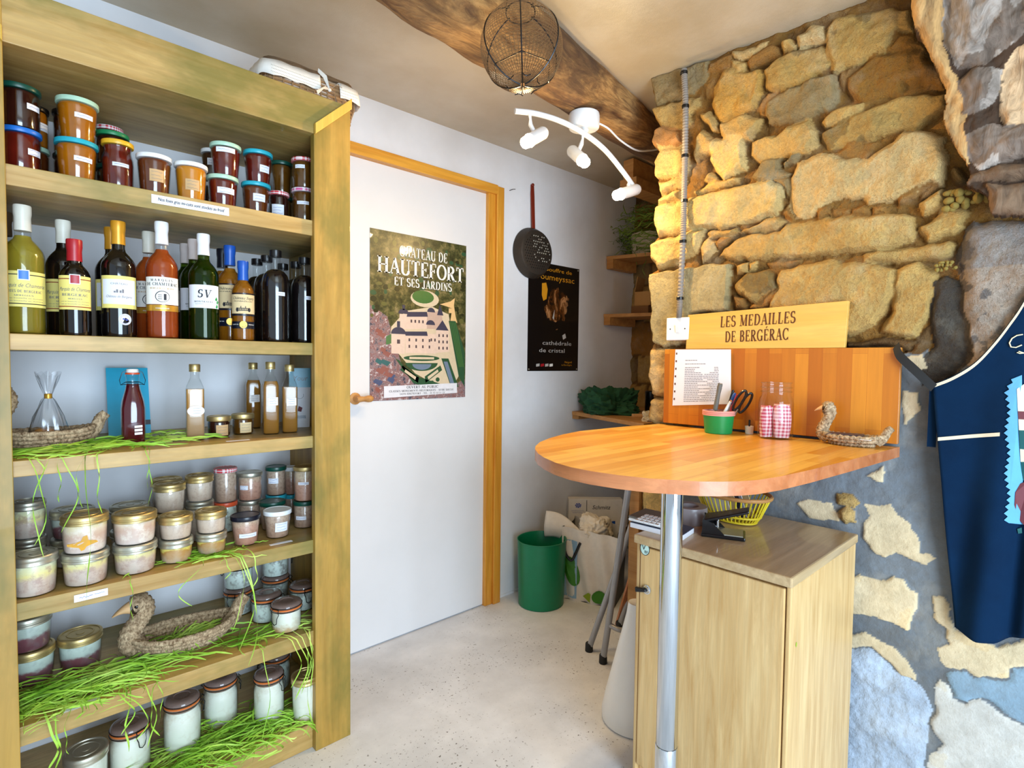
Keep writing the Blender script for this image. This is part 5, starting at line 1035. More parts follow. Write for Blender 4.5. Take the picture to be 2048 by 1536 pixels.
# ------------------------------------------------------------------ lace-lined basket on top of the unit
o = thing('lined_basket', 'low wicker basket with white lace lining tied in a bow, atop the shelving unit', 'basket', (.728, 1.80, 1.972))
pm('lace', rgb(244, 236, 224), .8, bump=.3); pm('wicker', rgb(150, 116, 78), .7, .0, 0, .3, 80); BL, BW_ = .150, .10
def rrect(l, w, z, n=48, p=7):
    out = []
    for i in range(n):
        a = 2 * PI * i / n; c, s_ = math.cos(a), math.sin(a); k = (abs(c) ** p + abs(s_) ** p) ** (-1 / p); out.append((l * k * c, w * k * s_, z))
    return out
mb = MB().mat('wicker')
for k in range(9):
    e = .90 + .08 * k / 8; mb.tube(rrect(BL * e, BW_ * e, .005 + .0115 * k), .0052, 6, closed=True, mod=lambda i, a: 1 + .25 * math.sin(i * 1.3))
for p in rrect(BL * .95, BW_ * .95, 0, 44)[:]: mb.tube([(p[0] * .93, p[1] * .93, 0), (p[0] * 1.035, p[1] * 1.035, .05), (p[0] * 1.02, p[1] * 1.02, .1)], .0028, 5)
mb.box((-BL * .85, -BW_ * .8, 0), (BL * .85, BW_ * .8, .004)); mb.build('body', o)
def liner(x0, x1):
    mb = MB().mat('lace'); full = rrect(BL * 1.06, BW_ * 1.10, 0, 140)
    run = [p for p in full if x0 <= p[0] <= x1 and p[1] < 0.09]
    run.sort(key=lambda p: math.atan2(p[1], p[0]) if x1 > .1 else (math.atan2(p[1], p[0]) % (2 * PI)))
    vs = []
    for i, p in enumerate(run):
        q = .004 * math.sin(i * .9); vs += [(p[0] * 1.03, p[1] * 1.03 - q * .3, .060 + .004 * abs(math.sin(i * .45))), (p[0] * 1.02, p[1] * 1.02, .085), (p[0] * .99, p[1] * .99, .108 + q * .3), (p[0] * .9, p[1] * .9, .104)]
    fs = [(4 * i + j, 4 * i + 4 + j, 4 * i + 5 + j, 4 * i + 1 + j) for i in range(len(run) - 1) for j in range(3)]
    mb.add(vs, fs); ob = mb.build('lining', o, sharp=180); sm = ob.modifiers.new('t', 'SOLIDIFY'); sm.thickness = .0015
liner(-.2, .015); liner(.075, .2)
mb = MB().mat('straw_dark')
for i in range(64):
    x = -BL * .9 + i * BL * 1.8 / 63
    if .012 < x < .078: continue
    for j in range(3): z_ = .068 + .009 * j; xx = x + (.002 if j % 2 else 0); mb.add([(xx + .0009 * math.cos(a), -BW_ * 1.145, z_ + .0009 * math.sin(a)) for a in [2 * PI * q_ / 6 for q_ in range(6)]], [tuple(range(6))])
mb.build('lace_holes', o, smooth=False)
mb = MB().mat('straw_dark'); mb.tube(rrect(BL * .93, BW_ * .93, .116, 60), .0055, 6, closed=True, mod=lambda i, a: 1 + .3 * math.sin(i * 1.7)); mb.tube(rrect(BL * .91, BW_ * .91, .124, 60), .004, 6, closed=True, mod=lambda i, a: 1 + .3 * math.sin(i * 1.1)); mb.build('rim', o)
mb = MB().mat('lace'); c0 = Vector((.045, -BW_ * 1.08, .075))
for dx, dz in ((-.040, .045), (-.042, -.022), (.022, -.040), (.034, .020)):
    e = c0 + Vector((dx, -.006, dz)); mid = (c0 + e) / 2 + Vector((0, -.008, .006)); ribbon(mb, [c0, mid + Vector((0, 0, .002)), e, e + Vector((.004, .004, -.004))], .0075, .2)
mb.ball(c0, .006, 10, 7); mb.build('bow', o, sharp=180)

# ------------------------------------------------------------------ wire globe basket under the log
SP = Vector((1.021, 1.078, 2.028)); SR = .108
o = thing('wire_globe', 'round brown wire mesh globe hanging from the ceiling log', 'wire basket', SP)
pm('rusty_wire', rgb(140, 112, 80), .4, .5); q = (Vector((0, 0, 1)) * 1.0 + Vector((.10, .16, 0))).normalized(); TR = q.to_track_quat('Z', 'Y').to_matrix()
mb = MB().mat('rusty_wire')
for k in range(1, 44):
    a = PI * k / 44; rr, zz = SR * math.sin(a), SR * math.cos(a); m = max(16, int(46 * math.sin(a)))
    mb.tube([TR @ Vector((rr * math.cos(2 * PI * i / m), rr * math.sin(2 * PI * i / m), zz)) for i in range(m)], .00075, 3, closed=True)
mb.build('hoops', o)
mb = MB().mat('rusty_wire')
for k in range(60): mb.tube([TR @ Vector((SR * math.sin(t) * math.cos(2 * PI * k / 60), SR * math.sin(t) * math.sin(2 * PI * k / 60), SR * math.cos(t))) for t in [PI * (.62 + .36 * i / 10) for i in range(11)]], .0009, 3)
mb.build('lower_mesh', o)
mb = MB().mat('steel_wire')
for k in range(6): mb.tube([TR @ Vector((SR * 1.01 * math.sin(t) * math.cos(PI * k / 3 + .3), SR * 1.01 * math.sin(t) * math.sin(PI * k / 3 + .3), SR * 1.01 * math.cos(t))) for t in [PI * (.10 + .88 * i / 20) for i in range(21)]], .0017, 6)
mb.tube([TR @ Vector((SR * 1.015 * math.sin(PI * .74) * math.cos(PI * i / 3 + .3), SR * 1.015 * math.sin(PI * .74) * math.sin(PI * i / 3 + .3), SR * 1.015 * math.cos(PI * .74))) for i in range(6)], .0014, 6, closed=True)
for k in range(6):
    a0 = PI * k / 3 + .3
    mb.tube([TR @ Vector((SR * (.95 + .25 * math.sin(PI * i / 8)) * math.sin(PI * .86 + .12 * math.sin(PI * i / 8)) * math.cos(a0 + i * .065), SR * (.95 + .1 * math.sin(PI * i / 8)) * math.sin(PI * .86 + .12 * math.sin(PI * i / 8)) * math.sin(a0 + i * .065), SR * -1.0)) for i in range(9)], .0012, 5)
mb.build('ribs', o)
mb = MB().mat('steel_wire'); mb.tube([TR @ Vector((SR * .36 * math.cos(2 * PI * i / 24), SR * .36 * math.sin(2 * PI * i / 24), SR * .95)) for i in range(24)], .0018, 6, closed=True)
mb.tube([TR @ Vector((SR * .36 * math.cos(PI * i / 16), 0, SR * .95 + .075 * math.sin(PI * i / 16))) for i in range(17)], .0016, 6); T0 = TR @ Vector((0, 0, SR * .95 + .075))
mb.tube([T0, T0 + Vector((.006, .02, .012)), Vector((.01, .085, .165)), Vector((.012, .115, .17))], .0014, 5); mb.build('hanger', o)

# ------------------------------------------------------------------ the three-spot lamp
o = thing('spot_lamp', 'white curved ceiling bar lamp with three lit spotlights', 'lamp', at(1168, 250, 2.0))
O = at(1168, 250, 2.0)
def loc(v): return Vector(v) - O
mb = MB().mat('white_plastic'); mb.loft([(.048, -.022), (.054, -.020), (.056, -.008), (.056, .022), (.054, .030)], 36, tr=Matrix.Translation((0, 0, .008))); mb.build('base', o)
barp = smooth_path([loc(at(1030, 222, 1.86)), loc(at(1075, 228, 1.89)), loc(at(1125, 244, 1.94)), loc(at(1172, 270, 1.985)), loc(at(1210, 300, 2.04)), loc(at(1245, 342, 2.12)), loc(at(1272, 380, 2.20))], 50)
mb = MB().mat('white_plastic').tube(barp, .0095, 12); mb.tube([loc(at(1172, 262, 1.99)), Vector((0, 0, -.01))], .010, 10); mb.build('bar', o)
for k, (top, kn, tail, bulb, dp) in enumerate((((1059, 226), (1061, 250), (1089, 264), (1050, 286), 1.87), ((1166, 268), (1163, 288), (1142, 300), (1171, 326), 1.98), ((1258, 358), (1257, 370), (1276, 378), (1232, 391), 2.16))):
    A, B, T, E = loc(at(*top, dp)), loc(at(*kn, dp)), loc(at(*tail, dp + .02)), loc(at(*bulb, dp - .06)); ax_ = (E - T).normalized(); mid = T + (E - T) * .42
    mb = MB().mat('white_plastic').tube([A, (A + B) / 2 + Vector((.002, 0, 0)), B, mid], [.006, .0045, .008, .006], 10)
    mb.tube([T, T + ax_ * .003, T + ax_ * .012, T + (E - T) * .62, T + (E - T) * .78], [.010, .018, .0215, .0215, .0225], 22, caps=True); hd_ = mb.build('spotlight_head', o)
    bm = MB().mat('bulb_glow').tube([T + (E - T) * .80, T + (E - T) * .90, E, E + ax_ * .003], [.017, .0195, .0185, .010], 20); bb = bm.build('bulb', hd_)
    l = bpy.data.lights.new('spotlight_glow', 'SPOT'); l.spot_size = math.radians(172); l.spot_blend = .9; l.energy = (15, 21, 15)[k]; l.color = (1.0, .66, .28); l.shadow_soft_size = .022
    lo = bpy.data.objects.new('spotlight_glow', l); COL.objects.link(lo); lo.location = O + E + ax_ * .012; lo.rotation_euler = (ax_ + Vector(((.0, 0, -.2), (.45, -.1, -.1), (.2, -.1, -.25))[k])).to_track_quat('-Z', 'Y').to_euler()
cb = MB().mat('cream_cable' if 'cream_cable' in MATS else 'white_plastic').tube(smooth_path([Vector((.05, 0, .03)), loc(at(1215, 256, 2.05)), loc(at(1240, 280, 2.12)), loc(at(1272, 300, 2.2)), loc(at(1300, 301, 2.28)), loc(at(1330, 296, 2.36))], 40), .0035, 8).build('power_cable', o)

# ------------------------------------------------------------------ posters, pan, nail on the white wall
def wl(x0, z0, Y=D): return lambda u, v, d=0.0: (u, -d, v)
o = thing('poster', 'colour poster of a domed chateau and gardens taped to the white door', 'poster', (1.347, D - .0145, 1.386), 0); o.location = (1.346, D - .0130, 1.383)
PWd, PH = .246, .351
def pf(d): return lambda u, v: (u, -.0012 - d, v)
t = NT('aerial_forest'); t.set(.3, coat=.5); t.col(t.ramp(t.noise(22, 7, .75), [(.36, rgb(28, 34, 18)), (.48, rgb(66, 70, 38)), (.56, rgb(104, 98, 58)), (.68, rgb(150, 134, 96))])); MATS['aerial_forest'] = t.m
t = NT('aerial_town'); t.set(.3, coat=.5); t.col(t.ramp(t.noise(44, 4, .7), [(.36, rgb(58, 62, 80)), (.46, rgb(150, 128, 128)), (.54, rgb(126, 76, 74)), (.64, rgb(200, 190, 190))])); MATS['aerial_town'] = t.m
for nm, c in (('pr_tree', (40, 46, 24)), ('pr_olive', (98, 98, 52)), ('pr_path', (214, 196, 166)), ('pr_lawn', (70, 112, 56)), ('pr_hedge', (44, 84, 56)), ('pr_stone', (224, 198, 180)), ('pr_stone_dark', (196, 168, 152)), ('pr_slate', (62, 62, 82)), ('pr_roof', (142, 86, 76)), ('pr_win', (86, 72, 76)), ('pr_sand', (226, 188, 132)), ('pr_blue', (110, 128, 150)), ('pr_box', (226, 226, 232)), ('pr_roofblue', (72, 84, 116)), ('pr_teal', (44, 96, 96)), ('pr_black', (14, 10, 10)), ('pr_orange', (216, 146, 30)), ('pr_cave', (120, 62, 18)), ('pr_cave_hi', (216, 158, 110)), ('pr_grey', (190, 184, 178))): pm(nm, rgb(*c), .32, 0, .5, .1, 60)
MB().mat('aerial_forest').prism([(-PWd, -PH), (PWd, -PH), (PWd, PH), (-PWd, PH)], lambda u, v: (u, 0, v), lambda u, v: (u, -.0012, v)).build('sheet', o, smooth=False)
# picture coordinates: s, t in 0..1 from the top left of the sheet
def pp(s, t): return (-PWd + 2 * PWd * s, PH - 2 * PH * t)
pic = MB()
def pgon(m, pts, d): pic.mat(m); pic.add([pf(d)(*pp(*q)) for q in pts], [tuple(range(len(pts)))[::-1]])
def disc(m, s, t, rs, rt, d, a0=0, a1=360, n=20): s = min(max(s, rs), 1 - rs); t = min(max(t, rt), 1 - rt); pgon(m, [(s + rs * math.cos(math.radians(a0 + (a1 - a0) * i / n)), t - rt * math.sin(math.radians(a0 + (a1 - a0) * i / n))) for i in range(n + 1)], d)
pgon('aerial_town', [(0, .44), (.16, .50), (.22, .62), (.30, .78), (.42, .90), (.70, .96), (1, .88), (1, 1), (0, 1)], .0002)
pgon('pr_path', [(.20, .56), (.34, .46), (.62, .42), (.80, .46), (.86, .66), (.92, .86), (.86, .92), (.62, .90), (.44, .84), (.30, .74), (.18, .66)], .0004)
disc('pr_path', .54, .375, .15, .052, .0003); disc('pr_lawn', .52, .365, .115, .040, .0005)
pgon('pr_sand', [(.70, .40), (.82, .375), (.87, .35), (.86, .40), (.88, .47), (.90, .51), (.82, .50), (.84, .42), (.78, .41)], .0004); pgon('pr_sand', [(.80, .42), (.85, .42), (.85, .45), (.80, .45)], .0006)
pgon('pr_hedge', [(.80, .50), (.88, .50), (.99, .70), (.99, .93), (.92, .86)], .0005)
for k in range(4): pgon('pr_lawn', [(.815 + .02 * k, .51), (.822 + .02 * k, .51), (.935 + .016 * k, .80), (.925 + .016 * k, .80)], .0007)
pgon('pr_lawn', [(.15, .62), (.21, .60), (.20, .66), (.15, .67)], .0006)
for k in range(90):
    r = random.Random(100 + k); s0, t0 = r.random(), .02 + .5 * r.random()
    if .30 < s0 < .80 and t0 > .34: continue
    disc(r.choice(['pr_tree', 'pr_tree', 'pr_hedge', 'pr_olive']), s0, t0, .014 + .022 * r.random(), .008 + .012 * r.random(), .00022 + .0000015 * k, n=9)
# buildings
pgon('pr_stone', [(.36, .48), (.56, .46), (.56, .56), (.36, .57)], .0006); pgon('pr_slate', [(.36, .465), (.56, .455), (.57, .485), (.35, .495)], .0008)
pgon('pr_stone', [(.28, .48), (.36, .48), (.36, .57), (.28, .57)], .0006); disc('pr_slate', .32, .478, .052, .030, .0009, 0, 180); pgon('pr_slate', [(.305, .425), (.335, .425), (.33, .455), (.31, .455)], .0009)
pgon('pr_stone_dark', [(.56, .46), (.72, .44), (.74, .56), (.56, .56)], .0006); disc('pr_slate', .605, .455, .042, .028, .0009, 0, 180); disc('pr_slate', .60, .535, .048, .030, .0010, 0, 180); pgon('pr_slate', [(.67, .47), (.70, .40), (.74, .47)], .0009)
pgon('pr_stone', [(.34, .60), (.66, .59), (.66, .715), (.34, .715)], .0008); pgon('pr_slate', [(.33, .585), (.56, .578), (.57, .605), (.34, .61)], .0010)
pgon('pr_stone', [(.66, .565), (.80, .565), (.81, .70), (.66, .71)], .0009); pgon('pr_slate', [(.655, .565), (.73, .50), (.80, .565)], .0011)
pgon('pr_stone', [(.20, .60), (.34, .60), (.33, .72), (.20, .72)], .0009); disc('pr_slate', .27, .602, .074, .042, .0011, 0, 180); pgon('pr_slate', [(.255, .525), (.285, .525), (.285, .56), (.255, .56)], .0011)
for s0, t0, nx, dx in ((.37, .625, 4, .07), (.37, .665, 4, .07), (.685, .59, 3, .045), (.685, .63, 3, .045), (.685, .67, 3, .045), (.60, .62, 2, .04), (.39, .51, 4, .04)):
    for k in range(nx): pgon('pr_win', [(s0 + dx * k, t0), (s0 + .016 + dx * k, t0), (s0 + .016 + dx * k, t0 + .018), (s0 + dx * k, t0 + .018)], .0013)
pgon('pr_win', [(.255, .635), (.285, .635), (.285, .66), (.255, .66)], .0013)
disc('pr_hedge', .51, .745, .19, .018, .0006); pgon('pr_path', [(.38, .738), (.64, .738), (.64, .752), (.38, .752)], .0008)
disc('pr_hedge', .51, .775, .17, .05, .0006, 180, 360); disc('pr_blue', .51, .782, .10, .036, .0008, 180, 360)
pgon('pr_hedge', [(.24, .75), (.30, .80), (.42, .90), (.62, .935), (.80, .95), (.86, .95), (.70, .905), (.46, .86), (.33, .80), (.28, .76)], .0007)
for sg in (-1, 1): 
    pgon('pr_hedge', [(.51 + sg * .03, .86), (.51 + sg * .20, .79), (.51 + sg * .22, .82), (.51 + sg * .04, .90)], .0007); pgon('pr_path', [(.51 + sg * .06, .862), (.51 + sg * .17, .815), (.51 + sg * .18, .83), (.51 + sg * .07, .88)], .0009)
for s0, t0 in ((.68, .88), (.62, .90), (.71, .93), (.52, .93), (.58, .915)): disc('pr_hedge', s0, t0, .022, .014, .0011)
pgon('pr_hedge', [(.72, .745), (.80, .745), (.92, .93), (.84, .945)], .0007); pgon('pr_blue', [(.745, .765), (.79, .765), (.87, .91), (.83, .92)], .0009)
for k in range(14):
    r = random.Random(k); s0, t0 = r.random() * .2, .53 + r.random() * .40; w_ = .03 + .04 * r.random()
    pgon(r.choice(['pr_roof', 'pr_roof', 'pr_roofblue', 'pr_teal']), [(s0, t0 + .02), (s0 + w_ * .4, t0), (s0 + w_ * 1.6, t0 + .018), (s0 + w_ * 1.1, t0 + .042)], .0005 + .00002 * k)
pgon('pr_box', [(.13, .915), (.90, .905), (.90, .970), (.13, .985)], .0014); pic.build('picture', o, smooth=False)
lt_ = MB().mat('print_white'); f = pf(.0016)
letter(lt_, 'CHATEAU DE', f, .044, *pp(.53, .135), width=.250, serif=True, track=.06); letter(lt_, 'HAUTEFORT', f, .066, *pp(.52, .245), width=.448, serif=True, track=.03); letter(lt_, 'ET SES JARDINS', f, .036, *pp(.53, .312), width=.300, serif=True, track=.06)
lt_.mat('ink'); letter(lt_, 'OUVERT AU PUBLIC', f, .011, *pp(.52, .932), width=.165, serif=True, track=.08); letter(lt_, 'CLASSES MONUMENTS HISTORIQUES - XVIIE SIECLE', f, .008, *pp(.52, .952), width=.335, serif=True, track=.06); letter(lt_, '24390 HAUTEFORT - TEL : 05 53 50 51 23', f, .008, *pp(.52, .970), width=.235, serif=True, track=.06)
lt_.build('lettering', o, smooth=False)

o = thing('poster', 'narrow black poster of a crystal cave on the white wall under the pan', 'poster', (2.213, D - .0012, 1.440)); PWd, PH = .202, .288
MB().mat('pr_black').prism([(-PWd, -PH), (PWd, -PH), (PWd, PH), (-PWd, PH)], lambda u, v: (u, .001, v), lambda u, v: (u, 0, v)).build('sheet', o, smooth=False)
def pf(d): return lambda u, v: (u, -d, v)
t = NT('cave_glow'); t.set(.3, coat=.5); t.col(t.ramp(t.noise(16, 5, .75, (1, 1, .5), dist=1), [(.40, rgb(20, 10, 6)), (.5, rgb(104, 56, 18)), (.58, rgb(196, 140, 90)), (.68, rgb(40, 20, 10))]))
lk = t.b.inputs['Base Color'].links[0].from_socket; mp = t.n('ShaderNodeMapping'); t.l(t.tc.outputs['Object'], mp.inputs[0]); mp.inputs['Location'].default_value = (-.12, 0, -.28); mp.inputs['Scale'].default_value = (6.6, 1, 4.9)
ln = t.n('ShaderNodeVectorMath', operation='LENGTH'); t.l(mp.outputs[0], ln.inputs[0]); ad_ = t.n('ShaderNodeMath', operation='MULTIPLY_ADD'); t.l(t.noise(14, 4), ad_.inputs[0]); ad_.inputs[1].default_value = .9; t.l(ln.outputs['Value'], ad_.inputs[2])
t.col(t.mix(t.ramp(ad_.outputs[0], [(.95, 0), (1.35, 1)]), lk, rgb(14, 10, 10))); MATS['cave_glow'] = t.m
pic = MB(); pgon('cave_glow', [(.24, .17), (.90, .17), (.90, .73), (.24, .73)], .0004); pgon('pr_orange', [(.25, .19), (.33, .18), (.36, .24), (.34, .33), (.28, .35), (.25, .30)], .0006)
pgon('pr_black', [(.44, .52), (.52, .54), (.62, .51), (.74, .53), (.82, .56), (.70, .59), (.56, .60), (.47, .62)], .0005); pgon('pr_grey', [(.46, .50), (.50, .42), (.49, .52)], .0007); pgon('pr_grey', [(.66, .66), (.72, .64), (.74, .68), (.68, .70)], .0007)
for k, m in enumerate(('pr_grey', 'cap_red', 'pr_grey', 'print_white')): pgon(m, [(.16 + .085 * k, .935), (.225 + .085 * k, .93), (.225 + .085 * k, .955), (.16 + .085 * k, .96)], .0006)
pic.build('picture', o, smooth=False)
lt_ = MB().mat('pr_orange'); f = pf(.0009); letter(lt_, 'Gouffre de', f, .021, *pp(.56, .070), width=.225); letter(lt_, 'Proumeyssac', f, .031, *pp(.485, .15), width=.330)
letter(lt_, 'P\u00e9rigord', f, .011, *pp(.79, .925), width=.06); letter(lt_, 'la Dordogne', f, .008, *pp(.76, .950), width=.085); lt_.mat('pr_grey'); letter(lt_, 'cath\u00e9drale', f, .022, *pp(.56, .755), width=.235); letter(lt_, 'de cristal', f, .022, *pp(.46, .825), width=.205); lt_.build('lettering', o, smooth=False)
mb = MB().mat('tin_metal')
for u, v in ((-PWd + .01, -PH + .01), (PWd - .012, -PH + .01), (PWd - .012, PH - .01)): mb.ball((u, -.001, v), .004, 8, 6)
mb.build('drawing_pin', o)

o = thing('chestnut_pan', 'dark perforated chestnut pan hanging by its red-brown handle on the wall', 'pan', (2.027, D - .05, 1.762)); RR = Matrix.Rotation(PI / 2, 4, 'X')
MB().mat('iron').loft([(.128, -.046), (.131, -.045), (.127, -.030), (.112, -.004), (.102, .0), (.0005, .0005)], 56, cap0=False, tr=RR).build('bowl', o); 
mb = MB().mat('cap_cream'); r = random.Random(2); k = 0
for i in range(-6, 7):
    for j in range(-6, 7):
        x, y = i * .0148 + (.0074 if j % 2 else 0), j * .0135
        if math.hypot(x, y) > .094: continue
        mb.mat('cap_cream' if r.random() < .55 and x > -.03 and y > -.05 else 'pr_black'); mb.add([(x + .0028 * math.cos(a * PI / 4), -.0011, y + .0028 * math.sin(a * PI / 4)) for a in range(8)], [tuple(range(8))])
mb.build('holes', o, smooth=False)
pm('pan_handle', rgb(120, 36, 16), .5); mb = MB().mat('pan_handle'); vs = [(-.011, .030, .122), (.011, .030, .122), (.0125, .040, .30), (.010, .042, .352), (-.010, .042, .352), (-.0125, .040, .30)]
mb.add([(a, b, c) for a, b, c in vs] + [(a, b + .005, c) for a, b, c in vs], [(0, 1, 2, 3, 4, 5), (11, 10, 9, 8, 7, 6)] + [(i, (i + 1) % 6, 6 + (i + 1) % 6, 6 + i)[::-1] for i in range(6)]); mb.loft([(.007, -.044), (.009, -.040), (.007, -.036)], 12, tr=Matrix.Translation((0, 0, .350)) @ RR); mb.build('handle', o, bevel=.001)
n_ = MB().mat('iron').tube([(0, .0, 0), (.004, -.022, .002), (.016, -.026, .004)], .0016, 6).build('nail', loc=onY(1019, 381, D)); tag(n_, 'small bent nail in the white wall above right corner of the door frame', 'nail')

from mathutils import noise
# ------------------------------------------------------------------ corner shelves in the niche and what lies on them
pm('cardboard', rgb(176, 132, 76), .8); pm('cardboard_dark', rgb(120, 80, 40), .8); pm('cloth_green', rgb(30, 78, 48), .9, bump=.5); pm('wool_white', rgb(216, 204, 180), .9, bump=.6)
def niche_shelf(label, z, a, b, th, batt):
    o = thing('corner_shelf', label, 'shelf', (a[0], D, z), 0, 'plank shelves in the corner niche')
    P = [(a[0], D - .004), (b[0], b[1]), (2.935, b[1]), (2.935, D - .004)]; lo = lambda u, v: (u - a[0], v - D, -th); hi = lambda u, v: (u - a[0], v - D, 0)
    MB().mat('niche_plank').prism(P, lo, hi).build('plank', o, smooth=False, bevel=.001)
    MB().mat('niche_plank').box((.004, -.05, -th - batt), (2.9 - a[0], -.004, -th)).build('batten', o, smooth=False); return o
niche_shelf('plank shelf low in the corner holding the crumpled green cloth', .923, (2.368, D), (2.154, 1.43), .020, .022)
niche_shelf('plank shelf in the middle of the corner holding cardboard boxes', 1.490, (2.640, D), (2.80, 1.60), .020, .045)
niche_shelf('highest plank shelf in the corner holding the raffia basket', 1.834, (2.658, D), (2.78, 1.62), .020, .055)
def wad(name, label, cat, loc, rx, ry, rz_, mat, seed, amp=.22, group=None):
    n, m = 72, 36; r = random.Random(seed); ph = [r.random() * 6.28 for _ in range(8)]; vs = []
    for j in range(m + 1):
        t = PI * .5 * j / m
        for i in range(n):
            a = 2 * PI * i / n; q = Vector((math.cos(a) * math.cos(t), math.sin(a) * math.cos(t), math.sin(t))) * 1.7 + Vector((seed, ph[0], 0)); q2 = q * 2.3 + Vector((0, 3, ph[1])); k = 1 + amp * (1.6 * noise.noise(q) + 1.3 * (.35 - abs(noise.noise(q2))) + .9 * (.3 - abs(noise.noise(q2 * 2.1))))
            vs.append((rx * k * math.cos(a) * math.cos(t) ** .6, ry * k * math.sin(a) * math.cos(t) ** .6, rz_ * k * math.sin(t)))
    fs = [(j * n + i, j * n + (i + 1) % n, (j + 1) * n + (i + 1) % n, (j + 1) * n + i) for j in range(m) for i in range(n)] + [tuple(range(n))[::-1]]
    o = MB().mat(mat).add(vs, fs).build(name, sharp=50, loc=loc); return tag(o, label, cat, group)
wad('green_cloth', 'crumpled dark green cloth lying on the low corner shelf', 'cloth', (2.47, 1.86, .923), .15, .14, .115, 'cloth_green', 5, .3)
o = thing('cloth_spool', 'pale wooden spool lying beside the green cloth', 'spool', (2.66, 1.86, .948), .3)
MB().mat('beak_wood').loft([(.024, -.05), (.024, -.042), (.016, -.04), (.016, .04), (.024, .042), (.024, .05)], 20, tr=Matrix.Rotation(PI / 2, 4, 'Y')).build('spool', o)
o = tag(MB().mat('black_plastic').loft([(.032, 0), (.034, .003), (.034, .115), (.028, .12), (.02, .12), (.0005, .12)], 24).build('black_pot', loc=(2.72, 1.76, .923)), 'small black pot at the stone wall end on the low corner shelf', 'pot')
o = tag(MB().mat('beak_wood').box((-.08, -.012, 0), (.08, .012, .016)).build('wood_offcut', smooth=False, loc=(2.44, 1.60, .923), rz=-.6, bevel=.003), 'pale wooden offcut lying at the front of the low corner shelf', 'wood piece')
wad('white_rag', 'white rag hanging at the stone wall end of the low corner shelf', 'rag', (2.285, 1.475, .923), .045, .035, .04, 'wool_white', 9, .3)
for lb, x, y, z, l, w, h, rz, m in (('flat dark open cardboard box lying on the middle corner shelf', 2.82, 1.88, 1.49, .14, .11, .045, .15, 'cardboard_dark'), ('light cardboard box stacked upon the flat dark one', 2.83, 1.88, 1.5355, .13, .10, .085, .25, 'cardboard')):
    o = thing('cardboard_box', lb, 'box', (x, y, z), rz, 'cardboard boxes on the middle corner shelf'); t_ = .003
    mb = MB().mat(m); mb.box((-l / 2, -w / 2, 0), (l / 2, w / 2, t_)); mb.box((-l / 2, -w / 2, 0), (-l / 2 + t_, w / 2, h)); mb.box((l / 2 - t_, -w / 2, 0), (l / 2, w / 2, h)); mb.box((-l / 2, -w / 2, 0), (l / 2, -w / 2 + t_, h)); mb.box((-l / 2, w / 2 - t_, 0), (l / 2, w / 2, h)); mb.build('carton', o, smooth=False)
    MB().mat(m).hexa([(-l / 2, -w / 2, h), (l / 2, -w / 2, h), (l / 2, -w / 2 + t_, h + .002), (-l / 2, -w / 2 + t_, h + .002)], [(-l / 2, -w * .95, h + .01), (l / 2, -w * .95, h + .01), (l / 2, -w * .95 + t_, h + .012), (-l / 2, -w * .95 + t_, h + .012)]).build('flap', o, smooth=False)
    if h > .06: MB().mat(m).hexa([(-l / 2, w / 2 - t_, h), (l / 2, w / 2 - t_, h), (l / 2, w / 2, h), (-l / 2, w / 2, h)], [(-l / 2, w * .3, h + .09), (l / 2, w * .3, h + .09), (l / 2, w * .3 + t_, h + .09), (-l / 2, w * .3 + t_, h + .09)]).build('flap', o, smooth=False)
o = thing('white_basket', 'white ribbed basket of raffia on the highest corner shelf', 'basket', (2.83, 1.88, 1.834)); mb = MB().mat('wool_white')
for k in range(9): mb.tube([(.088 * (.9 + .012 * k) * math.cos(2 * PI * i / 40), .088 * (.9 + .012 * k) * math.sin(2 * PI * i / 40), .008 + .0145 * k) for i in range(40)], .0085, 6, closed=True, mod=lambda i, a: 1 + .2 * math.sin(i * 1.6))
mb.add([(.075 * math.cos(2 * PI * i / 30), .075 * math.sin(2 * PI * i / 30), .004) for i in range(30)], [tuple(range(30))]); mb.build('body', o)
def heap():
    r = random.Random(12); mb = MB().mat('raffia_dark')
    for k in range(360):
        a = r.random() * 6.28; t = r.random(); R = .06 + .10 * math.sin(PI * t); px, py, pz = 2.81 + R * math.cos(a) * (1.0 if t > .25 else 1.15), 1.87 + R * math.sin(a), 1.845 + .30 * t * (.6 + .4 * r.random()); th = a + PI / 2 + r.gauss(0, .6); pts = []
        for i in range(9): pts.append((min(px, 2.925), min(py, D - .005), max(pz, 1.838 if py > 1.6 else 1.6))); px += .018 * math.cos(th); py += .018 * math.sin(th); pz += r.gauss(0, .006) + .006 * math.sin(i); th += r.gauss(.12, .25)
        ribbon(mb, pts, .0016 + .001 * r.random(), r.random() * 3)
    for (dx, dy, drop) in ((-.05, -.03, .16), (-.02, -.10, .24), (.0, -.14, .55), (.005, -.16, .20), (.02, -.2, .26), (-.06, .02, .10), (.03, -.22, .2)):
        x0 = 2.70 + dx; y0 = 1.79 + dy; s = r.random() * 6; ribbon(mb, [(x0 + .1, y0 + .03, 1.87), (x0 + .02, y0, 1.85)] + [(x0 - .02 - .012 * math.sin(s + i * .7), y0 + .008 * math.sin(i), 1.842 - drop * i / 10) for i in range(11)], .0018, r.random())
    return tag(mb.build('raffia', sharp=180), 'big tuft of dark green raffia spilling over the highest corner shelf', 'raffia', None, 'stuff')
heap()

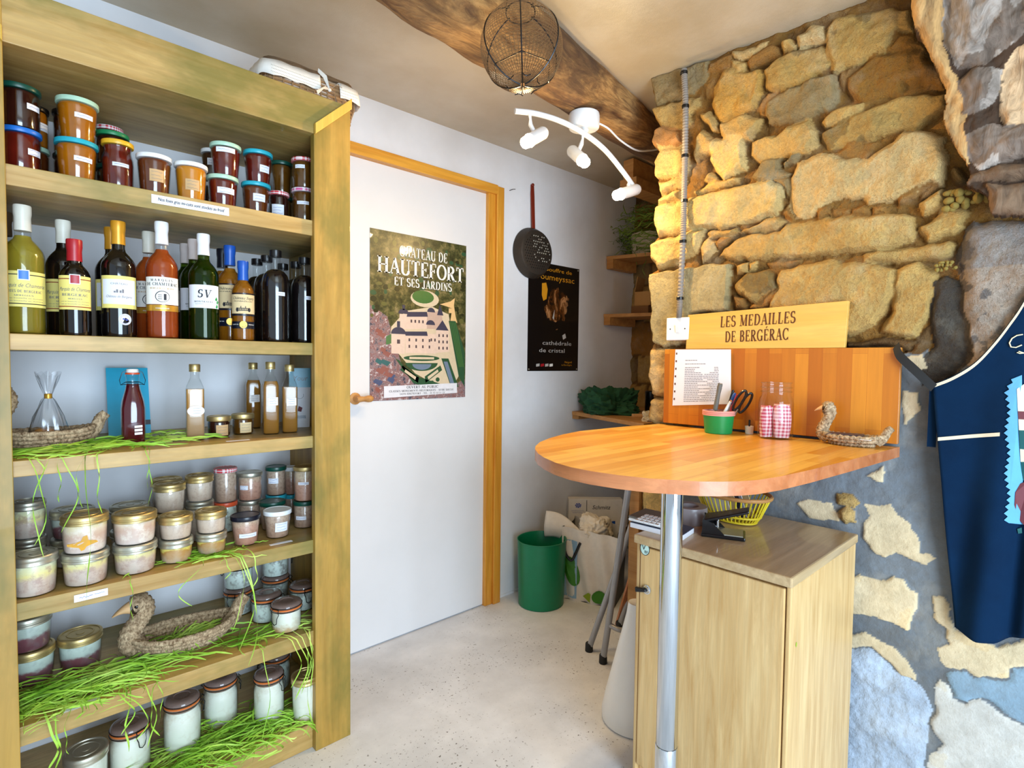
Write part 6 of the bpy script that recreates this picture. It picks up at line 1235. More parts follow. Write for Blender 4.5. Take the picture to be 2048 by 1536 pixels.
# ------------------------------------------------------------------ on the floor in the corner
o = tag(MB().mat('bin_green').loft([(.108, 0), (.112, .003), (.120, .318), (.1225, .320), (.1225, .324), (.1185, .324), (.1165, .318), (.108, .006), (.0005, .006)], 60, cap1=True, tr=Matrix.Diagonal((1.04, .98, 1, 1))).build('waste_bin', loc=(1.955, 1.875, 0)), 'dark green plastic waste bin standing against the white wall', 'bin')
pm('bag_white', rgb(232, 226, 216), .55, bump=.25); pm('bag_black', rgb(14, 12, 14), .45); pm('crumple', rgb(236, 228, 212), .7, bump=.7); pm('leaf_green', rgb(58, 128, 24), .5); pm('lime', rgb(150, 176, 30), .5); pm('bag_blue', rgb(150, 186, 214), .5)
o = thing('shopping_bag', 'white shopping bag with green leaf print, stuffed, between bin and folding stool', 'bag', (2.221, 1.752, 0)); th_ = math.atan2(-.40, -.92) + PI / 2; o.rotation_euler.z = th_
BWd, BD, BH = .140, .105, .36
n = 13
def bagpt(s, k, z):
    t = z / BH; b = .010 * math.sin(9 * s + 14 * z) * (1 - .3 * t) + .012 * math.sin(PI * (s + 1) / 2) * math.sin(PI * min(t, 1)); w = BWd * (.93 + .09 * t); return (s * w, k * (BD + b), z * (1 - .03 * s))
mb = MB().mat('bag_white'); N1, N2 = 22, 14
def sheet(mb, fn):
    o_ = [fn(i / N1, j / N2) for i in range(N1 + 1) for j in range(N2 + 1)]; mb.add(o_, [(i * (N2 + 1) + j, (i + 1) * (N2 + 1) + j, (i + 1) * (N2 + 1) + j + 1, i * (N2 + 1) + j + 1) for i in range(N1) for j in range(N2)])
sheet(mb, lambda a, b: bagpt(2 * a - 1, -1, b * BH)); sheet(mb, lambda a, b: bagpt(1 - 2 * a, 1, b * BH))
mb.add([bagpt(-1, -1, 0), bagpt(1, -1, 0), bagpt(1, 1, 0), bagpt(-1, 1, 0)], [(3, 2, 1, 0)]); mb.build('panel', o, sharp=60)
mb = MB().mat('bag_black'); 
for sg in (1, -1): sheet(mb, lambda a, b, sg=sg: (lambda p, q: (p[0] + (q[0] - p[0]) * a - sg * .02 * math.sin(PI * a) * b, p[1] + (q[1] - p[1]) * a, p[2]))(bagpt(sg, -1 * sg, b * BH), bagpt(sg, 1 * sg, b * BH)))
mb.build('gusset', o, sharp=60)
def bf(u, v, d=.0016): p = bagpt(u / BWd / (.93 + .09 * v / BH), -1, v); return (p[0], p[1] - d, p[2])
mb = MB().mat('bag_blue'); label_patch(mb, lambda u, v: bf(u, v, .001), -.132, -.06, .015, .30, 10); mb.mat('leaf_green'); LF = lambda k, ks: [bf(-.088 + k * (.040 * math.cos(a) - .018 * math.sin(a)), .150 + k * .072 * math.sin(a), .005) for a in [2 * PI * i / ks for i in range(ks)]]
mb.add(LF(1, 20) + LF(.5, 20), [(i, (i + 1) % 20, 20 + (i + 1) % 20, 20 + i) for i in range(20)] + [tuple(range(20, 40))])
mb.add([bf(.060 + .040 * math.cos(a), .040 + .034 * math.sin(a), .006) for a in [2 * PI * i / 18 for i in range(18)]], [tuple(range(18))]); mb.mat('lime'); mb.add([bf(-.03, .03, .005), bf(.01, .008, .005), bf(.015, .055, .005), bf(.003, .06, .005)], [(0, 1, 2, 3)]); mb.build('print', o)
for hx in (-.088,): MB().mat('bag_black').tube(smooth_path([bf(hx - .035, .30, .004), bf(hx - .03, .24, .012), bf(hx, .205, .014), bf(hx + .02, .24, .012), bf(hx + .045, .30, .004)], 20), [.007] * 20, 8).build('handle', o)
mb = MB().mat('crumple'); r = random.Random(5)
wad('crumpled_paper', 'crumpled white plastic and paper filling the shopping bag', 'packaging', (2.221, 1.752, .31), .10, .075, .10, 'crumple', 21, .16)
o = thing('paper_sleeve', 'folded white paper sheet draped over edge of the shopping bag', 'paper', (2.165, 1.815, .31)); o.rotation_euler.z = th_
mb = MB().mat('bag_white'); sheet(mb, lambda a, b: (-.16 + .25 * a, -.05 - .03 * math.sin(2.4 * b) + .012 * math.sin(3 * a), .12 - .13 * b - .10 * a * (1 - b * .4) + .02 * math.sin(5 * a))); mb.build('sheet', o, sharp=180)
so = [c for c in bpy.data.objects if c.parent == o][0].modifiers.new('t', 'SOLIDIFY'); so.thickness = .002
o = thing('card_box', 'white card box with handwriting standing behind the shopping bag', 'box', (2.41, 1.90, 0)); o.rotation_euler.z = th_ + .42
MB().mat('bag_white').box((-.15, 0, .0), (.15, .06, .44)).build('carton', o, smooth=False, bevel=.002)
mb = MB().mat('ink'); f = lambda u, v: (u, -.0012, v); letter(mb, 'Schmitz', f, .022, .03, .385, width=.10, slant=.2); mb.add([f(-.052, .30), f(-.049, .30), f(-.049, .435), f(-.052, .435)], [(0, 1, 2, 3)]); mb.mat('blue_ink')
for k in range(7): a = k * .9; mb.add([f(-.098 + .018 * math.cos(a), .405 + .014 * math.sin(a)), f(-.098 + .018 * math.cos(a + .6), .405 + .014 * math.sin(a + .6)), f(-.098, .402)], [(0, 1, 2)])
squiggle(mb, f, -.135, -.065, .375, .001, .0006, 1); squiggle(mb, f, -.13, -.075, .365, .001, .0006, 2); mb.mat('cap_blue'); mb.add([f(.11 + .06 * math.cos(a), .26 + .06 * math.sin(a)) for a in [PI / 2 + PI * i / 14 for i in range(15)]], [tuple(range(15))]); mb.build('print', o, smooth=False)

# folding stool
o = thing('folding_stool', 'folded grey tubular steel stool leaning under the wooden table', 'stool', (1.75, 1.37, 0)); L0 = Vector((1.75, 1.37, 0))
fa, fb_ = onZ(1178, 1302, 0), onZ(1206, 1326, 0); ta, tb_ = at(1284, 990, 2.17), at(1259, 962, 2.06)
off = Vector((.25, .03, 0)); k_ = 0
for nm, f0, t0 in (('leg', fa, ta), ('leg', fb_, tb_)):
    for s_ in (0, 1):
        p0, p1 = f0 + off * s_, t0 + off * s_; mb = MB().mat('grey_tube').tube([p0 - L0 + Vector((0, 0, .012)), (p0 + p1) / 2 - L0, p1 - L0], .0125, 14); lg_ = mb.build('leg', o)
        MB().mat('black_rubber').loft([(.015, 0), (.0165, .003), (.0155, .032), (.013, .036)], 18, tr=Matrix.Translation(p0 - L0)).build('foot_cap', lg_)
z_ = .17; q0 = fb_ + (tb_ - fb_) * (z_ / tb_.z); MB().mat('grey_tube').tube(smooth_path([q0 - L0, q0 - L0 + Vector((.02, -.05, -.012)), q0 - L0 + off * .5 + Vector((-.0, -.07, -.018)), q0 - L0 + off + Vector((0, -.045, -.012)), q0 - L0 + off], 24), .010, 12).build('footrest', o)
MB().mat('black_plastic').hexa([tb_ - L0 + Vector((-.01, .02, -.03)), tb_ - L0 + off + Vector((.01, .02, -.03)), tb_ - L0 + off + Vector((.01, .06, -.03)), tb_ - L0 + Vector((-.01, .06, -.03))], [tb_ - L0 + Vector((.03, .02, .13)), tb_ - L0 + off + Vector((.05, .02, .13)), tb_ - L0 + off + Vector((.05, .06, .13)), tb_ - L0 + Vector((.03, .06, .13))]).build('seat', o, smooth=False, bevel=.008)
# leaning framed board
o = thing('framed_board', 'brown wood-framed dark board leaning behind the folding stool', 'board', (2.03, 1.46, 0)); B0 = Vector((2.03, 1.46, 0)); b0 = onZ(1232, 1252, 0); t1 = at(1284, 1070, 2.30); d1 = Vector((.36, -.30, 0)); nn = Vector((-.62, -.75, .12)).normalized() * .022
def bq(s, t): return b0 + (t1 - b0) * t + d1 * s - B0
mb = MB().mat('edge_wood')
for (s0, s1, t0, t2) in ((0, .07, 0, 1), (.93, 1, 0, 1), (.07, .93, 0, .08), (.07, .93, .92, 1)): mb.hexa([bq(s0, t0), bq(s1, t0), bq(s1, t0) - nn, bq(s0, t0) - nn], [bq(s0, t2), bq(s1, t2), bq(s1, t2) - nn, bq(s0, t2) - nn])
mb.build('frame', o, smooth=False); MB().mat('cardboard_dark').add([bq(.06, .07) - nn * .4, bq(.94, .07) - nn * .4, bq(.94, .93) - nn * .4, bq(.06, .93) - nn * .4], [(0, 1, 2, 3)]).build('panel', o, smooth=False)
o = tag(MB().mat('white_plastic').loft([(.104, 0), (.110, .004), (.112, .03), (.102, .08), (.036, .36), (.030, .40), (.026, .40), (.0005, .39)], 40).build('plastic_cone', loc=(1.545, 1.035, 0)), 'white tapered plastic cone standing on the floor behind the cabinet', 'cone')

# ------------------------------------------------------------------ table, board, sign
ZT = .977
o = thing('counter_table', 'orange butcher-block counter table with rounded end on a chrome pole', 'table', (1.15, .66, 0)); TO = Vector((1.15, .66, 0))
out = [(1802, 893), (1700, 920), (1620, 940), (1560, 953), (1515, 960), (1480, 962.5), (1440, 963.5), (1400, 963), (1350, 960), (1300, 957), (1235, 950), (1180, 942), (1140, 934), (1110, 925), (1088, 915), (1076, 907), (1070, 898), (1071, 892), (1080, 884), (1100, 876), (1125, 869), (1160, 862), (1250, 853), (1330, 846)]
poly = []
for x, y in out:
    p = onZ(x, y, ZT); u = (p - WP).dot(WE); h = (p - WP).dot(WN)
    poly.append((p.x, p.y) if h > .014 else tuple((WP + WE * u + WN * .014)[:2]))
poly[0] = tuple((WP + WE * .522 + WN * .012)[:2]); poly.append(tuple((WP + WE * -.225 + WN * .012)[:2]))
def rs(P, n=140):
    P = [Vector((*p, 0)) for p in P]; o_ = []
    for i in range(len(P)): o_.append(P[i]); o_ += [P[i].lerp(P[(i + 1) % len(P)], .5)] if (P[i] - P[(i + 1) % len(P)]).length < .5 else []
    return [(p.x, p.y) for p in o_]
poly = [(p[0] - TO.x, p[1] - TO.y) for p in rs(poly)]
area2 = sum(a[0] * b[1] - a[1] * b[0] for a, b in zip(poly, poly[1:] + poly[:1]))
if area2 < 0: poly = poly[::-1]
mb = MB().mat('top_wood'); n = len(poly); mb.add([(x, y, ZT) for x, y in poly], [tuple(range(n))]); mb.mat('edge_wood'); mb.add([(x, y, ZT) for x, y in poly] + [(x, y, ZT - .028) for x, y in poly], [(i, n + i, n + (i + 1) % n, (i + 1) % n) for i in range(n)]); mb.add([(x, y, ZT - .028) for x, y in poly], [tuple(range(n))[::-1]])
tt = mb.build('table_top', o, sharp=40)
PX, PY = 1.137 - TO.x, .673 - TO.y
MB().mat('chrome').loft([(.0245, .30), (.025, .301), (.025, ZT - .028), (.0245, ZT - .028)], 40, tr=Matrix.Translation((PX, PY, 0))).build('pole', o)
lp = MB().mat('chrome').loft([(.0255, .0), (.0262, .001), (.0262, .298), (.0255, .2995)], 40, tr=Matrix.Translation((PX, PY, 0))); lp.loft([(.06, 0), (.062, .004), (.03, .010)], 32, tr=Matrix.Translation((PX, PY, 0))); lp.build('pole_sleeve', o)
MB().mat('niche_plank').box((1.775 - TO.x, 1.192 - TO.y, 0), (1.80 - TO.x, 1.235 - TO.y, ZT - .0285)).build('support_board', o, smooth=False)
# backboard on the wall
def wbox(mb, u0, u1, h0, h1, z0, z1): 
    c = [wall(u, h, z) for z in (z0, z1) for (u, h) in ((u0, h1), (u1, h1), (u1, h0), (u0, h0))]; return mb.hexa(c[:4], c[4:])
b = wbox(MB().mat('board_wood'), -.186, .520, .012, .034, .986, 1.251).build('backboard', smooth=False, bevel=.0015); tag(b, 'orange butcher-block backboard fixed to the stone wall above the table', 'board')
o = thing('wooden_sign', 'pale wooden sign with carved capitals standing on the backboard', 'sign'); lean = .012
def sf(u, v, d=0): return wall(u, .030 + .004 - (v - 1.2515) * lean + d, v)
SGN = [(-.105, 1.2515), (.385, 1.2515), (.390, 1.3865), (-.100, 1.3700)]
MB().mat('sign_wood').prism(SGN, lambda u, v: sf(u, v, -.018), lambda u, v: sf(u, v, 0)).build('plank', o, smooth=False, bevel=.001)
mb = MB().mat('sepia_ink'); f = lambda u, v: sf(u, v + .006 * (u - .13) / .25, .0008); letter(mb, 'LES MEDAILLES', f, .036, .134, 1.3255, width=.236, serif=True, track=.10, slant=.05); letter(mb, 'DE BERG\u00c9RAC', f, .036, .134, 1.275, width=.200, serif=True, track=.10, slant=.0); mb.build('lettering', o, smooth=False)
# price list in a punched sleeve
o = thing('price_list', 'typed price list in a clear punched sleeve pinned on the backboard', 'paper')
def pf2(u, v, d=0): return wall(u, .0385 + d + .004 * max(0, (1.10 - v)) + .002 * math.sin(12 * u), v)
cs = [onW(*p, .036) for p in ((1345, 811), (1463, 808), (1463, 699), (1351, 699))]
def bil(s, t): a = cs[0][0] + (cs[1][0] - cs[0][0]) * s; b_ = cs[3][0] + (cs[2][0] - cs[3][0]) * s; c_ = cs[0][1] + (cs[1][1] - cs[0][1]) * s; d_ = cs[3][1] + (cs[2][1] - cs[3][1]) * s; return a + (b_ - a) * t, c_ + (d_ - c_) * t
mb = MB().mat('paper'); sheet(mb, lambda a, b: pf2(*bil(a, b))); mb.build('sheet', o)
mb = MB().mat('grey_ink'); r = random.Random(1); f3 = lambda s, t: pf2(*bil(s, t), .0010)
for k in range(24):
    if k in (1, 3): continue
    t0 = .80 - k * .032; e = .16 + r.random() * .3; x = .20
    while x < .20 + e: w_ = .02 + .03 * r.random(); mb.add([f3(x, t0), f3(x + w_, t0), f3(x + w_, t0 + .010), f3(x, t0 + .010)], [(0, 1, 2, 3)]); x += w_ + .008
    if k > 3:
        x = .72 - .25 * r.random() * (k > 6); 
        while x < .78: w_ = .02 + .03 * r.random(); mb.add([f3(x, t0), f3(x + w_, t0), f3(x + w_, t0 + .010), f3(x, t0 + .010)], [(0, 1, 2, 3)]); x += w_ + .008
mb.build('lettering', o, smooth=False)
mb = MB().mat('sepia_ink')
for k in range(7): t0 = .10 + .135 * k; mb.add([f3(.018, t0), f3(.042, t0), f3(.042, t0 + .035), f3(.018, t0 + .035)], [(0, 1, 2, 3)])
mb.build('punched_holes', o, smooth=False)

# things on the table
cx, cy = 1.700, .846
o = thing('pen_cup', 'green plastic cup nested under pink rims, holding pens and scissors', 'cup', (cx, cy, ZT))
MB().mat('cup_green').loft([(.040, 0), (.042, .002), (.0475, .058), (.046, .058), (.0405, .005), (.0005, .005)], 40).build('green_cup', o)
mb = MB().mat('cup_pink')
for k in range(3): z = .0582 + .0052 * k; mb.loft([(.0462, z), (.0500, z), (.0505, z + .0042), (.0462, z + .0048)], 40, cap0=False, cap1=False)
mb.build('pink_rims', o)
def held(name, label, cat, base, px, depth, parts, grp=None):
    top = at(px[0], px[1], depth); bs = Vector(base); o = thing(name, label, cat, bs, 0, grp); d = top - bs; q = d.normalized().to_track_quat('Z', 'Y').to_matrix().to_4x4()
    for nm, m, prof in parts: MB().mat(m).loft([(r_, z * d.length) for r_, z in prof], 14, tr=q).build(nm, o)
    return o
GPn = 'pens in the green cup'
held('pen', 'dark pen with blue cap in the green cup', 'pen', (cx + .006, cy - .004, ZT + .006), (1470, 786), 1.79, [('barrel', 'white_plastic', [(.003, 0), (.004, .05), (.0042, .7)]), ('cap', 'cap_blue', [(.0055, .7), (.0058, .72), (.0055, .95), (.003, 1)])], GPn)
held('pen', 'white and orange pen leaning in the green cup', 'pen', (cx - .01, cy + .010, ZT + .006), (1463, 800), 1.77, [('barrel', 'jam_orange', [(.003, 0), (.004, .1), (.0042, .99), (.001, 1)]), ('clip', 'white_plastic', [(.0047, .6), (.0047, .95)])], GPn)
held('pen', 'red pen leaning in the green cup', 'pen', (cx + .004, cy - .012, ZT + .006), (1476, 789), 1.76, [('barrel', 'cap_red', [(.003, 0), (.0052, .1), (.0052, .99), (.001, 1)])], GPn)
held('pen', 'black pen behind the blue-capped one in the green cup', 'pen', (cx + .016, cy + .002, ZT + .006), (1467, 780), 1.80, [('barrel', 'black_plastic', [(.003, 0), (.004, .1), (.0042, .99), (.001, 1)])], GPn)
o = thing('peeler', 'grey ribbed handle of a knife standing in the green cup', 'knife', (cx - .012, cy + .018, ZT + .006)); tp_ = at(1440, 770, 1.79) - Vector((cx - .012, cy + .018, ZT + .006)); pm('handle_grey', rgb(104, 100, 92), .6)
MB().mat('tin_metal').hexa([(-.004, -.0008, 0), (.004, -.0008, 0), (.004, .0008, 0), (-.004, .0008, 0)], [tuple(tp_ * .5 + Vector(v)) for v in ((-.006, -.0008, 0), (.006, -.0008, 0), (.006, .0008, 0), (-.006, .0008, 0))]).build('blade', o)
MB().mat('handle_grey').tube([tp_ * .45, tp_ * .6, tp_ * .8, tp_ * .93, tp_, tp_ * 1.0 + Vector((.004, -.006, .0))], [.007, .0075, .0065, .0078, .0085, .005], 12).build('handle', o)
o = thing('scissors', 'black-handled scissors standing in the green cup', 'scissors', (cx + .014, cy - .016, ZT + .006)); s0 = Vector((cx + .014, cy - .016, ZT + .006)); e1 = at(1497, 785, 1.73) - s0; dd = e1.normalized(); side = dd.cross(Vector((-.7, -.7, 0))).normalized()
MB().mat('tin_metal').hexa([(-.002, -.001, 0), (.002, -.001, 0), (.002, .001, 0), (-.002, .001, 0)], [tuple(dd * .085 + Vector(v)) for v in ((-.006, -.001, 0), (.006, -.001, 0), (.006, .001, 0), (-.006, .001, 0))]).build('blade', o)
for sg, nm in ((-.011, 'handle'), (.009, 'handle')):
    c = dd * .112 + side * sg; MB().mat('black_plastic').tube([c + dd * (.036 * math.cos(2 * PI * i / 26)) + side * (.0105 * math.sin(2 * PI * i / 26)) for i in range(26)], .0040, 8, closed=True).build(nm, o)
o = thing('glass_jar', 'open clear preserving jar stuffed with red gingham cloth bags', 'jar', (1.712, .672, ZT))
g = [(.040, 0), (.046, .003), (.049, .012), (.049, .108), (.046, .122), (.041, .131), (.0405, .140), (.043, .142), (.0405, .145), (.0405, .152), (.043, .154), (.041, .157), (.041, .166), (.0425, .169)]
gm = MB().mat('clear_glass').loft(g, 44, cap1=False, cap0=True)
for rr, zz in ((.0425, .169), (.0432, .1425), (.0432, .1545)): gm.tube([(rr * math.cos(2 * PI * i / 40), rr * math.sin(2 * PI * i / 40), zz) for i in range(40)], .0014, 6, closed=True)
gm.build('glass', o)
for lb, x, y, w_, h_, rz in (('red gingham cloth bag at left inside the glass jar', 1.700, .694, .020, .092, .2), ('pink and blue gingham cloth bag at right inside the glass jar', 1.718, .656, .025, .098, -.25)):
    oo = thing('gingham_bag', lb, 'cloth bag', (x, y, ZT + .0045), rz - 2.3 + PI / 2, 'gingham cloth bags in the jar'); mb = MB().mat('gingham_cloth'); n = 30; pr = []
    for j in range(12):
        t_ = j / 11
        for i in range(n):
            a = 2 * PI * i / n; k = (.86 + .14 * math.sin(PI * t_)) * (1 + .05 * math.sin(5 * a + 6 * t_)); c_, s_ = math.cos(a), math.sin(a); sq = (abs(c_) ** 3 + abs(s_) ** 3) ** (-1 / 3); pr.append((w_ * k * sq * c_, w_ * .62 * k * sq * s_, h_ * t_ + .003 * math.sin(3 * a) * t_))
    mb.add(pr, [(j * n + i, j * n + (i + 1) % n, (j + 1) * n + (i + 1) % n, (j + 1) * n + i) for j in range(11) for i in range(n)] + [tuple(range(n))[::-1], tuple(range(11 * n, 12 * n))]); mb.build('cloth', oo)
o = thing('pen_holder', 'tiny white plastic pot with a black stick between cup and jar', 'holder', (1.752, .768, ZT)); MB().mat('white_plastic').loft([(.010, 0), (.012, .001), (.0135, .025), (.0125, .026), (.0005, .024)], 24).build('pot', o); MB().mat('black_plastic').loft([(.0028, .02), (.003, .044), (.002, .046)], 10).build('stick', o)
DR = Matrix.Rotation(-PI / 2 + .053, 4, 'Z'); pm('card_navy', rgb(54, 62, 84), .4)
for k in range(5):
    o = tag(MB().mat('card_navy').box((-.042, -.026, 0), (.042, .026, .0009)).build('card', smooth=False, loc=(1.735, .492 - .001 * k, ZT + .026 + .0012 * k), rz=-PI / 2 + .10 + .02 * k), 'dark navy card in the pile inside the small duck basket', 'card', 'navy cards in the small duck basket')
o = tag(MB().mat('paper').box((-.040, -.026, 0), (.040, .026, .0012)).build('card', smooth=False, loc=(1.728, .458, ZT + .0225), rz=-PI / 2 - .12), 'white card lying under the navy cards in the small duck basket', 'card')

# ------------------------------------------------------------------ cabinet and what is on it
o = thing('cabinet', 'low oak-laminate cabinet with lock standing under the table', 'cabinet', (1.303, .465, 0), .0); CX = Vector((1.303, .465, 0)); Wd, Dp, Hc = .416, .48, .72
MB().mat('oak_laminate').box((.018, .012, .02), (Dp - .004, Wd - .012, Hc - .026)).build('body', o, smooth=False, bevel=.002)
for y0, y1 in ((.0, .0115), (Wd - .0115, Wd)): MB().mat('oak_laminate').box((.003, y0, 0), (Dp - .004, y1, Hc - .026)).build('side_panel', o, smooth=False, bevel=.003)
dr = MB().mat('oak_laminate').box((0, .014, .06), (.0165, Wd - .014, Hc - .032)).build('door', o, smooth=False, bevel=.003)
MB().mat('oak_laminate_top').box((-.008, -.004, Hc - .025), (Dp, Wd + .004, Hc)).build('worktop', o, smooth=False, bevel=.004)
RY = Matrix.Rotation(-PI / 2, 4, 'Y')
MB().mat('chrome').loft([(.013, 0), (.013, .003), (.010, .004), (.009, .006), (.0005, .006)], 24, tr=Matrix.Translation((0, .378, .572)) @ RY).build('lock', dr)
MB().mat('black_plastic').hexa([(-.004, .374, .568), (-.004, .378, .576), (-.012, .378, .576), (-.012, .374, .568)], [(-.006, .406, .560), (-.006, .408, .574), (-.016, .408, .574), (-.016, .406, .560)]).build('key', dr, bevel=.002)
pm('sticker_green', rgb(196, 226, 214), .5)
mb = MB().mat('ink'); el = lambda a, b, d: [(-.0006 - d, .387 + a * math.cos(t_) , .684 + b * math.sin(t_)) for t_ in [-2 * PI * i / 28 for i in range(28)]]
mb.add(el(.0155, .0185, 0), [tuple(range(28))]); mb.mat('sticker_green'); mb.add(el(.0135, .0165, .0004), [tuple(range(28))]); mb.mat('ink'); fk = lambda u, v: (-.0016, .387 - u, .684 + v); letter(mb, 'V', fk, .014, -.003, -.003); letter(mb, 'BF', fk, .008, .005, -.012); mb.build('sticker', dr, smooth=False)
MB().mat('lime').add([(.02 + .02 + .004 * math.cos(t_), -.0006, .55 + .006 * math.sin(t_)) for t_ in [2 * PI * i / 14 for i in range(14)]], [tuple(range(14))]).build('sticker', o, smooth=False)
def slab(name, label, cat, px, z, th, mats, bev=.001, grp=None):
    P = [onZ(x, y, z) for x, y in px]; c = sum(P, Vector()) / len(P); o = thing(name, label, cat, c, 0, grp); z0 = 0
    for nm, m, t_ in mats:
        MB().mat(m).hexa([(p - c) + Vector((0, 0, z0)) for p in P], [(p - c) + Vector((0, 0, z0 + t_)) for p in P]).build(nm, o, smooth=False, bevel=bev); z0 += t_
    return o
slab('notebook', 'white paper pad under the calculator on the cabinet', 'notebook', [(1260, 1054), (1366, 1081), (1388, 1066), (1300, 1040)], Hc, .016, [('pages', 'paper', .014), ('cover', 'card_navy', .002)])
o = slab('calculator', 'grey desk calculator lying on the paper pad behind the pole', 'calculator', [(1256, 1041), (1330, 1059), (1352, 1040), (1290, 1026)], Hc + .017, .02, [('base', 'white_plastic', .010), ('face', 'handle_grey', .006)], .004)
mb = MB().mat('white_plastic'); P4 = [onZ(*p, Hc + .033) - o.location for p in ((1256, 1041), (1330, 1059), (1352, 1040), (1290, 1026))]; P4 = [Vector((p.x, p.y, .016)) for p in P4]
for i in range(5):
    for j in range(4):
        q = lambda s, t_: (P4[0] * (1 - s) + P4[1] * s) * (1 - t_) + (P4[3] * (1 - s) + P4[2] * s) * t_
        a, b_ = .12 + i * .14, .12 + j * .2; v4 = [q(a, b_), q(a + .1, b_), q(a + .1, b_ + .13), q(a, b_ + .13)]; mb.hexa(v4, [v + Vector((0, 0, .003)) for v in v4])
mb.build('keys', o, smooth=False)
o = tag(MB().mat('tape_grey').loft([(.026, 0), (.050, 0), (.0505, .001), (.0505, .049), (.050, .05), (.026, .05)], 44, cap0=False, cap1=False).loft([(.026, .05), (.026, 0)], 44, cap0=False, cap1=False).build('tape_roll', loc=(1.525, .842, Hc)) if pm('tape_grey', rgb(150, 140, 140), .3) else None, 'roll of grey packing tape beside the yellow basket on the cabinet', 'tape')
o = thing('hole_punch', 'black metal hole punch with open lever on the cabinet', 'hole punch', (1.474, .716, Hc)); o.rotation_euler.z = math.atan2(.669 - .789, 1.528 - 1.46) * 0 + -1.15
MB().mat('black_plastic').box((-.052, -.040, 0), (.062, .040, .010)).build('base', o, smooth=False, bevel=.003)
MB().mat('tin_metal').box((-.008, -.034, .010), (.056, .034, .0125)).build('plate', o, smooth=False)
mb = MB().mat('black_plastic')
for sg in (-1, 1): y0, y1 = sorted((sg * .034, sg * .038)); mb.prism([(-.050, .010), (.010, .010), (-.02, .040), (-.048, .050)], lambda u, v, y0=y0: (u, y0, v), lambda u, v, y1=y1: (u, y1, v))
mb.build('bracket', o, smooth=False)
MB().mat('black_plastic').hexa([(-.052, -.036, .036), (-.052, .036, .036), (-.046, .036, .048), (-.046, -.036, .048)], [(.070, -.026, .074), (.070, .026, .074), (.070, .026, .082), (.070, -.026, .082)]).build('lever', o, smooth=False, bevel=.003)
mb = MB().mat('chrome')
for y0 in (-.02, .02): mb.loft([(.003, .0126), (.003, .044)], 12, tr=Matrix.Translation((-.01, y0, 0)))
mb.build('pin', o)
o = thing('yellow_basket', 'yellow plastic slatted basket holding cards, on the cabinet under the table', 'basket', (1.655, .775, Hc), 1.25); pm('basket_yellow', rgb(214, 190, 40), .45)
def oval(a, b_, z, n=44): return [(a * math.cos(2 * PI * i / n), b_ * math.sin(2 * PI * i / n), z) for i in range(n)]
mb = MB().mat('basket_yellow'); mb.tube(oval(.085, .055, .006), .004, 6, closed=True); mb.tube(oval(.098, .066, .024), .0035, 6, closed=True); mb.add(oval(.084, .054, .004), [tuple(range(44))])
for i in range(44): a = 2 * PI * i / 44; mb.tube([(.085 * math.cos(a), .055 * math.sin(a), .006), (.098 * math.cos(a), .066 * math.sin(a), .024), (.124 * math.cos(a), .090 * math.sin(a), .082)], .0024, 4)
mb.build('body', o); MB().mat('niche_plank').tube(oval(.126, .092, .084), .006, 8, closed=True).build('rim', o)
GC = 'cards in the yellow basket'
for k, (m, dx, rz) in enumerate((('cream_paper', -.05, .1), ('paper', -.02, -.1), ('card_navy', .0, .05), ('cream_paper', .025, .15), ('paper', .055, -.05))):
    c = MB().mat(m).hexa([(-.05, -.0008, 0), (.05, -.0008, 0), (.05, .0008, 0), (-.05, .0008, 0)], [(-.05, .030, .085), (.05, .030, .085), (.05, .032, .085), (-.05, .032, .085)]).build('card', smooth=False, loc=Vector((1.655, .775, Hc + .014)) + Matrix.Rotation(1.25, 3, 'Z') @ Vector((0, dx * .8, 0)), rz=1.25 + rz * .3); tag(c, ('cream card leaning at the front of the yellow basket', 'white card second from the front in the yellow basket', 'dark navy card in the middle of the yellow basket', 'cream card behind the navy one in the yellow basket', 'white card at the back of the yellow basket')[k], 'card', GC)

# ------------------------------------------------------------------ conduit and switch
o = thing('conduit', 'grey corrugated cable conduit running down the stone wall to the switch', 'conduit')
ctr = [(1368, 139), (1371, 210), (1370, 310), (1368, 400), (1366, 480), (1360, 600), (1358, 636)]
pp_ = smooth_path([wall(onW(x, y, .03)[0], .030, onW(x, y, .03)[1]) for x, y in ctr], 420); pm('conduit_grey', rgb(136, 126, 116), .5)
MB().mat('conduit_grey').tube(pp_, .0098, 12, mod=lambda i, a: 1 + .10 * (1 if i % 4 < 2 else -1)).build('pipe', o)
for x, y in ((1368, 146), (1371, 213), (1370, 312), (1369, 402), (1366, 483), (1360, 597)):
    u, z = onW(x, y, .03); MB().mat('black_plastic').loft([(.0118, -.005), (.0126, -.004), (.0126, .004), (.0118, .005)], 20, tr=Matrix.Translation(wall(u, .030, z))).build('clip', o)
o = thing('light_switch', 'square white light switch on the stone wall beside the wooden sign', 'switch'); 
u0, z0 = onW(1333, 681, .03); u1, z1 = onW(1380, 634, .03); 
MB().mat('white_plastic').prism([(u0, z0), (u1, z0), (u1, z1), (u0, z1)], lambda u, v: wall(u, .006, v), lambda u, v: wall(u, .034, v)).build('plate', o, smooth=False, bevel=.003)
um, zm = (u0 + u1) / 2, (z0 + z1) / 2; MB().mat('white_plastic').prism([(um - .007, zm - .013), (um + .007, zm - .013), (um + .007, zm + .013), (um - .007, zm + .013)], lambda u, v: wall(u, .034, v), lambda u, v: wall(u, .038 + .10 * (v - zm), v)).build('rocker', o, smooth=False, bevel=.001)
mb = MB().mat('ink')
for s_ in (-1, 1): mb.add([wall(um + s_ * .028 + .0025 * math.cos(a), .0345, zm + .0025 * math.sin(a)) for a in [2 * PI * i / 10 for i in range(10)]], [tuple(range(10))])
mb.build('screw', o, smooth=False)

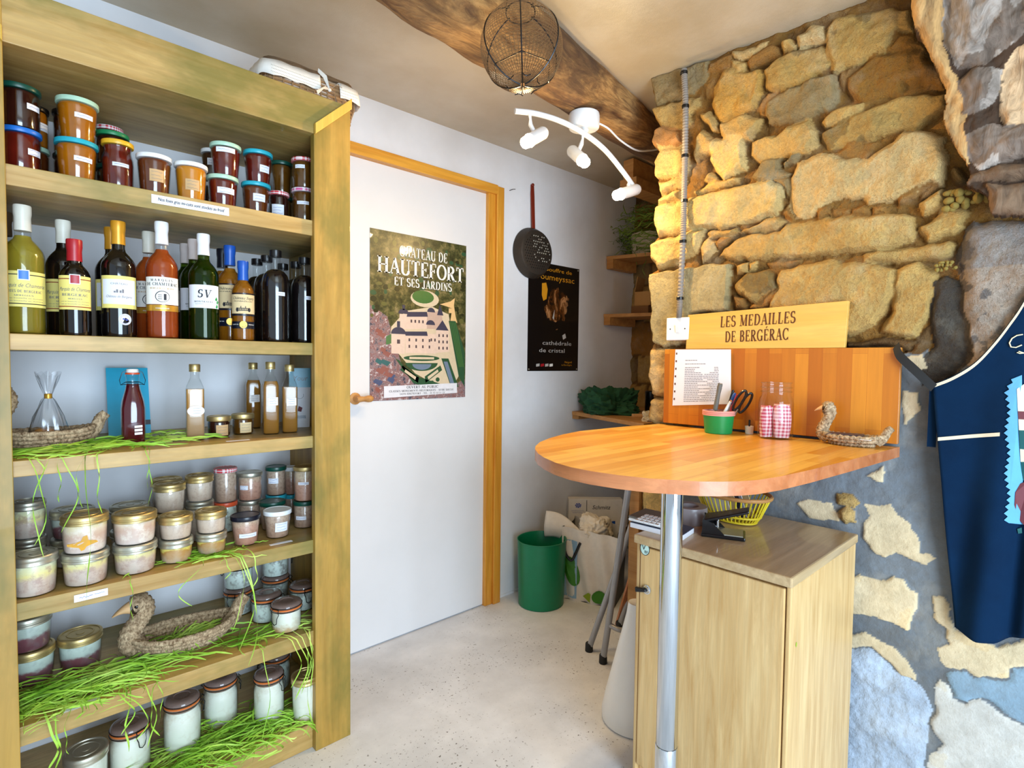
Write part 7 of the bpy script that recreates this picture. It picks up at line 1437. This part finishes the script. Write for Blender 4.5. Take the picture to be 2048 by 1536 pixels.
# insulation foam tufts in the joints at the right
pm('foam', rgb(138, 116, 52), .9, bump=.9)
for lb, x, y, s_ in (('yellowish foam tuft in the wall joint under the timber lintel', 1935, 398, .030), ('smaller yellowish foam tuft lower in the wall joint', 1893, 533, .014)):
    u, z = onW(x, y); mb = MB().mat('foam'); r = random.Random(x)
    for k in range(26): mb.ball(wall(u + (r.random() - .5) * s_ * 2.8, .004 + .014 * r.random(), z + (r.random() - .5) * s_ * 1.5), s_ * (.18 + .28 * r.random()), 10, 7, (1, .7 + .6 * r.random(), .6 + .5 * r.random()))
    tag(mb.build('foam_filler'), lb, 'foam', 'foam tufts in the stone joints')

# ------------------------------------------------------------------ apron
o = thing('apron', 'dark blue apron with cream piping hanging on the wall at right', 'apron'); HA = .050
neck = [onW(x, y, HA) for x, y in ((1865, 768), (1905, 752), (1950, 724), (1990, 682), (2022, 640), (2045, 606))]; neck += [(neck[-1][0] + .035, neck[-1][1] + .09), (neck[-1][0] + .05, neck[-1][1] + .16)]
nk = smooth_path([(a, b, 0) for a, b in neck], 40); UC = neck[-1][0] + .10
bot = [onW(x, y, HA) for x, y in ((1908, 1258), (1950, 1280), (1990, 1287), (2048, 1276))]; UR = 2 * UC - nk[0].x
NU, NV = 90, 70
def top_at(s):
    u = nk[0].x + (UR - nk[0].x) * s; m = u if u < UC else 2 * UC - u
    us = [p.x for p in nk]; zs = [p.y for p in nk]; return u, float(np.interp(m, us, zs))
def bot_at(s):
    u0_ = bot[0][0]; u = u0_ + (2 * UC - u0_ - u0_) * s; m = u if u < UC else 2 * UC - u; return u, float(np.interp(m, [b_[0] for b_ in bot], [b_[1] for b_ in bot]))
def cloth(s, t_, d=0.0):
    ua, za = top_at(s); ub, zb = bot_at(s); u = ua + (ub - ua) * t_; z = za + (zb - za) * t_; e = math.sin(PI * min(1, max(0, t_)) * .5)
    fold = .012 * math.sin((u - .9) * 34 + 1.2 * t_) * e + .016 * math.exp(-((u - (.795 - .03 * t_)) / .016) ** 2) * -1.6 * e + .008 * math.sin(u * 70 + 3 * t_) * e * e
    return wall(u, HA + fold + d, z)
mb = MB().mat('denim'); mb.add([cloth(i / NU, j / NV) for i in range(NU + 1) for j in range(NV + 1)], [(i * (NV + 1) + j, i * (NV + 1) + j + 1, (i + 1) * (NV + 1) + j + 1, (i + 1) * (NV + 1) + j) for i in range(NU) for j in range(NV)])
c_ = mb.build('cloth', o, sharp=180); sd = c_.modifiers.new('t', 'SOLIDIFY'); sd.thickness = .002
pm('piping', rgb(222, 206, 176), .7)
def strip(mb, fn, n, w):
    vs = []
    for i in range(n + 1): a, b_ = fn(i / n, -1), fn(i / n, 1); vs += [a, b_]
    mb.add(vs, [(2 * i, 2 * i + 1, 2 * i + 3, 2 * i + 2) for i in range(n)])
def inv_t(s, z): ua, za = top_at(s); ub, zb = bot_at(s); return (z - za) / (zb - za)
mb = MB().mat('piping'); strip(mb, lambda a, k: cloth(a * .46, .004 if k > 0 else .016, .0025), 60, 0); mb.build('neck_piping', o, sharp=180)
ul_, zl_ = onW(1876, 878, HA); ur_, zr_ = onW(2000, 868, HA)
def s_of(u, z):
    s = .1
    for _ in range(12):
        t_ = inv_t(s, z); ua, _z = top_at(s); ub, _z2 = bot_at(s); s += (u - (ua + (ub - ua) * t_)) / ((UR - nk[0].x))
    return s, inv_t(s, z)
def cuv(u, z, d=.003): return cloth(*s_of(u, z), d)
mb = MB().mat('piping'); strip(mb, lambda a, k: cuv(ul_ + (ur_ - ul_) * a, zl_ + (zr_ - zl_) * a + k * .0045), 20, 0); mb.build('pocket_piping', o, sharp=180)
pm('print_blue', rgb(92, 158, 206), .8); pm('print_cream', rgb(226, 216, 180), .8); pm('print_green', rgb(20, 84, 84), .8)
mb = MB()
def apx(m, pts, d):
    mb.mat(m); mb.add([cuv(*onW(x, y, HA), d) for x, y in pts], [tuple(range(len(pts)))])
ed = []
for k in range(46):
    y = 1052 - (1052 - 752) * k / 45; ed.append((2011 + (8 if k % 2 else 0) + 14 * max(0, (k - 40) / 5) - 3 * math.sin(k * .5), y))
apx('print_blue', [(2042, 752), (2038, 850), (2044, 960), (2046, 1052)] [::-1] and [(2046, 1052)] + ed[1:-1] + [(2044, 750)], .003)
apx('print_cream', [(2034, 778), (2060, 760), (2090, 760), (2090, 824), (2036, 822)], .004); apx('maroon', [(2036, 822), (2090, 824), (2090, 842), (2037, 838)], .004); apx('print_cream', [(2037, 838), (2090, 842), (2090, 862), (2038, 860)], .004)
apx('print_green', [(2038, 860), (2090, 862), (2090, 900), (2040, 898)], .004); apx('print_cream', [(2040, 898), (2090, 902), (2090, 924), (2041, 924)], .004); apx('print_green', [(2041, 924), (2090, 926), (2090, 962), (2044, 962)], .004)
apx('maroon', [(2029, 1010), (2031, 985), (2040, 968), (2060, 962), (2090, 962), (2090, 1050), (2052, 1056), (2036, 1040)], .005)
apx('print_green', [(2034, 1060), (2043, 1058), (2044, 1069), (2036, 1070)], .005); mb.build('printed_picture', o, smooth=False, sharp=180)
mb = MB().mat('print_cream')
for arc in ([(2046, 669), (2034, 671), (2024, 677), (2019, 686), (2022, 694), (2032, 695), (2044, 690)], [(2047, 706), (2038, 703), (2034, 705), (2040, 707), (2048, 706)]): mb.tube([cuv(*onW(x, y, HA), .003) for x, y in arc], .0014, 6)
mb.build('printed_outline', o)
sp_ = smooth_path([wall(onW(1790, 694, .05)[0], .037, 1.256), wall(onW(1800, 706, .05)[0], .048, onW(1800, 712, .05)[1]), wall(onW(1830, 740, .05)[0], .052, onW(1830, 740, .05)[1]), wall(onW(1868, 776, .05)[0], .050, onW(1868, 776, .05)[1])], 24)
mb = MB().mat('black_rubber')
vs = []
for i, p in enumerate(sp_): w_ = .009; d_ = Vector((0, 0, 1)) * w_ + WE * w_ * .7; vs += [p - d_, p + d_, p + d_ + WN * .003, p - d_ + WN * .003]
mb.add(vs, [(4 * i + j, 4 * i + (j + 1) % 4, 4 * i + 4 + (j + 1) % 4, 4 * i + 4 + j) for i in range(len(sp_) - 1) for j in range(4)] + [(0, 1, 2, 3)]); mb.build('neck_strap', o)
ua, za = onW(1862, 772, .05); ub, zb = onW(1858, 895, .05)
MB().mat('denim').hexa([wall(ub - .007, .030, zb), wall(ub + .012, .030, zb), wall(ub + .012, .033, zb), wall(ub - .007, .033, zb)], [wall(ua - .004, .040, za), wall(ua + .016, .040, za), wall(ua + .016, .043, za), wall(ua - .004, .043, za)]).build('tie', o, smooth=False)
